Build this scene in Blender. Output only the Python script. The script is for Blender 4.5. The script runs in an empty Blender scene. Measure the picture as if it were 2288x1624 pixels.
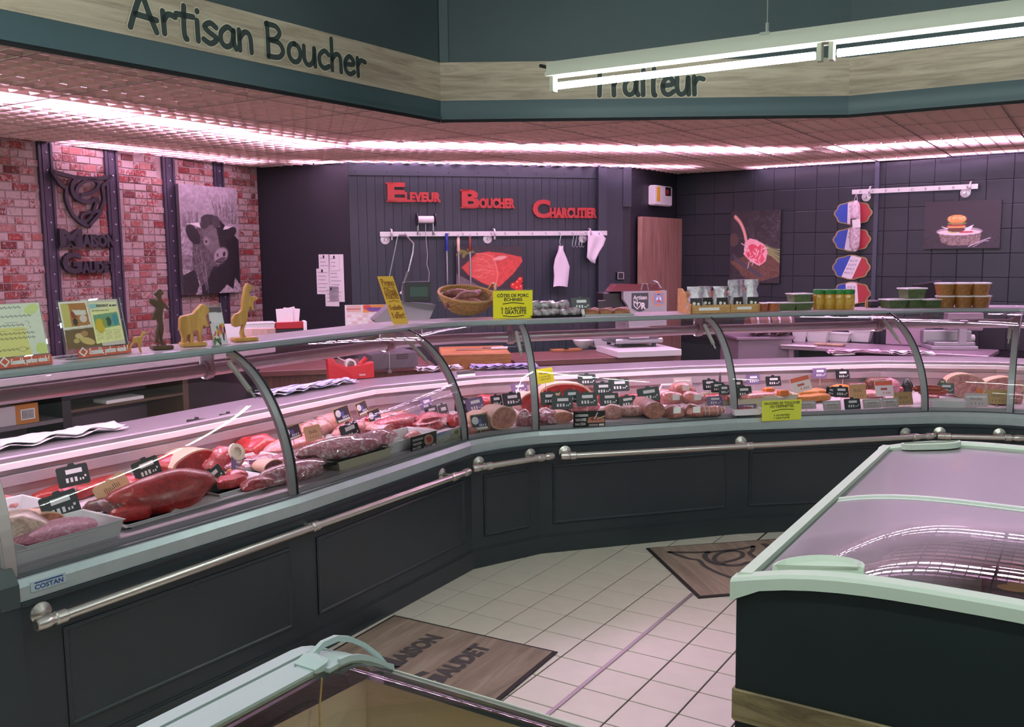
import bpy, bmesh, math, random
import numpy as np
from mathutils import Vector, Matrix
random.seed(7)
RNG = np.random.RandomState(7)
SC = bpy.context.scene
COL = SC.collection
R = math.radians

# ------------------------------------------------------------------ camera
FPX, PITCH, ROLL, HC = 2074.884, 0.118703, -0.010965, 1.68635
IW, IH = 2288, 1624
_f = np.array([0, math.cos(PITCH), -math.sin(PITCH)])
_u0 = np.array([0, math.sin(PITCH), math.cos(PITCH)])
_x0 = np.array([1.0, 0, 0])
CX = math.cos(ROLL) * _x0 + math.sin(ROLL) * _u0
CU = -math.sin(ROLL) * _x0 + math.cos(ROLL) * _u0
CF = _f
EYE = np.array([0, 0, HC])
cam = bpy.data.cameras.new('camera')
cam.sensor_width = 36.0
cam.lens = FPX / IW * 36.0
cam.clip_start = 0.05
camo = bpy.data.objects.new('camera', cam)
COL.objects.link(camo)
m = Matrix.Identity(4)
for r in range(3):
    m[r][0], m[r][1], m[r][2], m[r][3] = CX[r], CU[r], -CF[r], EYE[r]
camo.matrix_world = m
SC.camera = camo

# ------------------------------------------------------------------ exposure, world, sampling
SC.view_settings.view_transform = 'Standard'
SC.view_settings.look = 'None'
SC.view_settings.gamma = 1.0
SC.view_settings.use_curve_mapping = False
SC.view_settings.exposure = 0.0
SC.cycles.max_bounces = 7
SC.cycles.diffuse_bounces = 3
SC.cycles.glossy_bounces = 3
SC.cycles.transmission_bounces = 4
SC.cycles.transparent_max_bounces = 12
SC.cycles.caustics_reflective = False
SC.cycles.caustics_refractive = False
SC.cycles.sample_clamp_indirect = 4.0
SC.cycles.use_denoising = True
wd = bpy.data.worlds.new('world'); SC.world = wd; wd.use_nodes = True
WORLD_COL, WORLD_STR = (0.80, 0.95, 0.93, 1), 0.30
wd.node_tree.nodes['Background'].inputs[0].default_value = WORLD_COL
wd.node_tree.nodes['Background'].inputs[1].default_value = WORLD_STR
PINK = (0.97, 0.58, 1.0)
PINK_STR, PINK_REAR = 95.0, 36.0
TUBE_COL, TUBE_STR = (0.86, 1.0, 0.95), 55.0
CASE_GLOW_STR = 85.0

# ------------------------------------------------------------------ pixel rays of the 2288 x 1624 photograph, to measure positions in metres
def ray(x, y):
    return CX * ((x - IW / 2) / FPX) - CU * ((y - IH / 2) / FPX) + CF
def onz(x, y, z):
    d = ray(x, y); return EYE + d * ((z - HC) / d[2])
def onv(x, y, P, ang):
    """meet the vertical plane through plan point P with direction ang (rad)"""
    n = np.array([-math.sin(ang), math.cos(ang), 0.0]); d = ray(x, y)
    return EYE + d * ((n @ (np.array([P[0], P[1], 0]) - EYE)) / (n @ d))
class Fr:
    """upright frame: x along the wall, y behind it, z up"""
    def __init__(s, P, ang):
        s.P = np.array([P[0], P[1], 0.0]); s.a = ang
        s.ex = np.array([math.cos(ang), math.sin(ang), 0]); s.ey = np.array([-math.sin(ang), math.cos(ang), 0])
    def w(s, u, v, z): return s.P + s.ex * u + s.ey * v + np.array([0, 0, z])
    def px(s, x, y, v=0.0):
        q = onv(x, y, s.P + s.ey * v, s.a); d = q - s.P
        return float(d @ s.ex), float(q[2])
    def at(s, v):
        return Fr(s.P + s.ey * v, s.a)

# ------------------------------------------------------------------ materials
def lin(c):
    if isinstance(c, str):
        c = tuple(int(c[i:i + 2], 16) / 255 for i in (0, 2, 4))
    return tuple(((v / 12.92) if v <= 0.04045 else ((v + 0.055) / 1.055) ** 2.4) for v in c[:3]) + (1.0,)
MATS = {}
def new_mat(name):
    mt = bpy.data.materials.new(name); mt.use_nodes = True
    return mt, mt.node_tree, mt.node_tree.nodes['Principled BSDF']
def N(nt, kind, **kw):
    n = nt.nodes.new(kind)
    for k, v in kw.items():
        if k in n.inputs: n.inputs[k].default_value = v
        else: setattr(n, k, v)
    return n
def mat(name, col, rough=0.5, metal=0.0, spec=0.5, coat=0.0, emit=None, es=0.0, var=0.0, vscale=12.0, bump=0.0, bscale=60.0, alpha=1.0, trans=0.0, col2=None, stretch=None):
    """plain principled material with an optional two-colour noise and bump"""
    if name in MATS: return MATS[name]
    mt, nt, b = new_mat(name)
    c = lin(col)
    b.inputs['Base Color'].default_value = c
    b.inputs['Roughness'].default_value = rough
    b.inputs['Metallic'].default_value = metal
    b.inputs['Specular IOR Level'].default_value = spec
    b.inputs['Coat Weight'].default_value = coat
    b.inputs['Coat Roughness'].default_value = 0.15
    b.inputs['Alpha'].default_value = alpha
    b.inputs['Transmission Weight'].default_value = trans
    if emit: b.inputs['Emission Color'].default_value = lin(emit) if isinstance(emit, str) else emit + (1,); b.inputs['Emission Strength'].default_value = es
    if var or col2 or bump:
        tc = N(nt, 'ShaderNodeTexCoord'); mp = N(nt, 'ShaderNodeMapping')
        if stretch: mp.inputs['Scale'].default_value = stretch
        nt.links.new(tc.outputs['Object'], mp.inputs[0])
    if var or col2:
        nz = N(nt, 'ShaderNodeTexNoise', Scale=vscale, Detail=5.0, Roughness=0.62)
        nt.links.new(mp.outputs[0], nz.inputs['Vector'])
        rp = N(nt, 'ShaderNodeValToRGB')
        if col2:
            rp.color_ramp.elements[0].color = c; rp.color_ramp.elements[1].color = lin(col2)
            rp.color_ramp.elements[0].position = 0.40; rp.color_ramp.elements[1].position = 0.62
        else:
            rp.color_ramp.elements[0].color = tuple(v * (1 - var) for v in c[:3]) + (1,)
            rp.color_ramp.elements[1].color = tuple(min(1, v * (1 + var)) for v in c[:3]) + (1,)
            rp.color_ramp.elements[0].position = 0.3; rp.color_ramp.elements[1].position = 0.7
        nt.links.new(nz.outputs[0], rp.inputs[0]); nt.links.new(rp.outputs[0], b.inputs['Base Color'])
    if bump:
        nb = N(nt, 'ShaderNodeTexNoise', Scale=bscale, Detail=3.0)
        nt.links.new(mp.outputs[0], nb.inputs['Vector'])
        bp = N(nt, 'ShaderNodeBump', Strength=bump, Distance=0.01)
        nt.links.new(nb.outputs[0], bp.inputs['Height']); nt.links.new(bp.outputs[0], b.inputs['Normal'])
    MATS[name] = mt
    return mt
def emis(name, col, s):
    if name in MATS: return MATS[name]
    mt, nt, b = new_mat(name)
    b.inputs['Base Color'].default_value = (0.8, 0.8, 0.8, 1)
    b.inputs['Emission Color'].default_value = tuple(col) + (1,)
    b.inputs['Emission Strength'].default_value = s
    MATS[name] = mt
    return mt
def glassmat(name, tint=(1, 1, 1), haze=0.0, hazecol=(0.8, 0.8, 0.8), ior=1.45, rough=0.0, hscale=3.0, lo=0.35, hi=0.7, frost_glare=None):
    """thin pane: clear transmission + fresnel mirror + optional milky film"""
    if name in MATS: return MATS[name]
    mt = bpy.data.materials.new(name); mt.use_nodes = True; nt = mt.node_tree
    nt.nodes.clear()
    out = N(nt, 'ShaderNodeOutputMaterial')
    tr = N(nt, 'ShaderNodeBsdfTransparent'); tr.inputs[0].default_value = tuple(tint) + (1,)
    gl = N(nt, 'ShaderNodeBsdfGlossy', Roughness=rough); gl.inputs[0].default_value = (1, 1, 1, 1)
    fr = N(nt, 'ShaderNodeFresnel', IOR=ior)
    mx = N(nt, 'ShaderNodeMixShader')
    nt.links.new(fr.outputs[0], mx.inputs[0]); nt.links.new(tr.outputs[0], mx.inputs[1]); nt.links.new(gl.outputs[0], mx.inputs[2])
    last = mx
    if haze:
        df = N(nt, 'ShaderNodeBsdfDiffuse'); df.inputs[0].default_value = tuple(hazecol) + (1,)
        tc = N(nt, 'ShaderNodeTexCoord'); nz = N(nt, 'ShaderNodeTexNoise', Scale=hscale, Detail=3.0)
        nt.links.new(tc.outputs['Object'], nz.inputs['Vector'])
        mr = N(nt, 'ShaderNodeMapRange'); mr.inputs[1].default_value = lo; mr.inputs[2].default_value = hi; mr.inputs[3].default_value = 0.0; mr.inputs[4].default_value = haze
        nt.links.new(nz.outputs[0], mr.inputs[0])
        hz_out = df.outputs[0]
        if frost_glare:      # frosted film plus painted-in ceiling reflection, matt and soft mirror; thicker away from near right corner
            g2 = N(nt, 'ShaderNodeBsdfGlossy', Roughness=0.32); g2.inputs[0].default_value = (.52, .50, .52, 1); ms = N(nt, 'ShaderNodeMixShader'); ms.inputs[0].default_value = .55
            nt.links.new(df.outputs[0], ms.inputs[1]); nt.links.new(g2.outputs[0], ms.inputs[2]); hz_out = ms.outputs[0]
            vm = N(nt, 'ShaderNodeVectorMath', operation='DOT_PRODUCT'); vm.inputs[1].default_value = frost_glare; nt.links.new(tc.outputs['Object'], vm.inputs[0])
            a1 = N(nt, 'ShaderNodeMath', operation='ADD'); nt.links.new(vm.outputs['Value'], a1.inputs[0]); nt.links.new(nz.outputs[0], a1.inputs[1]); nt.links.new(a1.outputs[0], mr.inputs[0])
        m2 = N(nt, 'ShaderNodeMixShader'); nt.links.new(mr.outputs[0], m2.inputs[0]); nt.links.new(mx.outputs[0], m2.inputs[1]); nt.links.new(hz_out, m2.inputs[2])
        last = m2
    nt.links.new(last.outputs[0], out.inputs[0])
    MATS[name] = mt
    return mt
def woodmat(name, c1, c2, c3=None, scale=(1.2, 14, 14), rough=0.55, ring=0.35, nscale=2.2):
    if name in MATS: return MATS[name]
    mt, nt, b = new_mat(name)
    tc = N(nt, 'ShaderNodeTexCoord'); mp = N(nt, 'ShaderNodeMapping'); mp.inputs['Scale'].default_value = scale
    nt.links.new(tc.outputs['Object'], mp.inputs[0])
    n1 = N(nt, 'ShaderNodeTexNoise', Scale=nscale, Detail=8.0, Roughness=0.65, Distortion=ring)
    nt.links.new(mp.outputs[0], n1.inputs['Vector'])
    rp = N(nt, 'ShaderNodeValToRGB'); e = rp.color_ramp.elements
    e[0].color = lin(c1); e[0].position = 0.28; e[1].color = lin(c2); e[1].position = 0.72
    if c3:
        x = e.new(0.5); x.color = lin(c3)
    nt.links.new(n1.outputs[0], rp.inputs[0]); nt.links.new(rp.outputs[0], b.inputs['Base Color'])
    b.inputs['Roughness'].default_value = rough
    MATS[name] = mt
    return mt
def colattr(name='print', rough=0.55):
    if name in MATS: return MATS[name]
    mt, nt, b = new_mat(name)
    a = N(nt, 'ShaderNodeVertexColor'); a.layer_name = 'Col'
    nt.links.new(a.outputs[0], b.inputs['Base Color']); b.inputs['Roughness'].default_value = rough
    MATS[name] = mt
    return mt

# ------------------------------------------------------------------ mesh builder
class MB:
    def __init__(s, off=(0, 0, 0)): s.v = []; s.f = []; s.off = np.array(off, float)
    def add(s, vs, fs):
        n = len(s.v)
        s.v.extend([tuple(float(c) for c in (np.asarray(p, float) - s.off)) for p in vs]); s.f.extend([tuple(i + n for i in f) for f in fs]); return s
    def box(s, a, b):
        x0, y0, z0 = a; x1, y1, z1 = b
        return s.add([(x0, y0, z0), (x1, y0, z0), (x1, y1, z0), (x0, y1, z0), (x0, y0, z1), (x1, y0, z1), (x1, y1, z1), (x0, y1, z1)],
                     [(0, 3, 2, 1), (4, 5, 6, 7), (0, 1, 5, 4), (1, 2, 6, 5), (2, 3, 7, 6), (3, 0, 4, 7)])
    def cbox(s, a, b, c=0.003):
        """box with chamfered vertical and top edges (one ring of bevel)"""
        x0, y0, z0 = a; x1, y1, z1 = b
        def ring(i, z): return [(x0 + i + c * 0, y0 + i, z), (x1 - i, y0 + i, z), (x1 - i, y1 - i, z), (x0 + i, y1 - i, z)]
        return s.loft([ring(c, z0), ring(0, z0 + c), ring(0, z1 - c), ring(c, z1)], cap=True)
    def obox(s, P, ex, ey, ez, sx, sy, sz):
        """box centred at P with half sizes along given axes"""
        P, ex, ey, ez = map(lambda q: np.asarray(q, float), (P, ex, ey, ez)); vs = []
        for k in (-1, 1):
            for i, j in ((-1, -1), (1, -1), (1, 1), (-1, 1)): vs.append(P + ex * sx * i + ey * sy * j + ez * sz * k)
        return s.add(vs, [(0, 3, 2, 1), (4, 5, 6, 7), (0, 1, 5, 4), (1, 2, 6, 5), (2, 3, 7, 6), (3, 0, 4, 7)])
    def loft(s, rings, cap=True, closed=True):
        n = len(rings[0]); vs = [p for r in rings for p in r]; fs = []
        for k in range(len(rings) - 1):
            for i in range(n if closed else n - 1):
                j = (i + 1) % n; fs.append((k * n + i, k * n + j, (k + 1) * n + j, (k + 1) * n + i))
        if cap: fs.append(tuple(range(n - 1, -1, -1))); fs.append(tuple((len(rings) - 1) * n + i for i in range(n)))
        return s.add(vs, fs)
    def prism(s, poly, ax, ay, az, t, P=(0, 0, 0)):
        """extrude 2-D poly (list of (a,b)) drawn on axes ax, ay from P by t along az"""
        ax, ay, az, P = map(lambda q: np.asarray(q, float), (ax, ay, az, P))
        r0 = [P + ax * a + ay * b for a, b in poly]; r1 = [p + az * t for p in r0]
        return s.loft([r0, r1])
    def tube(s, pts, r, n=8, cap=True):
        pts = [np.asarray(p, float) for p in pts]; rings = []; prev = None
        rr = r if isinstance(r, (list, tuple)) else [r] * len(pts)
        for i, p in enumerate(pts):
            t = pts[min(i + 1, len(pts) - 1)] - pts[max(i - 1, 0)]; t = t / (np.linalg.norm(t) + 1e-12)
            if prev is None:
                a = np.array([0, 0, 1.0]) if abs(t[2]) < 0.9 else np.array([1.0, 0, 0])
            else: a = prev
            x = a - t * (a @ t); x /= np.linalg.norm(x) + 1e-12; y = np.cross(t, x); prev = x
            rings.append([p + (x * math.cos(2 * math.pi * k / n) + y * math.sin(2 * math.pi * k / n)) * rr[i] for k in range(n)])
        return s.loft(rings, cap)
    def lathe(s, prof, P=(0, 0, 0), n=16, cap=True, ax=(1, 0, 0), ay=(0, 1, 0), az=(0, 0, 1)):
        P, ax, ay, az = map(lambda q: np.asarray(q, float), (P, ax, ay, az))
        rings = [[P + az * z + (ax * math.cos(2 * math.pi * k / n) + ay * math.sin(2 * math.pi * k / n)) * max(r, 1e-5) for k in range(n)] for r, z in prof]
        return s.loft(rings, cap)
    def disc(s, P, ax, ay, r, n=16, ry=None):
        P, ax, ay = map(lambda q: np.asarray(q, float), (P, ax, ay)); ry = ry or r
        return s.add([P + ax * r * math.cos(2 * math.pi * k / n) + ay * ry * math.sin(2 * math.pi * k / n) for k in range(n)], [tuple(range(n))])
    def build(s, name, mt, parent=None, loc=None, rz=0.0, smooth=False, fix=True):
        me = bpy.data.meshes.new(name); me.from_pydata(s.v, [], s.f); 
        if fix and len(s.f) < 60000:
            bm = bmesh.new(); bm.from_mesh(me); bmesh.ops.recalc_face_normals(bm, faces=bm.faces); bm.to_mesh(me); bm.free()
        return mobj(name, me, mt, parent, loc, rz, smooth)
def mobj(name, me, mt, parent=None, loc=None, rz=0.0, smooth=False):
    if mt is not None:
        for x in (mt if isinstance(mt, (list, tuple)) else [mt]): me.materials.append(x)
    if smooth:
        me.polygons.foreach_set('use_smooth', [True] * len(me.polygons))
        try: me.set_sharp_from_angle(angle=R(40))
        except Exception: pass
    o = bpy.data.objects.new(name, me); COL.objects.link(o)
    if parent is not None: o.parent = parent
    if loc is not None: o.location = tuple(loc)
    if rz: o.rotation_euler = (0, 0, rz)
    return o
def tag(o, label=None, cat=None, group=None, kind=None):
    if label: o['label'] = label
    if cat: o['category'] = cat
    if group: o['group'] = group
    if kind: o['kind'] = kind
    return o
def thing(name, label, cat, loc=(0, 0, 0), rz=0.0, group=None):
    o = bpy.data.objects.new(name, None); COL.objects.link(o); o.empty_display_size = 0.05
    o.location = tuple(loc); o.rotation_euler = (0, 0, rz)
    return tag(o, label, cat, group)
def struct(o): o['kind'] = 'structure'; return o
def dup(root, loc, rz, label=None, group=None, scale=None):
    r = root.copy(); COL.objects.link(r); r.location = tuple(loc); r.rotation_euler = (0, 0, rz)
    if scale: r.scale = scale
    if label: r['label'] = label
    if group: r['group'] = group
    for ch in list(root.children):
        c = ch.copy(); COL.objects.link(c); c.parent = r
        for g in list(ch.children):
            d = g.copy(); COL.objects.link(d); d.parent = c
    return r

# ------------------------------------------------------------------ text, strokes, printed pictures
_TX = {}
def text2d(s, bold=0.0):
    """(verts, faces) of the filled flat text, from Blender's own font, normalised so that cap height ~ 0.73"""
    k = (s, bold)
    if k not in _TX:
        cu = bpy.data.curves.new('text', 'FONT'); cu.body = s; cu.size = 1.0; cu.offset = bold; cu.resolution_u = 3
        ob = bpy.data.objects.new('text', cu); COL.objects.link(ob)
        bpy.context.view_layer.update()
        me = ob.to_mesh()
        v = np.array([p.co[:2] for p in me.vertices]).reshape(-1, 2); f = [tuple(p.vertices) for p in me.polygons]
        ob.to_mesh_clear(); bpy.data.objects.remove(ob); bpy.data.curves.remove(cu)
        _TX[k] = (v, f)
    return _TX[k]
def text_into(mb, s, x0, y0, x1, y1, ax, ay, az, P, t=0.0006, bold=0.0):
    """text stretched to the box x0..x1, y0..y1 on axes ax, ay at P; t = thickness along az"""
    v, f = text2d(s, bold)
    if len(v) == 0: return mb
    mn, mx = v.min(0), v.max(0); sc = (np.array([x1 - x0, y1 - y0])) / np.maximum(mx - mn, 1e-6)
    q = (v - mn) * sc + np.array([x0, y0])
    ax, ay, az, P = map(lambda w: np.asarray(w, float), (ax, ay, az, P))
    V = P + q[:, :1] * ax + q[:, 1:] * ay + az * t
    if t < 0.002: return mb.add(V, f)
    n = len(V); V2 = np.concatenate([V, V - az * t])
    fs = list(f) + [tuple(i + n for i in reversed(g)) for g in f]
    ed = {}
    for g in f:
        for i in range(len(g)):
            e = (g[i], g[(i + 1) % len(g)]); ed[e] = 1
    for (a, b) in list(ed):
        if (b, a) not in ed: fs.append((b, a, a + n, b + n))
    return mb.add(V2, fs)
def smooth_line(p, k=5):
    p = [np.asarray(q, float) for q in p]
    if len(p) < 3: return p
    out = []
    for i in range(len(p) - 1):
        a, b, c, d = p[max(i - 1, 0)], p[i], p[i + 1], p[min(i + 2, len(p) - 1)]
        for j in range(k):
            t = j / k; out.append(0.5 * (2 * b + (c - a) * t + (2 * a - 5 * b + 4 * c - d) * t * t + (3 * b - a - 3 * c + d) * t ** 3))
    out.append(p[-1]); return out
def stroke_into(mb, pts, w, ax, ay, az, P, t=0.0008, sm=True, k=5):
    """a pen stroke of width w with round ends, raised by t"""
    if sm: pts = smooth_line(pts, k)
    pts = [np.asarray(q, float) for q in pts]
    ax, ay, az, P = map(lambda q: np.asarray(q, float), (ax, ay, az, P))
    L, Rr = [], []
    ws = w if isinstance(w, (list, tuple)) else [w] * len(pts)
    if len(ws) != len(pts): ws = list(np.interp(np.linspace(0, 1, len(pts)), np.linspace(0, 1, len(ws)), ws))
    for i, p in enumerate(pts):
        d = pts[min(i + 1, len(pts) - 1)] - pts[max(i - 1, 0)]; d = d / (np.linalg.norm(d) + 1e-9); n = np.array([-d[1], d[0]])
        L.append(p + n * ws[i] / 2); Rr.append(p - n * ws[i] / 2)
    d0 = pts[0] - pts[1] if len(pts) > 1 else np.array([0, 1.0]); d1 = pts[-1] - pts[-2] if len(pts) > 1 else np.array([0, 1.0])
    def capp(c, d, wd, m=6):
        a0 = math.atan2(d[1], d[0]); return [c + wd / 2 * np.array([math.cos(a0 + x), math.sin(a0 + x)]) for x in np.linspace(-math.pi / 2, math.pi / 2, m)[1:-1]]
    def put(poly):
        r1 = [P + ax * q[0] + ay * q[1] + az * t for q in poly]
        if t < 0.002: mb.add(r1, [tuple(range(len(r1)))])
        else:
            r0 = [q - az * t for q in r1]; mb.loft([r0, r1])
    if t >= 0.002:
        vs = []; fs = []; n = len(pts)
        for i in range(n):
            for q in (L[i], Rr[i]):
                b = P + ax * q[0] + ay * q[1]; vs.append(b + az * t); vs.append(b)
        for i in range(n - 1):
            a, c = i * 4, i * 4 + 4
            fs += [(a, a + 2, c + 2, c), (a + 1, c + 1, c + 3, a + 3), (a, c, c + 1, a + 1), (a + 2, a + 3, c + 3, c + 2)]
        fs += [(0, 1, 3, 2), (4 * n - 4, 4 * n - 2, 4 * n - 1, 4 * n - 3)]
        mb.add(vs, fs)
    else:
        mb.add([P + ax * q[0] + ay * q[1] + az * t for i in range(len(pts)) for q in (L[i], Rr[i])], [(2 * i, 2 * i + 1, 2 * i + 3, 2 * i + 2) for i in range(len(pts) - 1)])
    for c, d, wd in ((pts[0], d0, ws[0]), (pts[-1], d1, ws[-1])):
        dd = d / (np.linalg.norm(d) + 1e-9); nn = np.array([-dd[1], dd[0]])
        put([c - nn * wd / 2] + capp(c, dd, wd) + [c + nn * wd / 2])
    return mb
def _o(cx, cy, rx, ry, n=10): return [(cx + rx * math.cos(a), cy + ry * math.sin(a)) for a in np.linspace(math.pi / 2, math.pi / 2 + 2 * math.pi, n)]
PEN = {  # hand-lettering strokes: advance, strokes
 'A': (.66, [[(.02, -.02), (.14, .45), (.29, .95)], [(.29, .95), (.42, .45), (.57, -.02)], [(.14, .34), (.58, .30)]]),
 'B': (.60, [[(.06, .97), (.07, .5), (.07, 0)], [(.03, .95), (.30, .94), (.40, .76), (.28, .56), (.10, .5)], [(.10, .5), (.38, .46), (.48, .24), (.36, .04), (.07, .0)]]),
 'T': (.62, [[(0, .93), (.6, .95)], [(.3, .93), (.30, .4), (.29, 0)]]),
 'P': (.50, [[(.06, .95), (.07, 0)], [(.03, .93), (.30, .92), (.38, .72), (.26, .5), (.08, .46)]]),
 'S': (.50, [[(.40, .82), (.26, .95), (.08, .8), (.16, .56), (.36, .38), (.34, .08), (.14, 0), (.02, .14)]]),
 'H': (.56, [[(.06, .95), (.07, 0)], [(.42, .95), (.43, 0)], [(.06, .48), (.43, .5)]]),
 'a': (.46, [[(.36, .48), (.22, .57), (.06, .38), (.06, .12), (.18, .01), (.32, .14), (.37, .5)], [(.37, .5), (.37, .16), (.42, .0)]]),
 'b': (.42, [[(.06, 1.0), (.07, 0)], [(.07, .34), (.24, .5), (.36, .26), (.2, 0), (.07, .08)]]),
 'c': (.38, [[(.34, .46), (.22, .56), (.06, .38), (.07, .12), (.2, .01), (.35, .1)]]),
 'd': (.44, [[(.34, .48), (.2, .56), (.05, .3), (.12, .03), (.28, .08), (.36, .4)], [(.37, 1.0), (.37, .1), (.42, 0)]]),
 'e': (.40, [[(.06, .30), (.32, .34), (.30, .50), (.18, .57), (.05, .36), (.08, .08), (.22, .0), (.35, .1)]]),
 'f': (.34, [[(.32, .92), (.2, .98), (.14, .8), (.13, 0)], [(.0, .55), (.3, .56)]]),
 'h': (.44, [[(.06, 1.0), (.07, 0)], [(.07, .34), (.2, .54), (.33, .46), (.35, .0)]]),
 'i': (.20, [[(.09, .55), (.10, 0)], [(.10, .80), (.105, .815)]]),
 'k': (.42, [[(.06, 1.0), (.07, 0)], [(.34, .54), (.08, .26), (.36, 0)]]),
 'm': (.62, [[(.05, .56), (.06, 0)], [(.06, .36), (.18, .55), (.28, .44), (.29, 0)], [(.29, .36), (.41, .55), (.52, .44), (.54, 0)]]),
 'n': (.44, [[(.05, .57), (.06, 0)], [(.06, .34), (.2, .55), (.33, .46), (.36, 0)]]),
 'o': (.44, [_o(.21, .28, .17, .28)]),
 'p': (.42, [[(.06, .55), (.07, -.35)], [(.07, .36), (.24, .54), (.36, .28), (.22, .02), (.07, .1)]]),
 'r': (.34, [[(.06, .58), (.08, .0)], [(.08, .36), (.18, .53), (.33, .50)]]),
 's': (.40, [[(.34, .48), (.2, .57), (.06, .44), (.18, .30), (.35, .17), (.2, .0), (.03, .08)]]),
 't': (.40, [[(.2, .86), (.18, .3), (.20, .02), (.24, -.02)], [(.02, .60), (.40, .62)]]),
 'u': (.46, [[(.05, .56), (.06, .14), (.18, .0), (.32, .16), (.36, .55)], [(.36, .55), (.38, .0)]]),
 'é': (.40, [[(.06, .30), (.32, .34), (.30, .50), (.18, .57), (.05, .36), (.08, .08), (.22, .0), (.35, .1)], [(.14, .70), (.26, .84)]]),
 '1': (.24, [[(.02, .72), (.14, .92), (.13, 0)]]),
 '5': (.46, [[(.38, .92), (.1, .92), (.07, .55), (.3, .58), (.38, .3), (.24, .02), (.03, .08)]]),
 '!': (.2, [[(.1, .95), (.09, .3)], [(.09, .04), (.095, .05)]]), ',': (.2, [[(.1, .05), (.05, -.14)]]), ' ': (.30, []),
 'E': (.46, [[(.38, .9), (.2, .96), (.08, .76), (.22, .52), (.06, .3), (.12, .04), (.38, .1)]]), 'l': (.2, [[(.1, 1.0), (.09, .1), (.16, 0)]]),
 'v': (.4, [[(.04, .55), (.18, 0), (.36, .56)]]), 'x': (.4, [[(.04, .55), (.34, 0)], [(.34, .55), (.04, 0)]]),
}
def pen_width(s, gap=0.0): return sum(PEN[c][0] + gap for c in s)
def pen_into(mb, s, x, y, h, w, ax, ay, az, P, t=0.0008, k=4, shear=0.0):
    for c in s:
        adv, st = PEN[c]
        for q in st: stroke_into(mb, [(x + (a + shear * b) * h, y + b * h) for a, b in q], w, ax, ay, az, P, t, True, k)
        x += adv * h
    return x
class Pic:
    """small painted canvas, becomes the vertex colours of a flat printed sheet"""
    def __init__(s, nx, ny, base):
        s.nx, s.ny = nx, ny; s.c = np.ones((ny, nx, 3)) * np.array(lin(base)[:3])
        s.X, s.Y = np.meshgrid(np.linspace(0, 1, nx), np.linspace(1, 0, ny)); s.asp = 1.0
    def put(s, m, col, a=1.0):
        col = np.array(lin(col)[:3]); m = np.clip(m, 0, 1)[..., None] * a; s.c = s.c * (1 - m) + col * m; return s
    def ell(s, cx, cy, rx, ry, col, rot=0.0, soft=0.08, a=1.0):
        x, y = s.X - cx, s.Y - cy; c_, s_ = math.cos(rot), math.sin(rot)
        d = np.sqrt(((x * c_ + y * s_) / rx) ** 2 + ((-x * s_ + y * c_) / ry) ** 2); return s.put((1 - d) / soft + .5, col, a)
    def poly(s, pts, col, a=1.0):
        ins = np.zeros_like(s.X, bool); n = len(pts)
        for i in range(n):
            (x0, y0), (x1, y1) = pts[i], pts[(i + 1) % n]
            cond = ((y0 > s.Y) != (y1 > s.Y)); xi = (x1 - x0) * (s.Y - y0) / ((y1 - y0) if abs(y1 - y0) > 1e-9 else 1e-9) + x0; ins ^= cond & (s.X < xi)
        return s.put(ins.astype(float), col, a)
    def line(s, pts, w, col, a=1.0, sm=True):
        if sm and len(pts) > 2: pts = [tuple(q) for q in smooth_line(pts, 5)]
        d = np.full_like(s.X, 9.0)
        for (x0, y0), (x1, y1) in zip(pts, pts[1:]):
            vx, vy = x1 - x0, y1 - y0; t = np.clip(((s.X - x0) * vx + (s.Y - y0) * vy) / (vx * vx + vy * vy + 1e-12), 0, 1)
            d = np.minimum(d, np.hypot(s.X - x0 - t * vx, (s.Y - y0 - t * vy)))
        return s.put((w / 2 - d) / (w * .25) + .5, col, a)
    def noise(s, amt, cell=4, seed=1, mask=None):
        r = np.random.RandomState(seed); g = r.rand(s.ny // cell + 3, s.nx // cell + 3)
        yy = np.arange(s.ny) / cell; xx = np.arange(s.nx) / cell; y0 = yy.astype(int); x0 = xx.astype(int); fy = (yy - y0)[:, None]; fx = (xx - x0)[None]
        n = (g[y0][:, x0] * (1 - fy) * (1 - fx) + g[y0 + 1][:, x0] * fy * (1 - fx) + g[y0][:, x0 + 1] * (1 - fy) * fx + g[y0 + 1][:, x0 + 1] * fy * fx)
        k = 1 + amt * (n - .5) * 2
        if mask is not None: k = 1 + (k - 1) * mask
        s.c = np.clip(s.c * k[..., None], 0, 1); return s
    def gain(s, k): s.c = np.clip(s.c * k, 0, .95); return s
    def sheet(s, name, parent, P, ax, ay, w, h, mt=None):
        """grid sheet with lower-left P, spanning w along ax and h along ay"""
        P, ax, ay = map(lambda q: np.asarray(q, float), (P, ax, ay)); nx, ny = s.nx, s.ny
        V = (P + (s.X * w)[..., None] * ax + (s.Y * h)[..., None] * ay).reshape(-1, 3)
        idx = np.arange(nx * ny).reshape(ny, nx)
        F = np.stack([idx[1:, :-1], idx[1:, 1:], idx[:-1, 1:], idx[:-1, :-1]], -1).reshape(-1, 4)
        me = bpy.data.meshes.new(name); me.from_pydata(V.tolist(), [], F.tolist())
        at = me.color_attributes.new('Col', 'FLOAT_COLOR', 'POINT')
        at.data.foreach_set('color', np.concatenate([s.c.reshape(-1, 3), np.ones((nx * ny, 1))], 1).astype(np.float32).ravel())
        return mobj(name, me, mt or colattr(), parent)
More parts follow.
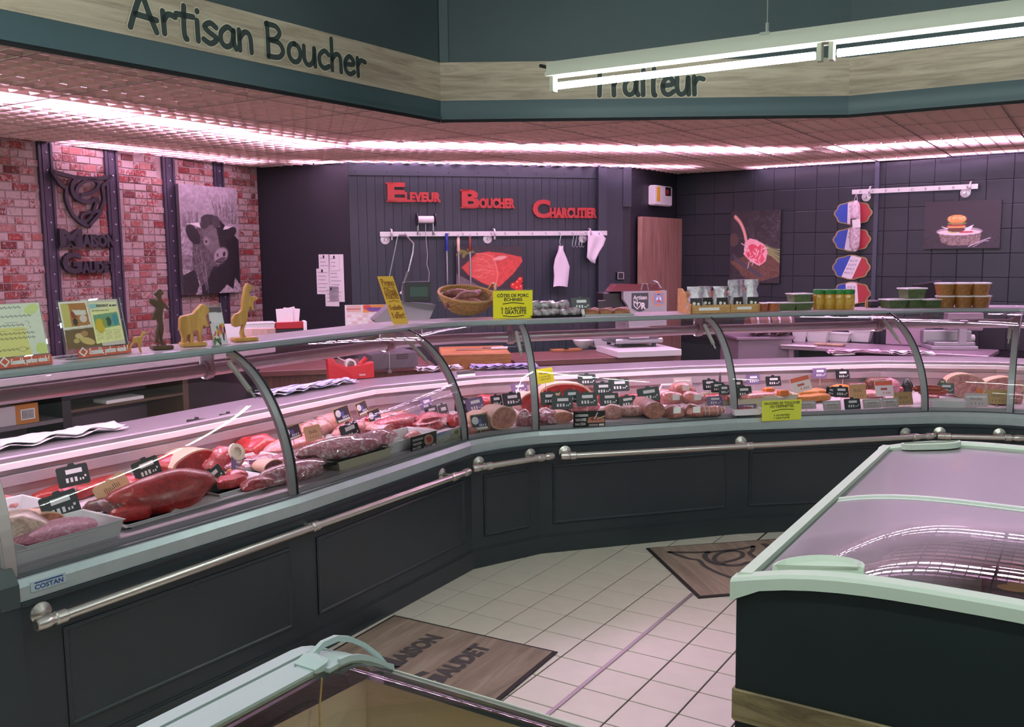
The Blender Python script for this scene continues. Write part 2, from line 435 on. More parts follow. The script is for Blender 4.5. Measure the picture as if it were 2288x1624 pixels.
# ------------------------------------------------------------------ shared materials
NAVY = mat('navy_paint', '1b252c', 0.5, var=0.10, vscale=3)
NAVY2 = mat('navy_panel', '262c33', 0.42, var=0.08, vscale=5, bump=0.05, bscale=200)
NAVYT = mat('navy_tile', '121b22', 0.5, var=0.10, vscale=6)
NAVYD = mat('dark_wall', '12141b', 0.6)
SOFFIT = mat('soffit_green', '3f4b4e', 0.6, var=0.05, vscale=2)
BAND = mat('band_teal', '3f5359', 0.4, var=0.04, vscale=3)
OAK = woodmat('pale_oak', '8d7b69', 'c9bba6', 'b3a28d', scale=(1.3, 1, 16), ring=0.8, nscale=2.0)
STEEL = mat('brushed_steel', 'b9bcbd', 0.32, 1.0, var=0.06, vscale=20, stretch=(1, 1, 30))
STEELD = mat('steel_dull', 'a9a7ab', 0.5, 0.6, var=0.05, vscale=10)
ALU = mat('aluminium', 'b4b9ba', 0.35, 0.85)
NICKEL = mat('nickel', 'd8cfc8', 0.30, 0.92)
WHITE = mat('white_plastic', 'e6e4e2', 0.4)
BLACK = mat('black_plastic', '17171a', 0.4)
BLACKM = mat('black_matt', '131316', 0.8)
GROUT = mat('grout', '2e2622', 0.9)
GLASS = glassmat('clear_glass', (0.985, 0.99, 0.985), ior=1.42)
GLASSC = glassmat('corner_glass', (0.985, 0.99, 0.985), ior=1.42)

CZ = 2.444
GA = 1.007408 - 0.0   # ceiling grid direction
# ------------------------------------------------------------------ plan of the room
F0, F1, F2 = np.array([-1.766, 3.339, 0]), np.array([-0.389, 5.403, 0]), np.array([1.918, 5.385, 0])
a01 = math.atan2(*(F1 - F0)[1::-1]); a12 = math.atan2(*(F2 - F1)[1::-1]); a23 = R(-32.3)
Fm = F0 - np.array([math.cos(a01), math.sin(a01), 0]) * 1.2
F3 = F2 + np.array([math.cos(a23), math.sin(a23), 0]) * 2.6
WA, WB = np.array([-3.19, 6.08, 0]), np.array([-2.205, 8.23, 0])
aBR = math.atan2(*(WB - WA)[1::-1])
WA0 = WA - np.array([math.cos(aBR), math.sin(aBR), 0]) * 1.5
WC = np.array([-1.353, 7.89, 0])
aBK = R(16.6)
BK = Fr(WC, aBK)
u_d, _ = BK.px(1409, 420)
WD = BK.w(u_d, 0, 0)
WE = np.array([1.665, 9.42, 0])
aRT = R(-36.1)
WF = WE + np.array([math.cos(aRT), math.sin(aRT), 0]) * 5.2
ROOM = [Fm, F0, F1, F2, F3, WF, WE, WD, WC, WB, WA0]
POLY = [(p[0], p[1]) for p in ROOM]
BRK = Fr(WA, aBR); RTN = Fr(WD, math.atan2(*(WE - WD)[1::-1])); RGT = Fr(WE, aRT)

# ------------------------------------------------------------------ floor: slab + 20 cm tiles
fl = MB().box((-7, -3.5, -0.12), (9, 11, -0.004)).build('floor', GROUT); struct(fl)
TO = np.array([-0.399232, 6.74192]) * (2 / 3); TA = -0.569202; TS = 0.2
tile_m = mat('floor_tile', 'd2c5b6', 0.32, var=0.035, vscale=9, bump=0.02, bscale=300)
te1 = np.array([math.cos(TA), math.sin(TA)]); te2 = np.array([math.sin(TA), -math.cos(TA)])
def inframe(P, mx=30):
    d = np.asarray(P) - EYE; z = d @ CF
    if z < 0.2: return False
    x, y = IW / 2 + FPX * (d @ CX) / z, IH / 2 - FPX * (d @ CU) / z
    return -mx < x < IW + mx and -mx < y < IH + mx
def topx(P):
    d = np.asarray(P) - EYE; z = d @ CF
    return IW / 2 + FPX * (d @ CX) / z, IH / 2 - FPX * (d @ CU) / z
h = TS / 2 - 0.0030
tmb = MB()
def rg(i, z): return [(-h + i, -h + i, z), (h - i, -h + i, z), (h - i, h - i, z), (-h + i, h - i, z)]
tmb.loft([rg(0, -0.008), rg(0, -0.0015), rg(0.0015, 0.0)], cap=True)
tile0 = None; nt_ = 0; far = []
cand = []; rest_t = MB()
for i in range(-16, 22):
    for j in range(-16, 30):
        P2 = TO + te1 * ((i + .5) * TS + (0.006 if i >= 5 else 0)) + te2 * ((j + .5) * TS)
        P3 = np.array([P2[0], P2[1], 0])
        if not inframe(P3, 60): rest_t.obox(P3 - np.array([0, 0, .004]), (*te1, 0), (*te2, 0), (0, 0, 1), h, h, .004); continue
        x, y = topx(P3)
        # hidden under the counters or behind the chest freezers: skip
        if y < 1180 or (x > 1760 and y < 1700) or (x < 520) or (y > 1640 and x < 1150): rest_t.obox(P3 - np.array([0, 0, .004]), (*te1, 0), (*te2, 0), (0, 0, 1), h, h, .004); continue
        cand.append((P2[1], P3))
cand.sort(key=lambda q: q[0])
for _, P3 in cand[:300]:
    if tile0 is None:
        tile0 = tmb.build('tile', tile_m, fl, P3, TA)
    else:
        c = tile0.copy(); COL.objects.link(c); c.parent = fl; c.location = tuple(P3); c.rotation_euler = (0, 0, TA + random.choice((0, 1, 2, 3)) * math.pi / 2)
rest_t.build('tiles', tile_m, fl, fix=False)['kind'] = 'stuff'
# the wide metal joint strip
da = TO + te1 * (5 * TS + 0.003)
P0 = np.array([*(da - te2 * 1.2), 0]); P1 = np.array([*(da + te2 * 5), 0])
sb = MB(); d_ = np.array([*te2, 0]); n_ = np.array([*te1, 0])
sb.obox((P0 + P1) / 2, d_, n_, (0, 0, 1), 3.1, 0.0085, 0.004)
struct(sb.build('trim_1', mat('joint_strip', '9a8d90', 0.4, 0.5)))

# ------------------------------------------------------------------ walls
def wall_seg(name, A, B, z0, z1, th, m, parent=None):
    L = np.linalg.norm((B - A)[:2]); a = math.atan2(*(B - A)[1::-1])
    return struct(MB().box((0, 0, z0), (L, th, z1)).build(name, m, parent, A, a))
# --- brick wall
w_br = wall_seg('wall_left', WA0, WB, 0, CZ + 0.3, 0.12, mat('lime_mortar', '8c7872', 0.9, var=0.12, vscale=30, bump=0.2, bscale=90))
def brickmat():
    mt, nt, b = new_mat('whitewashed_brick')
    oi = N(nt, 'ShaderNodeObjectInfo'); ge = N(nt, 'ShaderNodeNewGeometry')
    ad = N(nt, 'ShaderNodeMath', operation='ADD'); fr = N(nt, 'ShaderNodeMath', operation='FRACT')
    nt.links.new(oi.outputs['Random'], ad.inputs[0]); nt.links.new(ge.outputs['Random Per Island'], ad.inputs[1]); nt.links.new(ad.outputs[0], fr.inputs[0])
    rp = N(nt, 'ShaderNodeValToRGB'); e = rp.color_ramp.elements
    e[0].color = lin('4f201c'); e[0].position = 0.0; e[1].color = lin('8d5c54'); e[1].position = 1.0
    for p, c in ((0.2, '6d241e'), (0.38, '7d3227'), (0.52, '3f2422'), (0.62, '7c443c')):
        x = e.new(p); x.color = lin(c)
    nt.links.new(fr.outputs[0], rp.inputs[0])
    tc = N(nt, 'ShaderNodeNewGeometry'); nz = N(nt, 'ShaderNodeTexNoise', Scale=38.0, Detail=6.0, Roughness=0.75, Distortion=0.9)
    nt.links.new(tc.outputs['Position'], nz.inputs['Vector'])
    # per-brick amount of lime wash
    m2 = N(nt, 'ShaderNodeMath', operation='MULTIPLY'); m2.inputs[1].default_value = 7.31
    f2 = N(nt, 'ShaderNodeMath', operation='FRACT'); nt.links.new(fr.outputs[0], m2.inputs[0]); nt.links.new(m2.outputs[0], f2.inputs[0])
    mr = N(nt, 'ShaderNodeMapRange'); mr.inputs[3].default_value = 0.60; mr.inputs[4].default_value = 0.34
    nt.links.new(f2.outputs[0], mr.inputs[0])
    sb_ = N(nt, 'ShaderNodeMath', operation='SUBTRACT'); nt.links.new(nz.outputs[0], sb_.inputs[0]); nt.links.new(mr.outputs[0], sb_.inputs[1])
    mm = N(nt, 'ShaderNodeMapRange'); mm.inputs[1].default_value = -0.03; mm.inputs[2].default_value = 0.05
    nt.links.new(sb_.outputs[0], mm.inputs[0])
    mx = N(nt, 'ShaderNodeMixRGB'); mx.inputs[2].default_value = lin('9a8781')
    nt.links.new(mm.outputs[0], mx.inputs[0]); nt.links.new(rp.outputs[0], mx.inputs[1]); nt.links.new(mx.outputs[0], b.inputs['Base Color'])
    b.inputs['Roughness'].default_value = 0.85
    return mt
BRICK = brickmat()
MB().box((0, -.02, 0), (float(np.linalg.norm((WB - WA0)[:2])), 0, .93)).build('skirting_board', mat('skirt_dark', '2a2428', .6), w_br)
# steel beams printed/bolted on the brick wall (u positions from the photograph)
def bu(x, y): return BRK.px(x, y)[0] + 1.5
beams = [(bu(79, 322), bu(111, 324)), (bu(229, 339), bu(257, 341)), (bu(358, 353), bu(385, 355)), (bu(473, 364), bu(495, 367))]
LBR = float(np.linalg.norm((WB - WA0)[:2]))
BEAM = mat('riveted_steel', '38333e', 0.5, 0.3, var=0.35, vscale=24, stretch=(1, 1, 0.25))
rows = []
bh, bw = 0.0535, 0.112
z = 0.94; r_ = 0
while z < CZ + 0.06:
    u = 0.75 - (r_ % 2) * bw / 2
    while u < LBR:
        w_ = bw if random.random() < 0.72 else bw / 2
        a, b_ = max(u, 0.75), min(u + w_, LBR)
        inb = any(x0 - 0.004 < (a + b_) / 2 < x1 + 0.004 for x0, x1 in beams)
        if b_ - a > 0.02 and not inb: rows.append((a, b_, z))
        u += w_
    z += bh; r_ += 1
brick_mesh = {}
def brick_obj(a, b_, z):
    w_ = round((b_ - a - 0.009) / 0.008) * 0.008
    if w_ not in brick_mesh:
        q = MB(); hw, hh = w_ / 2, (bh - 0.009) / 2
        q.loft([[(-hw, 0.0, -hh), (hw, 0, -hh), (hw, 0, hh), (-hw, 0, hh)], [(-hw, -0.004, -hh), (hw, -0.004, -hh), (hw, -0.004, hh), (-hw, -0.004, hh)],
                [(-hw + .003, -0.006, -hh + .003), (hw - .003, -0.006, -hh + .003), (hw - .003, -0.006, hh - .003), (-hw + .003, -0.006, hh - .003)]])
        o = q.build('brick', BRICK, w_br); brick_mesh[w_] = o
    else:
        o = brick_mesh[w_].copy(); COL.objects.link(o); o.parent = w_br
    o.location = ((a + b_) / 2, random.uniform(-0.002, 0.0005), z + bh / 2)
def seen_brick(t):
    x, y = topx(BRK.at(0).w((t[0] + t[1]) / 2 - 1.5, 0, t[2])); return -20 < x < 590 and 290 < y < 770
rows.sort(key=lambda t: (not seen_brick(t), -t[2]))
vis = [t for t in rows if seen_brick(t)]
pick = set(vis[k] for k in np.linspace(0, len(vis) - 1, min(300, len(vis))).astype(int))
rest = MB()
for t in rows:
    if t in pick: brick_obj(*t)
    else: rest.box((t[0] + .0045, -0.005, t[2] + .0045), (t[1] - .0045, 0.0, t[2] + bh - .0045))
o = rest.build('bricks', BRICK, w_br, fix=False); o['kind'] = 'stuff'
for x0, x1 in beams:
    q = MB(); w_ = x1 - x0
    q.box((x0, -0.012, 0.9), (x1, 0.0, CZ + .05)).box((x0, -0.022, 0.9), (x0 + w_ * .16, -0.012, CZ + .05)).box((x1 - w_ * .16, -0.022, 0.9), (x1, -0.012, CZ + .05))
    q.box((x0 + w_ * .3, -0.016, 0.9), (x0 + w_ * .36, -0.012, CZ + .05))
    bo = q.build('steel_beam', BEAM, w_br)
    rv = MB()
    for zz in np.arange(1.0, CZ, 0.115):
        rv.lathe([(0.007, 0), (0.006, 0.004), (0.002, 0.006)], (x0 + w_ * .62, -0.012, zz), 8, True, (1, 0, 0), (0, 0, 1), (0, -1, 0))
    rv.build('rivets', mat('rivet', 'b0a8b4', 0.35, 0.8), bo)
    bo.location = (0, 0, 0)
# --- dark return wall, back wall with tongue-and-groove boards, right return, tiled right wall
wall_seg('wall_left_return', WB, WC, 0, CZ + 0.3, 0.12, NAVYD)
w_bk = wall_seg('wall_back', WC, WD, 0, CZ + 0.3, 0.12, NAVYD)
ztop = BK.px(900, 393)[1]
LBK = float(np.linalg.norm((WD - WC)[:2]))
u_col0, _ = BK.px(1331, 420); u_col1, _ = BK.px(1349, 420); u_r, _ = BK.px(1386, 420)
nb = 30; bwid = u_col0 / nb
pl = MB(); hwid = bwid / 2
pl.loft([[(-hwid, 0, 0.6), (hwid, 0, 0.6), (hwid, -0.010, 0.6), (-hwid, -0.010, 0.6)], [(-hwid, 0, ztop), (hwid, 0, ztop), (hwid, -0.010, ztop), (-hwid, -0.010, ztop)]])
q = MB(); e_ = 0.0012
for zz0, zz1 in ((0.6, ztop),):
    q.loft([[(-hwid, 0, zz0), (-hwid + e_, -0.011, zz0), (hwid - e_, -0.011, zz0), (hwid, 0, zz0)], [(-hwid, 0, zz1), (-hwid + e_, -0.011, zz1), (hwid - e_, -0.011, zz1), (hwid, 0, zz1)]])
b0 = None
for k in range(nb):
    if b0 is None: b0 = q.build('plank', NAVY, w_bk); o = b0
    else: o = b0.copy(); COL.objects.link(o); o.parent = w_bk
    o.location = (bwid * (k + .5), 0, 0)
q = MB().box((0.0, -0.02, ztop), (u_col0, 0, CZ + .2))
o = q.build('top_board', NAVY, w_bk)
sc_ = MB()
for k in range(9): sc_.lathe([(0.006, 0), (0.004, 0.003)], (0.06 + k * (u_col0 - .1) / 8, -0.02, ztop + 0.03), 8, True, (1, 0, 0), (0, 0, 1), (0, -1, 0))
sc_.build('screw_heads', BLACK, o)
q = MB().box((u_col0, -0.07, 0.5), (u_col1, 0, CZ + .2)).build('steel_post', mat('post_paint', '262d35', 0.4), w_bk)
q = MB().box((u_col1, -0.012, 0.5), (u_r + .02, 0, CZ + .2)).build('side_board', NAVY, w_bk)
q = MB().box((u_r + .02, -0.02, BK.px(1400, 462)[1]), (LBK, 0, CZ + .2)).build('corner_board', mat('navy_lighter', '252c34', 0.45), w_bk)
w_rr = wall_seg('wall_right_return', WD, WE, 0, CZ + 0.3, 0.12, mat('return_wall', '14181f', 0.5))
w_rt = wall_seg('wall_right', WE, WF, 0, CZ + 0.3, 0.12, mat('tile_joint', '0e1319', 0.9))
q = MB(); s_ = 0.2; h = s_ / 2 - 0.0013
q.loft([[(-h, 0, -h), (h, 0, -h), (h, 0, h), (-h, 0, h)], [(-h, -0.004, -h), (h, -0.004, -h), (h, -0.004, h), (-h, -0.004, h)], [(-h + .003, -0.006, -h + .003), (h - .003, -0.006, -h + .003), (h - .003, -0.006, h - .003), (-h + .003, -0.006, h - .003)]])
t0 = None
ztile = RGT.px(1900, 518)[1] % 0.2
for k in range(0, 18):
    for j in range(3, 13):
        zz = ztile + j * 0.2 + 0.1
        if zz > CZ + 0.1 or zz < 0.75: continue
        if t0 is None: t0 = q.build('tile', NAVYT, w_rt); o = t0
        else: o = t0.copy(); COL.objects.link(o); o.parent = w_rt
        o.location = (0.1 + k * 0.2, random.uniform(-.0008, .0008), zz)
# vertical conduit on the right wall
uc, _ = RGT.px(1958, 500)
MB().box((uc - .018, -0.03, 0.6), (uc + .018, -0.006, CZ)).build('conduit', mat('conduit', '353a47', 0.4), w_rt)

# ------------------------------------------------------------------ fascia over the counter
def fascia(A, B, k):
    L = float(np.linalg.norm((B - A)[:2])); a = math.atan2(*(B - A)[1::-1])
    e = 0.02
    o1 = struct(MB().box((-0.0, 0.0, 2.755), (L, 0.03, 3.7)).build('wall_front_upper', SOFFIT, None, A, a))
    o2 = struct(MB().box((-0.002, -0.004, 2.545), (L + .004, 0.03, 2.755)).build('trim_2', OAK, None, A, a))
    b = MB().box((0, 0.0, CZ), (L, 0.03, 2.545)).box((-0.004, -0.012, CZ - .004), (L + .004, 0.004, CZ + .012))
    o3 = struct(b.build('trim_3', BAND, None, A, a))
    MB().box((0, 0.002, CZ - .018), (L, 0.012, CZ - .004)).build('shadow_gap_bead', BLACKM, o3)
    return Fr(A, a)
FA = fascia(Fm, F1, 0); FB = fascia(F1, F2, 1); FC = fascia(F2, F3, 2)
# corner cover strip on the upper wall
q = MB().box((0.0, -0.012, 2.755), (0.05, 0.0, 3.7)); q.build('cover_strip', mat('soffit_strip', '4a5659', 0.6), bpy.data.objects['wall_front_upper.001'])

# ------------------------------------------------------------------ egg-crate ceiling
def seg_in_poly(p, q, poly):
    ts = [0.0, 1.0]; d = (q[0] - p[0], q[1] - p[1])
    for i in range(len(poly)):
        a, b = poly[i], poly[(i + 1) % len(poly)]; e = (b[0] - a[0], b[1] - a[1]); den = d[0] * e[1] - d[1] * e[0]
        if abs(den) < 1e-9: continue
        t = ((a[0] - p[0]) * e[1] - (a[1] - p[1]) * e[0]) / den; s = ((a[0] - p[0]) * d[1] - (a[1] - p[1]) * d[0]) / den
        if 0 < t < 1 and 0 <= s <= 1: ts.append(t)
    ts.sort(); out = []
    for t0, t1 in zip(ts, ts[1:]):
        if t1 - t0 < 1e-4: continue
        m_ = (p[0] + d[0] * (t0 + t1) / 2, p[1] + d[1] * (t0 + t1) / 2)
        if inpoly(m_, poly): out.append((t0, t1))
    return out
def inpoly(p, poly):
    c = False
    for i in range(len(poly)):
        (x0, y0), (x1, y1) = poly[i], poly[(i + 1) % len(poly)]
        if (y0 > p[1]) != (y1 > p[1]) and p[0] < (x1 - x0) * (p[1] - y0) / (y1 - y0) + x0: c = not c
    return c
CO = np.array([-1.841396, 3.632429]); ce1 = np.array([math.cos(GA), math.sin(GA)]); ce2 = np.array([-math.sin(GA), math.cos(GA)])
zc0, zc1 = CZ, CZ + 0.05
def inset(A, B, C):
    n1 = np.array([-(B - A)[1], (B - A)[0], 0]); n1 /= np.linalg.norm(n1); n2 = np.array([-(C - B)[1], (C - B)[0], 0]); n2 /= np.linalg.norm(n2)
    n = n1 + n2; n /= np.linalg.norm(n); return B + n / (n @ n1) * 0.03
PIN = [(p[0], p[1]) for p in [Fm + .03 * FA.ey, inset(Fm, F1, F2), inset(F1, F2, F3), F3 + .03 * FC.ey, WF, WE, WD, WC, WB, WA0]]
ceil = struct(MB().prism(PIN, (1, 0, 0), (0, 1, 0), (0, 0, 1), 0.05, (0, 0, CZ + 0.34)).build('ceiling', mat('plenum', 'd6c0b4', 0.9)))
def louvmat():
    mt = bpy.data.materials.new('louvre'); mt.use_nodes = True; nt = mt.node_tree; nt.nodes.clear()
    o = N(nt, 'ShaderNodeOutputMaterial'); d = N(nt, 'ShaderNodeBsdfDiffuse'); t = N(nt, 'ShaderNodeBsdfTranslucent'); mx = N(nt, 'ShaderNodeMixShader'); mx.inputs[0].default_value = .32
    d.inputs[0].default_value = lin('e6d6c6'); t.inputs[0].default_value = lin('e6d0c4')
    nt.links.new(d.outputs[0], mx.inputs[1]); nt.links.new(t.outputs[0], mx.inputs[2]); nt.links.new(mx.outputs[0], o.inputs[0]); return mt
LOUV = louvmat()
RUN = mat('runner', '5d4a46', 0.6)
full = None; NP = 0
sub = np.linspace(0.004, 0.596, 7); th = 0.0025
def panel_lines():
    for k, s in enumerate(sub):
        yield (s, 0.004), (s, 0.596); yield (0.004, s), (0.596, s)
pm = MB()
for (x0, y0), (x1, y1) in panel_lines():
    if x0 == x1: pm.box((x0 - th, y0, 0), (x0 + th, y1, 0.018))
    else: pm.box((x0, y0 - th, 0), (x1, y0 + th, 0.018))
for i in range(-9, 17):
    for j in range(-7, 12):
        O = CO + ce1 * i * .6 + ce2 * j * .6
        cs = [O + ce1 * a * .6 + ce2 * b * .6 for a, b in ((0, 0), (1, 0), (1, 1), (0, 1))]
        ins = [inpoly(c, PIN) for c in cs]
        ctr = (cs[0] + cs[2]) / 2; nearest = min(topx((c[0], c[1], CZ))[0] for c in cs) if (np.array([ctr[0], ctr[1], CZ]) - EYE) @ CF > .3 else 1e9
        if all(ins) and all(len(seg_in_poly(cs[k], cs[(k + 1) % 4], PIN)) == 1 for k in range(4)):
            if full is None: full = pm.build('ceiling_panel', LOUV, ceil); o = full
            else: o = full.copy(); COL.objects.link(o); o.parent = ceil
            o.location = (O[0], O[1], CZ); o.rotation_euler = (0, 0, GA); NP += 1
        else:
            b = MB(); n0 = 0
            for (x0, y0), (x1, y1) in panel_lines():
                p = O + ce1 * x0 + ce2 * y0; q_ = O + ce1 * x1 + ce2 * y1
                for t0_, t1_ in seg_in_poly(p, q_, PIN):
                    A_, B_ = p + (q_ - p) * t0_, p + (q_ - p) * t1_; L_ = np.linalg.norm(B_ - A_)
                    if L_ < .01: continue
                    d_ = (B_ - A_) / L_; n_ = np.array([-d_[1], d_[0]]); mid = (A_ + B_) / 2
                    b.obox((mid[0], mid[1], CZ + .009), (d_[0], d_[1], 0), (n_[0], n_[1], 0), (0, 0, 1), L_ / 2, th, .009); n0 += 1
            if n0 > 2: b.build('ceiling_panel', LOUV, ceil); NP += 1
# runners between the panels
rb = MB()
for k in range(-9, 18):
    p, q_ = CO + ce1 * k * .6 - ce2 * 6, CO + ce1 * k * .6 + ce2 * 9
    for t0_, t1_ in seg_in_poly(p, q_, PIN):
        A_, B_ = p + (q_ - p) * t0_, p + (q_ - p) * t1_; mid = (A_ + B_) / 2; L_ = np.linalg.norm(B_ - A_)
        q = MB().obox((mid[0], mid[1], CZ + .008), (*ce2, 0), (*ce1, 0), (0, 0, 1), L_ / 2, .0026, .009); q.build('runner', RUN, ceil)
for k in range(-8, 13):
    p, q_ = CO + ce2 * k * .6 - ce1 * 7, CO + ce2 * k * .6 + ce1 * 12
    for t0_, t1_ in seg_in_poly(p, q_, PIN):
        A_, B_ = p + (q_ - p) * t0_, p + (q_ - p) * t1_; mid = (A_ + B_) / 2; L_ = np.linalg.norm(B_ - A_)
        q = MB().obox((mid[0], mid[1], CZ + .008), (*ce1, 0), (*ce2, 0), (0, 0, 1), L_ / 2, .0026, .009); q.build('runner', RUN, ceil)

# ------------------------------------------------------------------ pink light strips above the louvres
PINKE = emis('pink_diffuser', PINK, PINK_STR); PINKR = emis('pink_diffuser_rear', PINK, PINK_REAR)
HOUS = mat('fixture_white', 'd8d0d0', 0.5)
_ORD = {}
def pink_row(pts, label, m, hw=.15):
    for (A_, B_) in zip(pts, pts[1:]):
        A_, B_ = np.array(A_), np.array(B_); L_ = np.linalg.norm(B_ - A_); a = math.atan2(*(B_ - A_)[::-1]); n = max(1, int(round(L_ / 1.22))); s = L_ / n
        for k in range(n):
            c = A_ + (B_ - A_) * (k + .5) / n
            _ORD[label] = _ORD.get(label, 0) + 1; t = thing('ceiling_light', ('first', 'second', 'third', 'fourth', 'fifth', 'sixth', 'seventh', 'eighth')[_ORD[label] - 1] + ' ' + label, 'ceiling light', (c[0], c[1], CZ + 0.03), a, label + 's')
            q = MB()
            for x in (-s / 2, s / 2 - .012): q.box((x, -hw - .01, .0), (x + .012, hw + .01, .045))
            q.box((-s / 2, -.03, .07), (s / 2, .03, .09)); q.build('housing', HOUS, t)
            q = MB().box((-s / 2 + .012, -hw, .06), (s / 2 - .012, hw, .07)); q.build('reflector', HOUS, t)
            for yy_ in (-hw * .5, hw * .5): MB().tube([(-s / 2 + .012, yy_, .03), (s / 2 - .012, yy_, .03)], .014, 8, False).build('lamp_tube', m, t)
zl = lambda x, y: tuple(onz(x, y, CZ + .04)[:2])
e0 = zl(60, 203); e1 = zl(745, 317)
pink_row([(e0[0] - .45, e0[1] - .75), e0, e1], 'pink fluorescent strip in the front row along the left counter', PINKE)
pink_row([zl(790, 307), zl(1800, 323)], 'pink fluorescent strip in the front row along the back counter', PINKE)
e0 = zl(1850, 319); e1 = zl(2288, 293)
pink_row([e0, e1, (e1[0] + 1.0, e1[1] - .62)], 'pink fluorescent strip in the front row along the right counter', PINKE)
pink_row([(-2.93, 6.26), (-2.0, 7.80)], 'pink fluorescent strip in the rear row beside the brick wall', PINKR, .11)
pink_row([(-1.80, 7.72), (-.2, 8.02), (1.72, 8.60)], 'pink fluorescent strip in the rear row beside the boarded wall', PINKR, .11)
pink_row([(2.2, 8.80), (4.1, 7.45), (5.3, 6.6)], 'pink fluorescent strip in the rear row beside the tiled wall', PINKR, .11)
# ------------------------------------------------------------------ white hanging fluorescent battens
TUBE = emis('white_tube', TUBE_COL, TUBE_STR)
BATTEN = mat('batten_white', 'd9d8c6', 0.45)
LA = R(-31.6)
L0 = onz(1228, 204, 2.42)
def batten(P, n, label, wire):
    t = thing('hanging_light', label, 'ceiling light', (P[0], P[1], 2.42), LA)
    q = MB(); Lt = 1.235 * n
    q.box((0, -.030, .075), (Lt, .030, .125)); q.box((0, -.045, .062), (Lt, .045, .078)); q.build('batten', BATTEN, t)
    q = MB(); q.tube([(-.05, 0, .12), (.0, 0, .105)], .008, 6); q.build('end_clip', BLACK, t)
    for k in range(n):
        x0 = .012 + 1.235 * k
        MB().tube([(x0 + .03, 0, .02), (x0 + 1.18, 0, .02)], .015, 12).build('tube', TUBE, t)
        for x in (x0, x0 + 1.19): MB().box((x, -.02, -.005), (x + .018, .02, .064)).build('lamp_holder', BATTEN, t)
    for x in wire:
        q = MB(); q.tube([(x, 0, .13), (x, 0, .17)], .007, 6); q.tube([(x, 0, .165), (x, 0, 1.4)], .0022, 5); q.box((x - .02, -.034, .118), (x + .02, .034, .129))
        q.build('hanging_wire', mat('wire_grey', 'b8b8b0', 0.4, 0.5), t)
    return t
batten(L0, 3, 'white fluorescent batten hanging in front of the wood sign band', (1.0, 2.9))
pd = np.array([-math.sin(LA), math.cos(LA), 0]); pa = np.array([math.cos(LA), math.sin(LA), 0])
batten(L0 - pd * 2.35 - pa * 0.92, 4, 'white fluorescent batten hanging nearer the shop entrance', (1.0, 3.2))
batten(L0 - pd * 4.7 - pa * 1.5, 4, 'white fluorescent batten in the rear aisle of the shop', (1.0, 3.2))
batten(L0 - pd * 2.35 - pa * 6.2, 4, 'white fluorescent batten over the left aisle', (1.0, 3.2))

# ------------------------------------------------------------------ serve-over counter: joints measured on the photograph
ZS, ZT, ZR = 0.63, 0.70, 1.30
S = [onz(43, 1346, ZS), onz(675, 1146, ZS), onz(1052, 1014, ZS), onz(1205.5, 991, ZS), onz(1648, 961, ZS), onz(2072, 946, ZS), onz(2257, 950, ZS)]
T = [None, onz(515, 772, ZR), onz(907, 727, ZR), onz(1165.8, 714, ZR), onz(1583, 700, ZR), onz(1982, 691, ZR), onz(2279, 687, ZR)]
S = [np.array([p[0], p[1], 0.0]) for p in S]; T = [None if p is None else np.array([p[0], p[1], 0.0]) for p in T]
S.append(S[6] + 1.2 * np.array([math.cos(R(-32.3)), math.sin(R(-32.3)), 0])); T.append(T[6] + (S[7] - S[6]))
T[0] = T[1] + (S[0] - S[1])
def dirn(a, b): d = (b - a)[:2]; d = d / np.linalg.norm(d); return np.array([d[0], d[1], 0])
DIR = [dirn(S[k], S[k + 1]) for k in range(7)]
NRM = [np.array([-d[1], d[0], 0]) for d in DIR]     # pointing to the staff side
def mitre(k):
    if k == 0: return NRM[0]
    if k == 7: return NRM[6]
    n = NRM[k - 1] + NRM[k]; n /= np.linalg.norm(n); return n / (n @ NRM[k])
MIT = [mitre(k) for k in range(8)]
def off(k, d, z=0.0): return S[k] + MIT[k] * d + np.array([0, 0, z])
def bez(a, c, b, t): return a * (1 - t) ** 2 + c * 2 * t * (1 - t) + b * t * t
CORN = {2: (0.05, 0.20), 5: (0.05, 0.12)}
def path_bottom(k, d, n):
    a, b = off(k, d), off(k + 1, d)
    if k in CORN:
        c = (a + b) / 2 + NRM[k] * CORN[k][0]; return [bez(a, c, b, t) for t in np.linspace(0, 1, n)]
    return [a + (b - a) * t for t in np.linspace(0, 1, n)]
def path_top(k, d, n):
    nk, nk1 = MIT[k], MIT[k + 1]; a, b = T[k] + nk * d, T[k + 1] + nk1 * d
    if k in CORN:
        c = (a + b) / 2 + NRM[k] * CORN[k][1]; return [bez(a, c, b, t) for t in np.linspace(0, 1, n)]
    return [a + (b - a) * t for t in np.linspace(0, 1, n)]
def prof(a, b, z0, z1, n=14):
    """curved front glass section from sill point a to top point b"""
    out = []
    for i in range(n):
        th_ = (i / (n - 1)) ** 0.95
        ang_ = th_ * math.pi / 2 * 0.86; k = 1 - math.cos(ang_); k1 = 1 - math.cos(math.pi / 2 * .86); zz = math.sin(ang_) / math.sin(math.pi / 2 * .86)
        out.append(a + (b - a) * (k / k1) * np.array([1, 1, 0]) + np.array([0, 0, z0 + (z1 - z0) * zz]))
    return out
PANEL = mat('counter_panel', '2a3136', 0.38, var=0.07, vscale=7, bump=0.06, bscale=160)
DECK = mat('deck_steel', 'd8ccd2', 0.42, 0.25, var=0.05, vscale=8)
REAR = mat('rear_steel', 'c2b2ba', 0.38, 0.5, var=0.06, vscale=9)
LEDGE = mat('ledge_steel', '968e94', 0.36, 0.4, var=0.06, vscale=14)
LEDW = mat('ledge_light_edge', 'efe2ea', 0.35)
RAIL = mat('top_rail_alu', 'b6bfc0', 0.30, 0.75)
SEAL = mat('black_seal', '101114', 0.5)
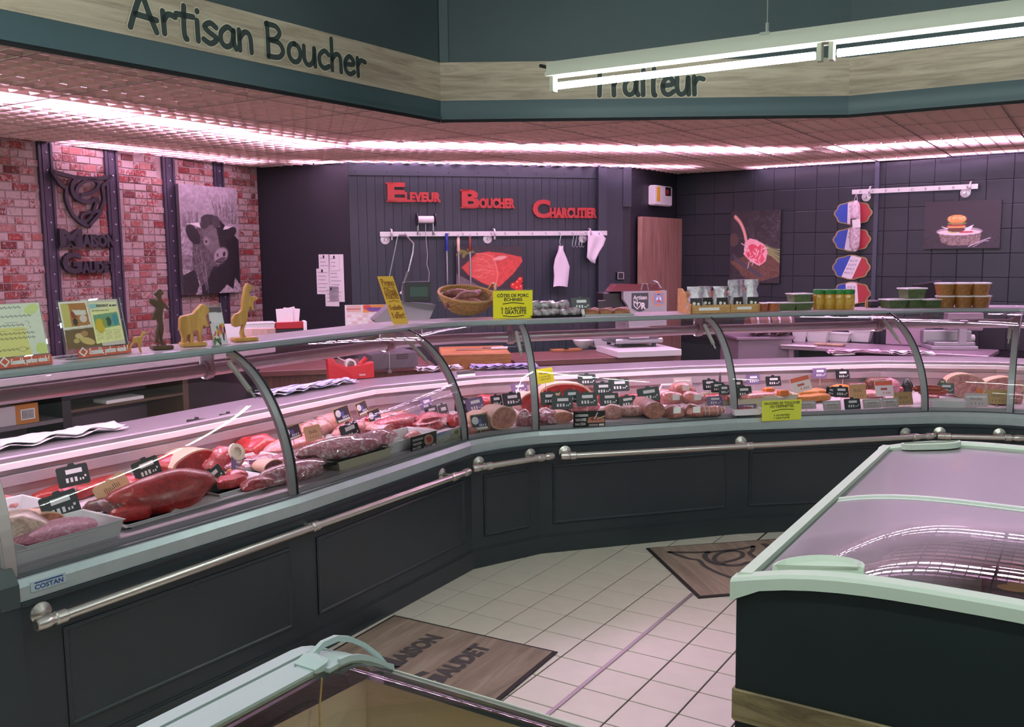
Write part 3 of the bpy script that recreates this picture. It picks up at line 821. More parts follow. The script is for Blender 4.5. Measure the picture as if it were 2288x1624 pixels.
POSTM = mat('glass_post', 'b9b2b6', 0.4, 0.25); SILL = mat('sill_steel', 'b4bdbe', 0.36, 0.45, var=.05, vscale=20); DFR = mat('deck_trim', 'b2adb2', .45, .15)
units = [('display_counter', 'long dark panelled meat counter with curved glass along the left side', [0, 1]),
         ('corner_counter', 'short inner corner counter with narrow curved glass beside the long left counter', [2]),
         ('display_counter', 'long dark panelled meat counter with curved glass across the back', [3, 4]),
         ('corner_counter', 'inner corner counter with ham and sausages behind the right freezer', [5]),
         ('display_counter', 'end of a glass counter cut off at the right picture edge', [6])]
CZB = 0.715
CASE_GLOW = emis('added_case_glow', (1.0, .74, .90), CASE_GLOW_STR)  # added glow, only there to brighten the inside of the cases
UNIT = {}
for nm, lab, ks in units:
    base = S[ks[0]]
    t = thing(nm, lab, 'display counter', base, 0)
    for k in ks: UNIT[k] = t
    for k in ks:
        L = float(np.linalg.norm(S[k + 1] - S[k])); ex, ey = DIR[k], NRM[k]; ez = np.array([0, 0, 1.0])
        W_ = lambda u, v, z: S[k] + ex * u + ey * v + ez * z
        def bx(q, u0, u1, v0, v1, z0, z1): return q.obox(W_((u0 + u1) / 2, (v0 + v1) / 2, (z0 + z1) / 2), ex, ey, ez, (u1 - u0) / 2, (v1 - v0) / 2, (z1 - z0) / 2)
        # front panel with recessed, moulded field
        e0, e1 = (0.13 if k == 0 else 0.075), 0.075
        zb, zt = 0.165, 0.505
        q = MB(base)
        bx(q, 0, L, 0.0, 0.03, 0.10, zb); bx(q, 0, L, 0.0, 0.03, zt, ZS); bx(q, 0, e0, 0, 0.03, zb, zt); bx(q, L - e1, L, 0, 0.03, zb, zt)
        q.build('front_frame', PANEL, t)
        q = MB(base)
        def rr(i, v): return [W_(e0 + i, v, zb + i), W_(L - e1 - i, v, zb + i), W_(L - e1 - i, v, zt - i), W_(e0 + i, v, zt - i)]
        q.loft([rr(0, -.004), rr(.006, -.010), rr(.012, -.009), rr(.036, .018), rr(.046, .020), rr(.05, .020), rr(.058, .012), rr(.075, .012)], cap=True)
        q.build('moulded_panel', PANEL, t)
        q = MB(base); bx(q, 0, L, -.008, .02, 0.0, 0.095); bx(q, 0, L, -.004, .02, .095, .104); q.build('plinth', PANEL, t)
        q = MB(base); bx(q, 0, L, -.012, .03, ZS - .016, ZS - .002); q.build('ledge_strip', PANEL, t)
        # stainless sill
        n = 10 if k in CORN else 2
        pb0 = path_bottom(k, -.004, n); pb1 = path_bottom(k, .012, n); pb2 = path_bottom(k, .034, n); pb3 = path_bottom(k, .052, n)
        rings = [[a + ez * (ZS), a + ez * (ZS + .045), b + ez * (ZT - .004), c + ez * ZT, d + ez * ZT, d + ez * (ZS)] for a, b, c, d in zip(pb0, pb1, pb2, pb3)]
        q = MB(base); q.loft(rings); q.build('sill', SILL, t, smooth=False)
        q = MB(base); p1 = path_bottom(k, .02, n); p2_ = path_bottom(k, .031, n)
        q.loft([[a + ez * (ZT - .003), b + ez * (ZT - .003), b + ez * (ZT + .002), a + ez * (ZT + .002)] for a, b in zip(p1, p2_)]); q.build('sill_gasket', mat('gasket', '4d4d50', 0.7), t)
        # inner front trim, deck, rear wall, ledge
        def sweep(name, sec, m, par=t, cn=8):
            nn = cn if k in CORN else 2
            ps = [path_bottom(k, v, nn) if v < .2 else [off(k, v) * (1 - s_) + off(k + 1, v) * s_ for s_ in np.linspace(0, 1, nn)] for v, z in sec]
            return MB(base).loft([[ps[i][j] + ez * sec[i][1] for i in range(len(sec))] for j in range(nn)]).build(name, m, par)
        sweep('deck_front', [(.052, .66), (.052, .704), (.066, .717), (.078, .717), (.078, .66)], DFR)
        sweep('deck', [(.078, .67), (.078, CZB), (.80, CZB), (.80, .67)], DECK)
        sweep('rear_wall', [(.80, .70), (.80, .80), (.785, .805), (.785, .845), (.80, .85), (.80, .885), (.83, .885), (.83, .70)], REAR)
        rl = sweep('ledge', [(.79, .884), (.79, .915), (.80, .92), (1.10, .92), (1.10, .884)], LEDGE)
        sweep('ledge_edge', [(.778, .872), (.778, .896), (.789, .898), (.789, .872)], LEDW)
        sweep('rear_body', [(1.02, 0.0), (1.02, .884), (1.04, .884), (1.04, 0.0)], STEELD)
        # curved pane
        n = 9 if k in CORN else 2
        bo_ = path_bottom(k, .036, n); to_ = path_top(k, .006, n)
        vs, fs = [], []
        M_ = 16
        for a, b in zip(bo_, to_): vs += prof(a, b, ZT - .004, ZR - .022, M_)
        for i in range(n - 1):
            for j in range(M_ - 1): fs.append((i * M_ + j, (i + 1) * M_ + j, (i + 1) * M_ + j + 1, i * M_ + j + 1))
        q = MB(base); q.add(vs, fs); q.build('glass_pane', GLASS, t, smooth=True)
        # top rail, top shelf, lamp tube
        n = 9 if k in CORN else 2
        r0, r1, r2, r3 = (path_top(k, v, n) for v in (-.004, .004, .03, .05))
        q = MB(base); q.loft([[a + ez * (ZR - .03), a + ez * (ZR - .012), b + ez * (ZR - .002), c + ez * ZR, d + ez * ZR, d + ez * (ZR - .03)] for a, b, c, d in zip(r0, r1, r2, r3)]); q.build('top_rail', RAIL, t)
        r4, r5 = (path_top(k, v, n) for v in (.05, .30))
        q = MB(base); q.loft([[a + ez * (ZR - .012), a + ez * (ZR - .001), b + ez * (ZR - .001), b + ez * (ZR - .012)] for a, b in zip(r4, r5)]); q.build('top_shelf', mat('top_shelf', 'cfc4c8', 0.25, 0.2), t)
        lt = path_top(k, .16, n)
        q = MB(base); q.tube([p + ez * 1.185 for p in lt], .030, 12); lo = q.build('lamp_tube', mat('lamp_housing', 'b8babc', 0.30, 0.95), t, smooth=True)
        q = MB(base)
        for p_, p2_ in zip(lt, lt[1:]): q.obox((p_ + p2_) / 2 + ez * 1.166 + NRM[k] * .021, dirn(p_, p2_), np.array([-dirn(p_, p2_)[1], dirn(p_, p2_)[0], 0]), ez, np.linalg.norm(p2_ - p_) / 2 - .01 * (n == 2), .009, .0035)
        q.build('added_glow_strip', CASE_GLOW, lo)  # emissive strip added out of sight behind the tube to light the meat
        # shelf brackets at the joints
    for k in ks + [ks[-1] + 1]:
        if k == ks[-1] + 1 and k != 7: continue
        a, b = off(k, .036), T[k] + MIT[k] * .006
        kk = min(k, 6); exk = DIR[kk] if k == 0 or k == 7 else (DIR[k - 1] + DIR[k]) / np.linalg.norm(DIR[k - 1] + DIR[k])
        pr = prof(a, b, ZT - .004, ZR - .022, 18); nrm_in = (b - a) / np.linalg.norm(b - a)
        q = MB(base); rings = []
        for i, p in enumerate(pr):
            tg = pr[min(i + 1, 17)] - pr[max(i - 1, 0)]; tg /= np.linalg.norm(tg); inn = np.cross(exk, tg); inn = inn if inn @ nrm_in > 0 or inn[2] < 0 else -inn
            rings.append([p - exk * .02 + inn * .004, p + exk * .02 + inn * .004, p + exk * .016 + inn * .026, p - exk * .016 + inn * .026])
        q.loft(rings); po = q.build('glass_post', POSTM, t)
        q = MB(base); rings = []
        for i, p in enumerate(pr):
            tg = pr[min(i + 1, 17)] - pr[max(i - 1, 0)]; tg /= np.linalg.norm(tg); inn = np.cross(exk, tg); inn = inn if inn @ nrm_in > 0 or inn[2] < 0 else -inn
            rings.append([p + exk * .014 - inn * .003, p + exk * .019 - inn * .003, p + exk * .019 + inn * .004, p + exk * .014 + inn * .004])
        q.loft(rings).build('glass_seal', SEAL, po)
        # gas strut and shelf bracket
        g0 = pr[-3] + nrm_in * .03 - exk * .04 + np.array([0, 0, -.02]); g1 = pr[9] + nrm_in * .055 - exk * .04
        q = MB(base); q.tube([g0, g0 + (g1 - g0) * .8], .011, 8); q.tube([g0, g1], .005, 6); q.build('gas_strut', mat('strut', 'c8c6bc', 0.35), t)
        q = MB(base); c0 = T[k] + MIT[k] * .16 + np.array([0, 0, 1.185])
        q.obox(c0 + np.array([0, 0, .055]), exk, nrm_in, (0, 0, 1), .006, .05, .06); q.lathe([(.04, -.02), (.043, 0), (.04, .02)], c0, 12, True, nrm_in, (0, 0, 1), exk)
        q.build('lamp_bracket', POSTM, t)
# left end of the long counter: cap, glass cheek, end panel
t = UNIT[0]; base = S[0]; ex, ey = DIR[0], NRM[0]; ez = np.array([0, 0, 1.0])
q = MB(base); W_ = lambda u, v, z: S[0] + ex * u + ey * v + ez * z
def bx0(q, u0, u1, v0, v1, z0, z1): return q.obox(W_((u0 + u1) / 2, (v0 + v1) / 2, (z0 + z1) / 2), ex, ey, ez, abs(u1 - u0) / 2, abs(v1 - v0) / 2, abs(z1 - z0) / 2)
bx0(q, -.10, 0, -.008, 1.04, 0, ZS - .012); q.build('end_panel', PANEL, t)
q = MB(base); q.prism([(-.012, ZS - .012), (-.012, .69), (.02, .735), (1.04, .735), (1.04, ZS - .012)], ey, ez, ex, .06, S[0] - ex * .062); q.build('end_cap', mat('end_cap_dark', '3a4244', 0.45), t)
a, b = off(0, .036), T[0] + MIT[0] * .006
pr = prof(a - ex * .012, b - ex * .012, ZT - .004, ZR - .022, 18)
q = MB(base); bk = [W_(-.012, .80, ZR - .03), W_(-.012, .80, .735)]
q.add([*pr, *bk], [tuple(range(20))]); q.build('end_glass', GLASS, t, fix=False)
q = MB(base); rings = []
for i, p in enumerate(pr):
    rings.append([p - ex * .006 - ey * .004, p + ex * .03 - ey * .004, p + ex * .03 + ey * .03, p - ex * .006 + ey * .03])
q.loft(rings).build('end_post', mat('end_post', 'b5a8a6', 0.4, 0.5), t)
# maker's plate on the sill
q = MB(base); u0 = onv(66, 1312, S[0], math.atan2(ex[1], ex[0])); uu = (u0 - S[0]) @ ex
PL = lambda u, z: S[0] + ex * u - ey * .005 + ez * z
bx0(q, uu, uu + .115, -.0075, -.004, .652, .684); plate = q.build('makers_plate', mat('plate_grey', 'aeb8c0', 0.4), t)
q = MB(base); text_into(q, 'COSTAN', uu + .012, .656, uu + .105, .672, ex, ez, -ey, S[0] - ey * .0075, .0006, .03); bx0(q, uu + .012, uu + .105, -.0082, -.0075, .676, .680)
q.build('lettering', mat('plate_blue', '1d3d78', 0.4), plate)
q = MB(S[6]); kx, ky = DIR[6], NRM[6]
q.obox(S[6] + kx * .16 - ky * .006 + ez * .667, kx, ky, ez, .058, .0016, .016); plate = q.build('makers_plate', MATS['plate_grey'], UNIT[6])
q = MB(S[6]); text_into(q, 'COSTAN', .112, .656, .208, .674, kx, ez, -ky, S[6] - ky * .0076, .0006, .03); q.build('lettering', MATS['plate_blue'], plate)

# ------------------------------------------------------------------ bumper rails in front of the panels
def bumper(k0, k1, p0, p1, brk, par, zr=.565, v=-.062):
    kx, ky = dirn(S[k0], S[k1]), None; ky = np.array([-kx[1], kx[0], 0]); ang = math.atan2(kx[1], kx[0]); O = S[k0] + ky * v
    base = np.array(par.location); ua = (onv(*p0, O, ang) - O) @ kx; ub = (onv(*p1, O, ang) - O) @ kx
    q = MB(base); Q = lambda u, z=zr, vv=0: O + kx * u + ky * vv + ez * z
    q.tube([Q(ua), Q(ub)], .0165, 16); o = q.build('bumper_rail', NICKEL, par, smooth=True)
    for u, s in ((ua, 1), (ub, -1)):
        q = MB(base); q.lathe([(.012, 0), (.0195, .003), (.0215, .03), (.0205, .042), (.018, .05), (.0165, .055)], Q(u), 16, True, ky, ez, kx * s); q.build('end_cap', NICKEL, o, smooth=True)
    for pbx in brk:
        u = (onv(pbx, (p0[1] + p1[1]) / 2, O, ang) - O) @ kx
        q = MB(base); q.lathe([(.036, 0), (.035, .006), (.018, .012), (.010, .016), (.009, .06)], Q(u, zr + .012, -v - .001), 18, True, kx, ez, -ky)
        q.lathe([(.0175, -.02), (.022, -.016), (.022, .016), (.0175, .02)], Q(u + .03), 16, True, ky, ez, kx); q.build('bracket', NICKEL, o, smooth=True)
bumper(0, 2, (80, 1398), (1048, 1046), (104, 694, 1010), UNIT[0])
bumper(2, 3, (1055, 1043), (1236, 1018), (1082, 1198), UNIT[2])
bumper(3, 5, (1253, 1016), (2085, 970), (1268, 1665, 2035), UNIT[3])
bumper(5, 6, (2094, 969), (2288, 978), (2105, 2240), UNIT[5])
# ------------------------------------------------------------------ frames along the counters
aL = math.atan2(*(S[2] - S[0])[1::-1]); aM = math.atan2(*(S[5] - S[3])[1::-1]); aC1 = math.atan2(*(S[3] - S[2])[1::-1]); aC2 = math.atan2(*(S[6] - S[5])[1::-1])
FL = Fr(S[0], aL); FM = Fr(S[3], aM); FC1 = Fr(S[2], aC1); FC2 = Fr(S[5], aC2)
TL_ = Fr(T[1], aL); TM_ = Fr(T[3], math.atan2(*(T[5] - T[3])[1::-1]))
FRS = {'L': FL, 'M': FM, 'C': FC1, 'D': FC2}
def mpp(P): return float((np.asarray(P) - EYE) @ CF) / FPX
def shelf(x, y): return onz(x, y, ZR)
PAPER = mat('paper', 'ece6e4', 0.6); YEL = mat('yellow_card', 'f2e21c', 0.5); INK = mat('ink_black', '18181a', 0.6)
def put_text(s, m, par, x0, z0, x1, z1, y=-0.002, bold=0.0, name='lettering', t=0.0006):
    return text_into(MB(), s, x0, z0, x1, z1, (1, 0, 0), (0, 0, 1), (0, -1, 0), (0, y, 0), t, bold).build(name, m, par, fix=False)

# ------------------------------------------------------------------ chest freezers
FZ_FRAME = mat('freezer_frame', 'ccd6c6', 0.4); FZ_BODY = mat('freezer_dark', '1a2425', 0.45, var=.06, vscale=5)
FZ_LINER = mat('freezer_liner', 'c4c6c2', 0.5, var=.05, vscale=6)
FZ_WOOD = woodmat('freezer_wood', '4a3b2c', 'a3906f', '82704f', scale=(1.6, 1, 12), ring=1.0, nscale=2.2)
LIDG = glassmat('lid_glass', (0.97, 0.98, 0.97), haze=0.70, hazecol=(0.60, 0.52, 0.56), ior=1.4, hscale=1.5, lo=.02, hi=.62, frost_glare=(-1.1, .95, 0))  # mauve haze: frosting and the pink ceiling's reflection, both put into the film colour
LIDG2 = glassmat('lid_glass_clear', (0.97, 0.97, 0.95), haze=0.08, hazecol=(0.55, 0.52, 0.48), ior=1.3, hscale=2.0)
def zarch(u, W=1.0, top=0.922, drop=0.057): return top - drop * abs(2 * u / W - 1) ** 3
aZ = R(-32.5); ZP = onz(1645, 1300, .855); t = thing('chest_freezer', 'chest freezer with pale green frame and sliding curved glass lids at right', 'freezer', (ZP[0], ZP[1], 0), aZ)
FW, FLn = 1.0, 1.84
us = np.linspace(0, 1, 17)
# body: four walls, with wood band
q = MB(); 
def endwall(q, y0, y1):
    pts = [(0.004, 0.05)] + [(0.996, 0.05)] + [(FW * u, zarch(u) - .028) for u in us[::-1] if 0 <= u <= 1]
    q.prism(pts, (1, 0, 0), (0, 0, 1), (0, 1, 0), y1 - y0, (0, y0, 0))
endwall(q, 0.004, 0.03); q.build('front_panel', FZ_BODY, t)
q = MB(); endwall(q, FLn - .03, FLn - .004); q.build('rear_panel', FZ_BODY, t)
for x0, x1 in ((0.004, .03), (FW - .03, FW - .004)): MB().box((x0, .03, .05), (x1, FLn - .03, .83)).build('side_panel', FZ_BODY, t)
MB().box((.03, .03, .02), (FW - .03, FLn - .03, .05)).build('base', FZ_BODY, t)
MB().cbox((0.0, -.006, .488), (FW, .004, .574), .003).build('wood_band', FZ_WOOD, t)
MB().cbox((-.006, .0, .488), (.004, FLn, .574), .003).build('wood_band', FZ_WOOD, t)
q = MB()
for k in range(5): q.box((-.016, .02, .30 + .028 * k), (.004, .30, .316 + .028 * k))
q.build('vent_grille', BLACK, t)
# frame: two arched ends and two side rails
for y0, y1 in ((-.012, .05), (FLn - .05, FLn + .012)):
    q = MB(); rings = []
    for u in us:
        zt = zarch(u); zb = zt - .037 - (.02 if u < .03 or u > .97 else 0); x = FW * u + (-.012 if u == 0 else .012 if u == 1 else 0)
        rings.append([(x, y0, zb), (x, y1, zb), (x, y1, zt - .006), (x, y1 - .012, zt), (x, y0 + .008, zt), (x, y0, zt - .008)])
    q.loft(rings).build('end_frame', FZ_FRAME, t)
for x0, x1, xi in ((-.012, .034, .05), (FW + .012, FW - .034, FW - .05)):
    q = MB(); z = .866
    q.loft([[(x0, y, z - .05), (x1, y, z - .05), (x1, y, z + .012), (x0 + (x1 - x0) * .3, y, z + .010), (x0, y, z - .006)] for y in (.02, FLn - .02)]); q.build('side_rail', FZ_FRAME, t)
    q = MB(); q.loft([[(x1, y, z - .03), (xi, y, z - .03), (xi, y, z - .004), (x1, y, z - .004)] for y in (.02, FLn - .02)]); q.build('lid_channel', mat('channel_dark', '4d5650', 0.5), t)
# liner
q = MB(); xi0, xi1, yi0, yi1 = .05, FW - .05, .05, FLn - .05
q.add([(xi0, yi0, .86), (xi1, yi0, .86), (xi1, yi1, .86), (xi0, yi1, .86), (xi0, yi0, .28), (xi1, yi0, .28), (xi1, yi1, .28), (xi0, yi1, .28)], [(0, 1, 5, 4), (1, 2, 6, 5), (2, 3, 7, 6), (3, 0, 4, 7), (4, 5, 6, 7)])
q.build('liner', FZ_LINER, t, fix=False)
# two curved lids
ysplit = float((onz(1880, 1106, .885) - ZP) @ np.array([math.sin(-aZ), math.cos(aZ), 0]))
def lid(y0, y1, dz, hand_y, g):
    q = MB(); vs = []; fs = []
    for y in (y0, y1): vs += [(FW * (.045 + .91 * u), y, zarch(.045 + .91 * u) - .012 + dz) for u in us]
    fs = [(i, i + 1, i + 18, i + 17) for i in range(16)]; q.add(vs, fs); q.build('glass_lid', g, t, smooth=True, fix=False)
    for y in (y0, y1):
        if abs(y - ysplit) > .03: continue
        q = MB(); q.loft([[(FW * (.045 + .91 * u), y - .008, zarch(.045 + .91 * u) - .016 + dz), (FW * (.045 + .91 * u), y + .008, zarch(.045 + .91 * u) - .016 + dz), (FW * (.045 + .91 * u), y + .008, zarch(.045 + .91 * u) - .004 + dz), (FW * (.045 + .91 * u), y - .008, zarch(.045 + .91 * u) - .004 + dz)] for u in us])
        q.build('lid_edge', mat('lid_edge', 'e4e8e0', 0.4), t)
lid(.04, ysplit, 0.0, 0, LIDG); lid(ysplit - .02, FLn - .04, -.006, 0, LIDG)
for (cx, cy, s_) in ((.185, .052, 1), (.19, FLn - .052, -1)):
    q = MB(); n = 14; o_, i_ = [], []
    for a in np.linspace(0, math.pi, n):
        o_.append((cx - .110 * math.cos(a), cy + s_ * .085 * math.sin(a) ** .8)); 
    zz = [zarch(min(max(x, 0), 1)) for x, y in o_]
    q.loft([[(x, y, z - .012) for (x, y), z in zip(o_, zz)], [(x, y, z + .010) for (x, y), z in zip(o_, zz)], [(cx + (x - cx) * .93, cy + (y - cy) * .9, z + .012) for (x, y), z in zip(o_, zz)], [(cx + (x - cx) * .86, cy + (y - cy) * .82, z + .001) for (x, y), z in zip(o_, zz)]])
    q.build('lid_handle', FZ_FRAME, t)
FZR = Fr(ZP, aZ)
# wire basket dividers and frozen goods inside
q = MB()
for k in range(14): q.tube([(.16 + .055 * k, .30, .42), (.16 + .055 * k, .30, .72)], .0028, 5)
for z in (.72, .60, .48): q.tube([(.14, .30, z), (.95, .30, z)], .0032, 5)
bk = q.build('wire_divider', WHITE); bk.location = (ZP[0], ZP[1], 0); bk.rotation_euler = (0, 0, aZ); tag(bk, 'white wire divider standing inside the right chest freezer', 'basket')
def fz_box(u, v, z, w, d, h, c1, c2, label, rz=0.0, deco='eggs'):
    P = FZR.w(u, v, z); t = thing('frozen_box', label, 'food box', P, aZ + rz, 'frozen food boxes in the right freezer')
    MB().cbox((-w / 2, -d / 2, 0), (w / 2, d / 2, h), .003).build('carton', mat('carton_' + c1, c1, .5), t)
    q = MB().box((-w / 2 + .012, -d / 2 + .012, h), (w / 2 - .012, d / 2 - .012, h + .0012)); q.build('top_print', mat('print_' + c2, c2, .5, var=.25, vscale=30), t)
    q = MB()
    if deco == 'oval': q.disc((0, 0, h + .002), (1, 0, 0), (0, 1, 0), w * .36, 20, d * .30)
    else:
        for k in range(3): q.disc((-w * .2 + k * w * .1, -d * .1 + k * d * .12, h + .002 + .0002 * k), (1, 0, 0), (0, 1, 0), w * .16, 14, d * .10)
    q.build('picture', mat('pic_tan' if deco != 'oval' else 'pic_clear', 'c99a62' if deco != 'oval' else 'b8b0ae', .4), t)
    return t
MB().box((.06, .06, .28), (FW - .06, FLn - .06, .30))
fz_box(.62, .74, .30, .26, .30, .42, '2b2a33', '3a3d4c', 'navy carton with tan pastries on its lid in the right freezer', .1)
fz_box(.64, .30 + .16, .30, .24, .2, .36, '35303a', '3b3542', 'dark carton with a clear oval window in the right freezer', .0, 'oval')
fz_box(.66, .17, .30, .24, .17, .33, '3a3440', '453c4a', 'dark carton with clear oval window nearest the freezer front', .02, 'oval')
fz_box(.30, .45, .30, .26, .16, .37, '9a8a70', 'b06a3a', 'pale carton with orange picture lying left in the right freezer', .05)
fz_box(.845, .5, .30, .17, .3, .40, '8a6a4a', '3f8a86', 'teal and brown carton at the right of the freezer', -.05)
fz_box(.40, .78, .30, .22, .18, .30, 'b0a6a0', 'a08888', 'pale pink carton behind the white wire divider', .1)
q = MB(); q.tube([(.12, .86, .80), (.34, .80, .845), (.47, .82, .85)], .006, 6); q.tube([(.43, .82, .85), (.43, .82, .875), (.445, .83, .89), (.46, .83, .875), (.455, .83, .865)], .003, 6)
hg = q.build('coat_hanger', WHITE); hg.location = (ZP[0], ZP[1], 0); hg.rotation_euler = (0, 0, aZ); tag(hg, 'white plastic hanger lying under the glass of the right freezer', 'hanger')

# --- near freezer at the bottom edge of the picture (grey frame, open beige bin)
GP = onz(833, 1484, .80)
t = thing('chest_freezer', 'chest freezer with grey frame and empty beige bin at the bottom edge', 'freezer', (GP[0], GP[1], 0), aZ)
GREYF = mat('freezer_grey', 'aab7b5', 0.38); GREYD = mat('freezer_groove', '4a5254', 0.5)
def topz(y):   # section from the far edge (y=0) towards the viewer (y<0)
    s = min(1.0, -y / .16); return .80 + .075 * math.sin(s * math.pi / 2)
ys = [0, -.01, -.025, -.045, -.07, -.1, -.13, -.16, -.3, -.6, -.92]
LX = -.08
def strip(name, x0, x1, dz, m, th=.03):
    q = MB(); q.loft([[(x0, y, topz(y) + dz - th), (x1, y, topz(y) + dz - th), (x1, y, topz(y) + dz), (x0, y, topz(y) + dz)] for y in ys]); return q.build(name, m, t)
strip('end_frame', LX, LX + .034, 0.0, GREYF, .05); strip('end_groove', LX + .034, LX + .040, -.008, GREYD); strip('end_frame', LX + .040, LX + .064, -.002, GREYF); strip('end_gap', LX + .064, LX + .070, -.012, GREYD); strip('lid_border', LX + .070, LX + .113, .002, GREYF, .012)
q = MB(); vs = []; fs = []
yy = list(ys)
for x in (LX + .11, 1.55): vs += [(x, y, topz(y) - .004) for y in yy]
nn = len(yy); fs = [(i, i + 1, nn + i + 1, nn + i) for i in range(nn - 1)]
q.add(vs, fs); q.build('glass_lid', LIDG2, t, smooth=True, fix=False)
MB().box((LX + .115, -.006, .772), (1.55, .012, .796)).build('edge_rail', mat('edge_rail_pale', 'b9c2b4', .4), t)
q = MB()
q.box((LX + .004, -.93, .04), (LX + .03, .006, .80)); q.box((LX + .03, -.03, .04), (1.55, .006, .775)); q.box((1.52, -.93, .04), (1.55, -.03, .775)); q.box((LX + .03, -.93, .04), (1.52, -.90, .80)); q.box((LX + .03, -.90, .04), (1.52, -.03, .08))
q.build('body', FZ_BODY, t)
LIN1 = mat('bin_upper', 'd8c4ac', 0.45, var=.08, vscale=5); LIN2 = mat('bin_lower', 'f2dcae', 0.5, var=.1, vscale=4)
q = MB(); x0, x1, y0, y1 = .02, 1.5, -.88, -.045
q.add([(x0, y0, .83), (x1, y0, .79), (x1, y1, .79), (x0, y1, .79), (x0, y0, .60), (x1, y0, .60), (x1, y1, .60), (x0, y1, .60)], [(0, 1, 5, 4), (1, 2, 6, 5), (2, 3, 7, 6), (3, 0, 4, 7)]); q.build('bin_upper', LIN1, t, fix=False)
q = MB(); e = .012; x0 += e; x1 -= e; y0 += e; y1 -= e
q.add([(x0, y0, .60), (x1, y0, .60), (x1, y1, .60), (x0, y1, .60), (x0, y0, .34), (x1, y0, .34), (x1, y1, .34), (x0, y1, .34)], [(0, 1, 5, 4), (1, 2, 6, 5), (2, 3, 7, 6), (3, 0, 4, 7), (4, 5, 6, 7)])
q.box((x0 - e, y1 - .004, .59), (x1 + e, y1 + e, .604)).box((x0 - e, y0, .59), (x0 + .004, y1, .604)); q.build('bin_lower', LIN2, t, fix=False)
q = MB(); A_ = [(-.02, -.15, .86), (-.015, -.19, .70), (.03, -.24, .45)]
q.tube([(.045, -.20, .862), (.045, -.21, .80), (.055, -.22, .70), (.06, -.24, .55), (.065, -.26, .4)], .0022, 5); q.build('cord', mat('yellow_cord', 'd8b25a', .6), t)
# corner hand grip, lying over the bend of the lid
q = MB(); yg = [.004, -.01, -.025, -.045, -.07, -.1, -.13, -.16, -.19]
q.loft([[(LX + .066, y, topz(min(y, 0)) - .006), (LX + .135, y, topz(min(y, 0)) - .006), (LX + .135, y, topz(min(y, 0)) + .004), (LX + .066, y, topz(min(y, 0)) + .004)] for y in yg])
q.loft([[(LX + .060, -.21, .872), (LX + .118, -.21, .872), (LX + .118, -.21, .880), (LX + .060, -.21, .880)], [(LX + .060, -.185, .872), (LX + .125, -.185, .872), (LX + .125, -.185, .888), (LX + .062, -.185, .892)], [(LX + .066, -.165, .87), (LX + .110, -.165, .87), (LX + .110, -.165, .884), (LX + .066, -.165, .890)]])
q.build('corner_grip', GREYF, t)
q = MB(); q.loft([[(LX + .064 + b, y, z - .012), (LX + .078 + b, y, z - .012), (LX + .076 + b, y, z), (LX + .066 + b, y, z)] for y, z, b in ((-.18, .888, 0), (-.14, .902, -.002), (-.10, .900, -.002), (-.06, .884, .0), (-.03, .862, .012), (-.005, .832, .03), (.006, .806, .045))]); q.loft([[(LX + .128, y, topz(min(y, 0))), (LX + .138, y, topz(min(y, 0))), (LX + .136, y, topz(min(y, 0)) + .012), (LX + .130, y, topz(min(y, 0)) + .012)] for y in yg[:8]]); q.build('grip_rim', GREYF, t)

# ------------------------------------------------------------------ logo strokes (shield with a script G), unit box 0..1, y up
LOGO = [([(0, .98), (.18, .935), (.40, .90), (.62, .90), (.82, .92), (1.0, .97)], .055), ([(1.0, .97), (.93, .85), (.85, .76), (.86, .55), (.82, .40), (.74, .22), (.62, .02 + .06), (.56, 0.0)], .052),
        ([(0, .98), (.07, .85), (.14, .74), (.215, .68), (.205, .52), (.24, .36), (.31, .20), (.42, .08), (.56, 0.0)], .052),
        ([(.42, .89), (.34, .80), (.31, .68), (.34, .57), (.42, .50), (.50, .47), (.60, .47), (.70, .52), (.74, .50)], .060),
        ([(.43, .53), (.38, .63), (.43, .74), (.54, .84), (.70, .88), (.78, .82), (.73, .70), (.60, .62), (.47, .58)], .050),
        ([(.73, .51), (.68, .36), (.61, .20), (.52, .11), (.44, .12), (.46, .21), (.56, .26), (.67, .28), (.76, .31)], .042)]
def logo_into(q, w, h, ax, ay, az, P, t):
    for pts, wd in LOGO: stroke_into(q, [(a * w, b * h) for a, b in pts], wd * w, ax, ay, az, P, t, True, 5)
    return q
def capword(q, big, rest, x0, y0, x1, y1, ax, ay, az, P, t, kb=.34, hs=.62, drop=0.0):
    """display lettering: a large slab-serif capital with smaller joined capitals on a common backing line"""
    w, h = x1 - x0, y1 - y0
    text_into(q, big, x0, y0 + h * drop, x0 + w * kb, y1, ax, ay, az, P, t, .045)
    # slab feet on the big letter
    for fx in (0.0, .62):
        if big in 'EBM': stroke_into(q, [(x0 - w * .01 + fx * w * kb * .9, y0 + h * (drop + .04)), (x0 + w * kb * (.36 + fx * .62), y0 + h * (drop + .04))], h * .09, ax, ay, az, P, t, False)
    if big in 'EB': stroke_into(q, [(x0 - w * .015, y1 - h * .05), (x0 + w * kb * .4, y1 - h * .05)], h * .09, ax, ay, az, P, t, False)
    text_into(q, rest, x0 + w * (kb - .012), y0, x1, y0 + h * hs, ax, ay, az, P, t, .06)
    return q

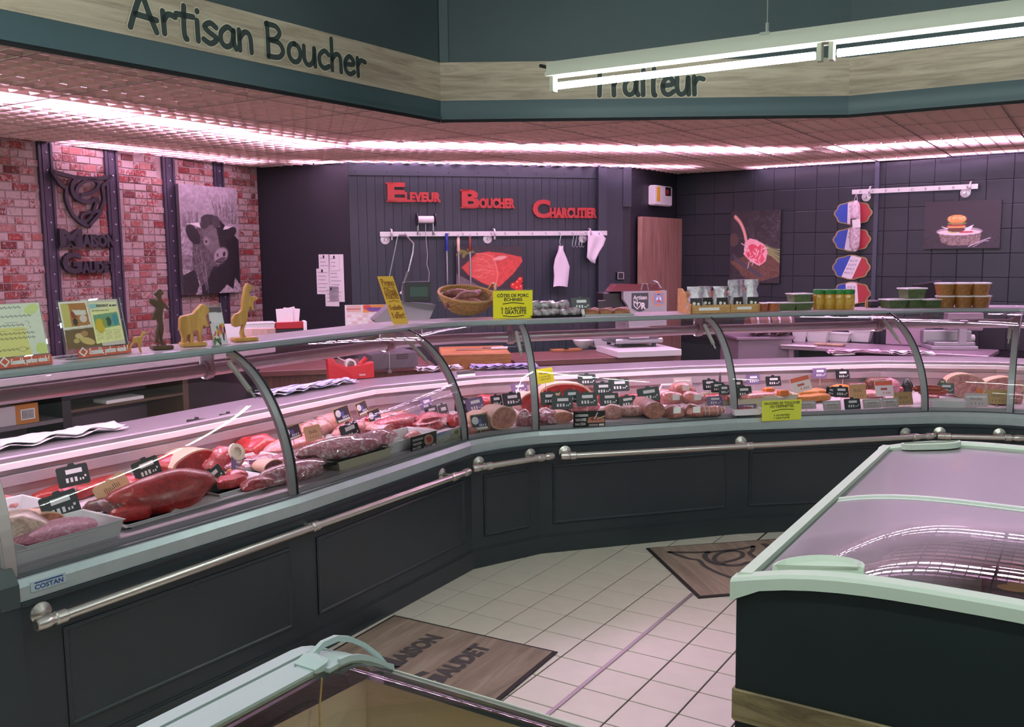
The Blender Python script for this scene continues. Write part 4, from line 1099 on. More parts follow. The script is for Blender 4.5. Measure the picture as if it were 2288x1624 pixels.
# ------------------------------------------------------------------ floor mats
MATW = woodmat('mat_wood', '6d5a50', 'a58d7d', '8b7466', scale=(9, 1.0, 1), ring=.9, rough=.9, nscale=1.6); MATE = mat('mat_rubber', '1d1516', .8); MATL = mat('mat_print', '453c3c', .9)
m1 = onz(880, 1376, 0); am = R(-29.5)
t = thing('floor_mat', 'wood-look doormat with dark lettering near the front freezer', 'mat', (m1[0], m1[1], 0), am, 'shop doormats')
MB().cbox((0, -.62, 0), (.86, 0, .006), .002).build('rubber_base', MATE, t)
MB().box((.018, -.602, .006), (.842, -.018, .009)).build('printed_pile', MATW, t)
q = MB(); lo = lambda x, y: (lambda d: (d @ np.array([math.cos(am), math.sin(am), 0]), d @ np.array([-math.sin(am), math.cos(am), 0])))(onz(x, y, 0) - m1)
capword(q, 'M', 'AISON', -.47, .0, 0, .13, (0, 1, 0), (-1, 0, 0), (0, 0, 1), (.36, -.115, .009), .0012, .40, .72, 0)
capword(q, 'G', 'AUDET', -.51, .0, 0, .15, (0, 1, 0), (-1, 0, 0), (0, 0, 1), (.60, -.10, .009), .0012, .36, .62, 0)
q.build('lettering', MATL, t, fix=False)
m2 = onz(1443, 1226, 0); am2 = R(10.5)
t = thing('floor_mat', 'wood-look doormat with shield logo partly under the right freezer view', 'mat', (m2[0], m2[1], 0), am2, 'shop doormats')
MB().cbox((0, -.79, 0), (1.2, 0, .006), .002).build('rubber_base', MATE, t)
MB().box((.018, -.772, .006), (1.182, -.018, .009)).build('printed_pile', MATW, t)
q = MB(); logo_into(q, .50, .56, (1, 0, 0), (0, 1, 0), (0, 0, 1), (.10, -.66, .009), .0012)
q.build('logo_print', MATL, t, fix=False)
q = MB(); capword(q, 'M', 'AISON', 0, 0, .42, .2, (1, 0, 0), (0, 1, 0), (0, 0, 1), (.66, -.28, .009), .0012); q.build('lettering', MATL, t, fix=False)

# ------------------------------------------------------------------ painted sign lettering on the fascia
PENM = mat('sign_paint', '2f3a38', .6); HALO = mat('sign_halo', 'dcd2b8', .6)
def fascia_sign(fr, s, pxa, pxb, h0, hh, label, name):
    ua, _ = fr.px(*pxa); ub, _ = fr.px(*pxb); wid = pen_width(s); hgt = hh; sx = (ub - ua) / (wid * hgt)
    t = thing(name, label, 'sign', fr.w(ua, -.006, h0), fr.a)
    x = 0.0
    for c in s:
        adv, st = PEN[c]
        if st:
            q = MB(); q2 = MB()
            for p in st:
                pp = [((x + a * hgt) * sx, b * hgt) for a, b in p]
                stroke_into(q, pp, hgt * .165, (1, 0, 0), (0, 0, 1), (0, -1, 0), (0, 0, 0), .0024); stroke_into(q2, pp, hgt * .215, (1, 0, 0), (0, 0, 1), (0, -1, 0), (0, 0, 0), .001)
            o = q.build('letter', PENM, t); q2.build('letter_outline', HALO, o, fix=False)
        x += adv * hgt
    return t
zb = FA.px(600, 130)[1]
fascia_sign(FA, 'Artisan Boucher', (287, 70), (815, 170), 2.582, .148, 'hand-lettered words ARTISAN BOUCHER on the left wood fascia', 'fascia_lettering')
fascia_sign(FB, 'Traiteur', (1316, 190), (1572, 190), 2.563, .165, 'hand-lettered word TRAITEUR half hidden behind the white batten', 'fascia_lettering')

# ------------------------------------------------------------------ on the brick wall: logo, name, bull photograph
LOGM = mat('logo_wood', '1c1a20', .5)
u0, z1 = BRK.px(105, 380); u1, z0 = BRK.px(243, 508); _, zt = BRK.px(243, 388)
t = thing('shield_sign', 'dark cut-out shield logo with script letter on the brick wall', 'sign', BRK.w(u0, -.028, z0), BRK.a)
q = MB(); logo_into(q, u1 - u0, z1 - z0, (1, 0, 0), (0, 0, 1), (0, -1, 0), (0, 0, 0), .022); q.build('cut_out', LOGM, t)
for wd, big, rest, pa, pb, kb, hs, lab in (('name_sign', 'M', 'AISON', (123, 553), (243, 511), .40, .72, 'dark cut-out word MAISON under the shield on the brick wall'), ('name_sign', 'G', 'AUDET', (129, 612), (243, 563), .36, .56, 'dark cut-out word GAUDET under the word Maison')):
    u0, z0 = BRK.px(*pa); u1, _ = BRK.px(*pb); _, z1 = BRK.px(pa[0], pb[1])
    t = thing(wd, lab, 'sign', BRK.w(u0, -.03, z0), BRK.a)
    q = MB(); capword(q, big, rest, 0, 0, u1 - u0, z1 - z0, (1, 0, 0), (0, 0, 1), (0, -1, 0), (0, 0, 0), .024, kb, hs); q.build('cut_out', LOGM, t, fix=False)
def canvas(fr, pa, pb, pic, name, label, dep=.03, edge='2a2626', v=-.01):
    """stretched print hung on a wall frame: pa lower-left pixel, pb upper-right pixel"""
    f2 = fr.at(v - dep); u0, z0 = f2.px(*pa); u1, z1 = f2.px(*pb); w, h = u1 - u0, z1 - z0
    t = thing(name, label, 'picture', fr.w(u0, v, z0), fr.a)
    MB().cbox((0, -dep, 0), (w, 0, h), .003).build('stretcher', mat('edge_' + edge, edge, .6), t)
    pic.sheet('print', t, (0, -dep - .0012, 0), (1, 0, 0), (0, 0, 1), w, h)
    return t
p = Pic(120, 190, '8f8488'); p.put((p.Y < .36).astype(float), '6d6466').noise(.08, 12, 3)
rr = np.random.RandomState(5)
for k in range(60):
    x = .62 + rr.rand() * .34; p.line([(x, .66), (x + (x - .8) * .3 + rr.randn() * .03, .78 + .16 * rr.rand())], .006, '57504f', .8, False)
for k in range(70):
    x = rr.rand() * .45; p.line([(x, .62), (x + rr.randn() * .02, .66 + .11 * rr.rand())], .008, '5a5352', .6, False)
p.poly([(0, 0), (1, 0), (1, .2), (.8, .16), (.6, .25), (.3, .2), (0, .24)], '9a8f90').noise(.5, 2, 8, (p.Y < .22).astype(float))
p.poly([(0, 0), (.0, .18), (.22, .24), (.26, .08), (.2, 0)], '1b191b'); p.poly([(.30, .0), (.30, .5), (.62, .72), (.90, .56), (1, .5), (1, .06), (.9, .14), (.86, .03), (.75, .08), (.6, 0)], '121113')
p.poly([(.16, .28), (.20, .55), (.32, .66), (.60, .66), (.72, .50), (.74, .34), (.62, .25), (.52, .26), (.40, .12), (.30, .08)], '4b4546').noise(.5, 3, 11, ((p.X < .6) & (p.Y < .6)).astype(float))
for k in range(40):
    x = .20 + .20 * rr.rand(); y = .1 + .4 * rr.rand(); p.line([(x, y), (x + .03, y - .12)], .006, '8b8182' if k % 2 else '2a2627', .6, False)
p.poly([(.33, .62), (.38, .69), (.50, .70), (.66, .66), (.72, .45), (.76, .36), (.62, .34), (.54, .36), (.44, .42), (.38, .50)], '625a5b').noise(.25, 4, 4)
p.poly([(.10, .645), (.20, .640), (.33, .61), (.31, .66), (.22, .655)], 'd8cdd0'); p.poly([(.72, .60), (.82, .61), (.95, .655), (.86, .63), (.76, .64)], 'd0c5c8')
p.ell(.20, .55, .13, .075, '1e1b1c', -.5); p.ell(.85, .57, .12, .05, '1e1b1c', .3); p.ell(.49, .69, .15, .05, '2a2626'); p.ell(.42, .66, .09, .05, '332e2e', .4); p.ell(.60, .67, .07, .06, '3a3435')
p.ell(.42, .49, .05, .04, '857a7c', -.2, .6); p.ell(.415, .487, .02, .014, '151213'); p.poly([(.60, .62), (.72, .62), (.80, .2), (.62, .25), (.66, .4)], '1a1819')
p.ell(.66, .355, .125, .07, '968a8d', .25, .3); p.ell(.72, .37, .030, .022, '201c1d', .6); p.ell(.60, .36, .02, .018, '463e3f'); p.ell(.65, .315, .1, .02, '4a4243', .2); p.line([(.57, .30), (.66, .29), (.74, .31)], .012, '1f1b1c'); p.noise(.10, 2, 21)
canvas(BRK, (411, 660), (528, 421), p, 'bull_print', 'black and white photograph of a bull on the brick wall', .03, '4a4446', -.034)
# ------------------------------------------------------------------ back wall: red words, hook rail and what hangs from it, prints
RED = mat('sign_red', '9a2a28', .45)
for big, rest, pa, pb, kb, hs, lab in (('E', 'LEVEUR', (865, 452), (983, 408), .33, .52, 'red cut-out word ELEVEUR high on the boarded wall'),
        ('B', 'OUCHER', (1030, 466), (1148, 424), .34, .56, 'red cut-out word BOUCHER between two other red words'),
        ('C', 'HARCUTIER', (1188, 488), (1331, 446), .27, .58, 'red cut-out word CHARCUTIER lowest of the red words')):
    u0, z0 = BK.px(*pa); u1, _ = BK.px(*pb); _, z1 = BK.px(pa[0], pb[1])
    t = thing('word_sign', lab, 'sign', BK.w(u0, -.016, z0), BK.a)
    q = MB(); capword(q, big, rest, 0, 0, u1 - u0, z1 - z0, (1, 0, 0), (0, 0, 1), (0, -1, 0), (0, 0, 0), .02, kb, hs)
    stroke_into(q, [((u1 - u0) * kb * .8, .012), (u1 - u0 - .01, .012)], .012, (1, 0, 0), (0, 0, 1), (0, -1, 0), (0, 0, 0), .012, False)
    q.build('cut_out', RED, t, fix=False)
HOOKM = mat('rail_white', 'e2dcdc', .3, .2); DISC = mat('rail_disc', 'd8d0d4', .25, .4)
def hook_rail(fr, pa, pb, discs, nh, label):
    f2 = fr.at(-.07); u0, z0 = f2.px(*pa); u1, z1 = f2.px(*pb); zz = z0
    t = thing('hook_rail', label, 'hook rail', fr.w(u0, -.07, z0), fr.a); w = u1 - u0; h = .040
    MB().box((0, -.006, -h / 2), (w, .006, h / 2)).build('bar', HOOKM, t)
    for x in discs:
        ud = f2.px(x, pa[1])[0] - u0
        q = MB(); q.lathe([(.040, 0), (.040, .012), (.012, .016), (.012, .055)], (ud - .02, .066, -.045), 18, True, (1, 0, 0), (0, 0, 1), (0, -1, 0))
        q.lathe([(.022, 0), (.022, .012)], (ud + .02, -.014, 0), 14, True, (0, 0, 1), (0, 1, 0), (1, 0, 0)); q.tube([(ud + .026, -.01, -.05), (ud + .026, -.014, 0), (ud + .026, -.008, .035), (ud + .026, .03, .04)], .008, 6)
        q.build('bracket', DISC, t)
    for k in range(nh):
        q = MB(); x = w * (k + .7) / (nh + .4); q.tube([(x, -.006, .006), (x, -.024, .0), (x, -.030, -.012), (x, -.030, .004)], .004, 6); q.build('hook', STEEL, t)
    return t, f2, u0, z0
hr, HB, hu0, hz0 = hook_rail(BK, (849, 523), (1356, 521), (868, 1098, 1312), 16, 'white hook rail with tools under the red words')
def hu(x): return HB.px(x, 523)[0]
def hz(x, y): return HB.px(x, y)[1]
# bone saw
t = thing('bone_saw', 'silver bow saw hanging at the left end of the hook rail', 'saw', HB.w(hu(890), -.012, hz(890, 523)), BK.a)
g = lambda x, y: (hu(x) - hu(890), -.02, hz(x, y) - hz(890, 523))
MB().tube([g(889, 526), g(905, 525), g(922, 545), g(920, 565), g(897, 650)], .0085, 8).build('bow', STEEL, t)
MB().tube([g(887, 528), g(866, 618)], .004, 6).build('blade', STEEL, t)
q = MB(); q.prism([(g(x, y)[0], g(x, y)[2]) for x, y in ((899, 640), (905, 642), (900, 660), (888, 655))], (1, 0, 0), (0, 0, 1), (0, 1, 0), .02, (0, -.03, 0)); q.build('grip', WHITE, t)
# string dispenser
t = thing('string_dispenser', 'white roll of butcher string on black-flanged holder above the rail', 'string roll', HB.w(hu(949), -.012, hz(949, 510)), BK.a)
g = lambda x, y, v=-.03: (hu(x) - hu(949), v, hz(x, y) - hz(949, 510))
q = MB(); c = g(949, 491); q.lathe([(.03, -.07), (.03, .07)], c, 18, True, (0, 1, 0), (0, 0, 1), (1, 0, 0)); q.build('string_roll', PAPER, t, smooth=True)
for s in (-1, 1): MB().lathe([(.055, 0), (.055, .008)], (c[0] + s * .078, c[1], c[2]), 20, True, (0, 1, 0), (0, 0, 1), (1, 0, 0)).build('flange', BLACK, t)
q = MB()
for x in (932, 966): q.tube([g(x, 491), g(x, 515), g(x, 525, -.008)], .006, 6)
q.build('holder_arm', STEEL, t)
q = MB(); q.tube([g(949, 500), g(949, 520), g(950, 545), g(952, 570), g(950, 590), g(955, 610), g(952, 642)], .0028, 5); q.build('loose_string', mat('string', 'b8b0b2', .8), t)
# sharpening steels
for x, yb, col, lab, ring in ((996, 636, '1c2f86', 'sharpening steel with blue handle on the hook rail', 0), (1022, 648, 'd9c3a4', 'sharpening steel with cream handle and ring', 1), (1048, 648, '6b2b1c', 'sharpening steel with dark brown handle', 1)):
    t = thing('sharpening_steel', lab, 'sharpening steel', HB.w(hu(x), -.03, hz(x, 523)), BK.a, 'sharpening steels'); z = lambda y: hz(x, y) - hz(x, 523)
    yt = 531 if ring else 521; ym = 558 if not ring else 562
    q = MB(); q.lathe([(.009, z(yt)), (.014, z(yt + 4)), (.012, z(yt + 18)), (.014, z(ym - 3)), (.009, z(ym))], (0, 0, 0), 12); q.build('handle', mat('handle_' + col, col, .35), t, smooth=True)
    q = MB(); q.lathe([(.009, z(ym)), (.0085, z(yb - 8)), (.003, z(yb))], (0, 0, 0), 10); q.build('rod', mat('steel_rod', 'b0b0b6', .3, .9), t, smooth=True)
    if ring: MB().tube([(.012 * math.cos(a), 0, z(527) + .012 * math.sin(a)) for a in np.linspace(0, 2 * math.pi, 13)], .002, 5).build('ring', STEEL, t)
    else: MB().lathe([(.024, z(ym)), (.024, z(ym + 2))], (0, 0, 0), 12).build('guard', mat('handle_1c2f86', '1c2f86', .35), t)
# chain-mail style glove / apron hanging
t = thing('white_sleeve', 'white protective sleeve hanging from a hook on the rail', 'sleeve', HB.w(hu(1250), -.03, hz(1250, 523)), BK.a)
g = lambda x, y, v=0: (hu(x) - hu(1250), v, hz(x, y) - hz(1250, 523))
secs = [((1246, 1255), 550), ((1245, 1256), 560), ((1237, 1264), 580), ((1234, 1270), 595), ((1235, 1268), 615), ((1233, 1265), 640)]
q = MB(); rings = []
for (xa, xb), y in secs:
    a, b = g(xa, y), g(xb, y); r_ = []
    for k in range(14):
        th_ = 2 * math.pi * k / 14; r_.append(((a[0] + b[0]) / 2 + (b[0] - a[0]) / 2 * math.cos(th_), .028 * math.sin(th_) * (1 + .35 * math.sin(3 * th_ + y)), a[2] + .006 * math.sin(2 * th_ + y)))
    rings.append(r_)
CLOTH = mat('white_cloth', 'e0d6dc', .85, bump=.25, bscale=40)
q.loft(rings).build('fabric', CLOTH, t, smooth=True)
MB().tube([g(1250, 552), g(1248, 540), g(1251, 525), g(1250, 520)], .003, 5).build('wire_hook', STEEL, t)
for k, x in enumerate((1279, 1286, 1294, 1300)):
    t = MB().tube([(0, 0, .01), (.004, -.01, -.004), (-.004, 0, -.06), (-.010, 0, -.10), (-.004, -.014, -.118), (.008, -.012, -.108)], .0028, 5).build('meat_hook', STEEL, None, HB.w(hu(x), -.02, hz(x, 523)), BK.a); tag(t, 'bare steel S-hook hanging beside the white cloths', 'hook', 'bare S-hooks on the rail')
t = thing('hanging_cloth', 'white cloth folded in a point at the right end of the rail', 'cloth', HB.w(hu(1320), -.028, hz(1320, 523)), BK.a)
g = lambda x, y, v=0: np.array((hu(x) - hu(1320), v, hz(x, y) - hz(1320, 523)))
q = MB(); rows_ = [((1313, 1337), 515), ((1312, 1350), 530), ((1311, 1345), 545), ((1310, 1336), 560), ((1308, 1330), 575), ((1318, 1328), 586)]
vs = []; n = 10
for (xa, xb), y in rows_:
    for k in range(n): s_ = k / (n - 1); vs.append(g(xa + (xb - xa) * s_, y + 3 * s_, .012 * math.sin(s_ * 9 + y * .05)))
fs = [(r_ * n + k, r_ * n + k + 1, (r_ + 1) * n + k + 1, (r_ + 1) * n + k) for r_ in range(len(rows_) - 1) for k in range(n - 1)]
q.add(vs, fs); o = q.build('fabric', CLOTH, t, smooth=True); md = o.modifiers.new('thick', 'SOLIDIFY'); md.thickness = .004
# meat print on the back wall
p = Pic(150, 105, '2a2226'); p.poly([(0, .42), (.45, .05), (.6, .0), (0, 0)], '6d6266').noise(.3, 3, 2)
for k in range(90): p.ell(.02 + .22 * rr.rand(), .03 + .12 * rr.rand(), .012, .012, '3a1c1a' if k % 2 else 'c9bdbd')
for x, y, a in ((.05, .85, .8), (.10, .9, -.3), (.16, .85, .2), (.22, .9, -.6), (.12, .82, 1.4)): p.ell(x, y, .07, .025, '7a7a3a', a)
p.poly([(.08, .55), (.30, .84), (.48, .88), (.70, .85), (.98, .76), (1.0, .66), (.86, .40), (.66, .14), (.58, .10), (.40, .20), (.18, .38)], 'c3443c').noise(.22, 5, 6, (p.c[..., 0] > .3).astype(float))
p.poly([(.10, .56), (.32, .80), (.58, .82), (.62, .40), (.58, .12), (.40, .22), (.18, .40)], 'cf564a', .8); p.line([(.30, .84), (.46, .82), (.56, .72), (.62, .4), (.58, .12)], .02, 'd98070', .7)
for k in range(26):
    x = .2 + .36 * rr.rand(); y = .3 + .45 * rr.rand(); p.line([(x, y), (x + .05, y + .01 * rr.randn()), (x + .09, y + .03 * rr.randn())], .008, 'e3978a', .6)
p.ell(.66, .74, .10, .04, 'eab8ac', .3, .5, .7)
for x, y in ((.86, .14), (.93, .20), (.97, .26), (.98, .10), (.92, .08)): p.ell(x, y, .048, .065, 'c8281e'); p.ell(x - .012, y + .02, .012, .016, 'f0a090')
canvas(BK, (1020, 655), (1167, 549), p, 'roast_print', 'colour print of a raw red roast with tomatoes', .025, '241f24', -.016)
# papers on the dark return wall
WLR = Fr(WB, math.atan2(*(WC - WB)[1::-1]))
for (pa, pb, lab) in (((737, 674), (767, 568), 'tall white sheet of the notices taped on the dark wall'), ((713, 600), (737, 568), 'small white notice at the upper left of the group'), ((709, 657), (736, 600), 'narrow white notice at the lower left of the group'), ((728, 684), (757, 640), 'white notice lowest of the group'), ((739, 604), (758, 569), 'folded receipt taped over the tall sheet')):
    f2 = WLR.at(-.004); u0, z0 = f2.px(*pa); u1, z1 = f2.px(*pb); k_ = .0 if 'folded' not in lab else -.006
    t = thing('wall_notice', lab, 'paper', WLR.w(u0, -.004 + k_, z0), WLR.a); w, h = u1 - u0, z1 - z0
    MB().box((0, -.002, 0), (w, 0, h)).build('sheet', PAPER, t)
    q = MB()
    for j in range(max(2, int(h / .035))): q.box((w * .12, -.0028, h - .035 - j * .032), (w * (.5 + .35 * rr.rand()), -.002, h - .030 - j * .032))
    q.build('faint_text', mat('grey_print', '9a90a0', .7), t)
    q = MB(); q.box((w * .4, -.006, h - .03), (w * .4 + .012, -.002, h - .008)); q.build('tape', BLACK, t)
# switch, insect killer, door
f2 = BK.at(-.012); u, z = f2.px(1384, 616)
t = thing('wall_switch', 'black square socket with a pale frame on the dark post', 'socket', BK.w(u, -.012, z), BK.a)
MB().cbox((-.035, -.03, -.035), (.035, 0, .035), .004).build('box', BLACK, t)
q = MB()
for a in ((-.03, -.03, .03, -.026), (-.03, .026, .03, .03), (-.03, -.03, -.026, .03), (.026, -.03, .03, .03)): q.box((a[0], -.034, a[1]), (a[2], -.03, a[3]))
q.build('frame', mat('switch_frame', 'b8b4b8', .4), t)
u0, z0 = RTN.px(1449, 459); u1, z1 = RTN.px(1489, 418); w, h = u1 - u0, z1 - z0
t = thing('emergency_light', 'white wall unit with yellow sticker and dark centre above the wooden door', 'emergency light', RTN.w(u0, 0, z0), RTN.a)
MB().cbox((0, -.07, 0), (w * .42, 0, h), .012).build('left_shell', WHITE, t)
MB().cbox((w * .45, -.06, 0), (w, 0, h), .012).build('right_shell', WHITE, t)
MB().box((w * .42, -.05, h * .02), (w * .58, 0, h * .98)).build('dark_centre', BLACK, t)
MB().box((w * .08, -.072, h * .2), (w * .26, -.07, h * .9)).build('sticker', mat('sticker_yellow', 'e0b030', .5), t)
MB().box((w * .62, -.062, h * .52), (w * .94, -.06, h * .95)).build('dark_window', BLACK, t); MB().box((w * .66, -.064, h * .6), (w * .78, -.062, h * .82)).build('red_lamp', mat('red_lamp', 'b02030', .4), t)
DOORW = woodmat('door_wood', '6a4c42', 'b08c7a', '8f6c5e', scale=(26, 1, 1.1), ring=.5, nscale=1.8)
f2 = RTN.at(-.02); u0, z1 = f2.px(1425, 484); u1, _ = f2.px(1519, 486)
t = thing('cold_room_door', 'wood-grain cold-room door panel in the dark right return wall', 'door', RTN.w(u0, -.02, 0), RTN.a); t.name = 'door_1'; t['kind'] = 'structure'; del t['category']
MB().cbox((0, -.045, .05), (u1 - u0, 0, z1), .004).build('door_leaf', DOORW, t)
q = MB()
for y in (512, 526, 534, 548): q.lathe([(.010, 0), (.010, .02)], (u1 - u0 + .004, -.03, f2.px(1519, y)[1]), 8, True, (1, 0, 0), (0, 0, 1), (0, -1, 0))
q.build('hinge_pins', WHITE, t)
# right wall: chop print, burger print, rail, plaques, hanging sausage
p = Pic(100, 140, '1d191c'); p.noise(.4, 9, 12); 
for k in range(120): x, y = .3 + .7 * rr.rand(), .45 + .5 * rr.rand(); p.line([(x, y), (x + .05 * rr.randn(), y + .04 * rr.randn())], .006, '4a4448', .5, False)
p.poly([(0, .3), (.5, .42), (1, .38), (1, .1), (.6, .02), (.3, .08)], '4a3328').noise(.4, 3, 5, (p.Y < .4).astype(float)); p.poly([(.05, .42), (.2, .32), (.7, .1), (.6, .08), (.12, .3)], '35313a')
p.ell(.07, .6, .1, .09, '3a2a26'); p.line([(.10, .92), (.20, .84), (.28, .72), (.33, .58)], .05, 'b8837a')
for k in range(6): p.line([(.72, .52 - .02 * k), (.86, .47 - .02 * k), (1.0, .46 - .035 * k)], .018, '7a7a50' if k % 2 else '5f6a40')
p.poly([(.30, .56), (.40, .62), (.52, .60), (.70, .53), (.76, .42), (.72, .30), (.60, .24), (.42, .30), (.28, .40)], 'd58a92'); p.ell(.45, .44, .12, .10, 'b5404f', .3); p.ell(.62, .46, .08, .07, 'b5404f', .2); p.ell(.60, .34, .1, .07, 'bb4a58')
for k in range(30): x, y = .34 + .36 * rr.rand(), .29 + .28 * rr.rand(); p.line([(x, y), (x + .05 * rr.randn(), y + .05 * rr.randn())], .010, 'ecc3c4', .7, False)
p.gain(1.7)
canvas(RGT, (1630, 632), (1745, 468), p, 'chop_print', 'tall print of a raw rib chop with asparagus on the tiled wall', .025, '141216')
p = Pic(130, 85, '1f1b20'); p.ell(.47, .36, .30, .09, '8f8086'); p.poly([(.2, .32), (.76, .32), (.74, .12), (.62, .06), (.36, .06), (.24, .14)], '6a5a56').noise(.6, 2, 5, ((p.Y < .3) & (p.Y > .05)).astype(float)); p.ell(.47, .34, .28, .06, 'c6b4b6')
p.poly([(.22, .48), (.4, .34), (.60, .34), (.66, .50), (.55, .42), (.34, .42)], 'd8c8ca'); p.ell(.56, .345, .10, .022, 'a03a3a'); p.ell(.40, .36, .08, .03, '9aa050')
p.ell(.43, .40, .12, .05, '4a2a22'); p.ell(.43, .46, .125, .03, 'c08a50'); p.ell(.43, .49, .12, .025, '8a3030'); p.ell(.44, .53, .125, .022, '6a7a3a'); p.ell(.435, .62, .125, .09, 'c68448'); p.put(((p.Y < .55) & (np.hypot((p.X - .435) / .125, (p.Y - .62) / .09) < 1)).astype(float), '8a3a30', .6)
for k in range(40): x, y = .33 + .21 * rr.rand(), .60 + .08 * rr.rand(); p.ell(x, y, .006, .006, 'e8cfa0')
p.line([(.60, .04), (.74, .14), (.88, .22)], .012, 'b8aeb4'); p.line([(.66, .03), (.78, .14), (.86, .16)], .01, '9a9298')
p.gain(1.5)
canvas(RGT, (2063, 556), (2239, 445), p, 'burger_print', 'wide dark print of a burger under the short hook rail', .025, '141216')
hr2, HB2, h2u, h2z = hook_rail(RGT, (1904, 429), (2185, 416), (1937, 2160), 9, 'short white hook rail on the tiled wall')
PB, PW_, PRD, PGD = mat('plaque_blue', '23409a', .4), mat('plaque_white', 'e2dade', .45), mat('plaque_red', '9c2a34', .4), mat('plaque_gold', '9a845c', .35, .4)
def plaque(cx, cy, wpx, hpx, lab, slant, words, big=False):
    f2 = RGT.at(-.02); u, z = f2.px(cx, cy); ua, _ = f2.px(cx - wpx / 2, cy); ub, _ = f2.px(cx + wpx / 2, cy); w = ub - ua; h = hpx * mpp(f2.w(u, 0, z))
    t = thing('tricolour_plaque', lab, 'plaque', RGT.w(u, -.014, z), RGT.a, 'tricolour award plaques')
    def outline(k):
        o = []
        for a in np.linspace(0, 2 * math.pi, 48, endpoint=False):
            r_ = 1 + .045 * math.cos(8 * a); c_, s_ = math.cos(a), math.sin(a); o.append((w / 2 * k * r_ * math.copysign(abs(c_) ** .85, c_), h / 2 * k * r_ * math.copysign(abs(s_) ** .85, s_) * (1 - .10 * abs(c_) ** 3)))
        return o
    MB().prism(outline(1.04), (1, 0, 0), (0, 0, 1), (0, -1, 0), .008).build('gold_rim', PGD, t)
    def clipx(fa, fb):
        o = outline(.95); pts = []
        for (x, z_) in o:
            lo, hi = fa(z_), fb(z_); pts.append((min(max(x, lo), hi), z_))
        return pts
    sl = slant
    MB().prism(clipx(lambda z_: -9, lambda z_: -w * .15 + sl * z_), (1, 0, 0), (0, 0, 1), (0, -1, 0), .003, (0, -.008, 0)).build('blue_field', PB, t)
    MB().prism(clipx(lambda z_: -w * .15 + sl * z_, lambda z_: w * .17 + sl * z_), (1, 0, 0), (0, 0, 1), (0, -1, 0), .003, (0, -.008, 0)).build('white_field', PW_, t)
    MB().prism(clipx(lambda z_: w * .17 + sl * z_, lambda z_: 9), (1, 0, 0), (0, 0, 1), (0, -1, 0), .003, (0, -.008, 0)).build('red_field', PRD, t)
    q = MB()
    for k, s in enumerate(words):
        z_ = h * (.22 - .17 * k); text_into(q, s, -w * .10 + sl * z_, z_, w * .13 + sl * z_, z_ + h * .10, (1, 0, 0), (0, 0, 1), (0, -1, 0), (0, -.011, 0), .0006)
    q.build('lettering', mat('plaque_ink', '6a5a66', .5), t, fix=False)
plaque(1906, 476, 80, 50, 'topmost tricolour plaque behind the hanging sausage', 0.0, ('MILD', 'SCHOOF'))
plaque(1903, 535, 80, 50, 'second tricolour plaque, behind the lower end of the sausage', 0.15, ('MILD', 'PRIX'))
plaque(1902, 597, 80, 52, 'third tricolour plaque with a slanted white stripe and text', 0.42, ('MILD FEY', 'SCHOOF', 'FEMELLE', 'PRIX D'))
plaque(1903, 655, 80, 48, 'lowest tricolour plaque above the yellow jars', -.1, ('FEY',))
q = MB(); f2 = RGT.at(-.09); u, z = f2.px(1913, 432); g = lambda x, y: np.array((f2.px(x, y)[0] - u, 0, f2.px(x, y)[1] - z))
t = thing('hanging_sausage', 'long dry sausage in white net hanging from the short rail', 'sausage', f2.w(u, 0, z), RGT.a)
q = MB(); prf = [(.012, g(1913, 448)[2]), (.034, g(1911, 458)[2]), (.042, g(1911, 480)[2]), (.042, g(1911, 505)[2]), (.045, g(1910, 530)[2]), (.040, g(1910, 552)[2]), (.015, g(1910, 562)[2])]
q.lathe(prf, (g(1911, 500)[0], 0, 0), 18); q.build('sausage', mat('sausage_white', 'd9c9cd', .7, col2='b0949c', vscale=40, bump=.4, bscale=60), t, smooth=True)
q = MB(); q.tube([(0, .0, .0), g(1911, 440), g(1908, 450)], .003, 5); q.tube([(0, 0, 0), g(1915, 440), g(1916, 452)], .003, 5); q.build('string', mat('string', 'b8b0b2', .8), t)
q = MB(); a, b = g(1908, 510), g(1926, 489); q.obox(((a[0] + b[0]) / 2, -.048, (a[2] + b[2]) / 2), (1, 0, .1), (0, 1, 0), (-.1, 0, 1), .034, .002, .036); q.build('label', PAPER, t)
MB().box((a[0] - .02, -.047, a[2] + .01), (a[0] + .03, -.043, a[2] + .085)).build('dark_label', mat('brown_label', '3a2428', .5), t)
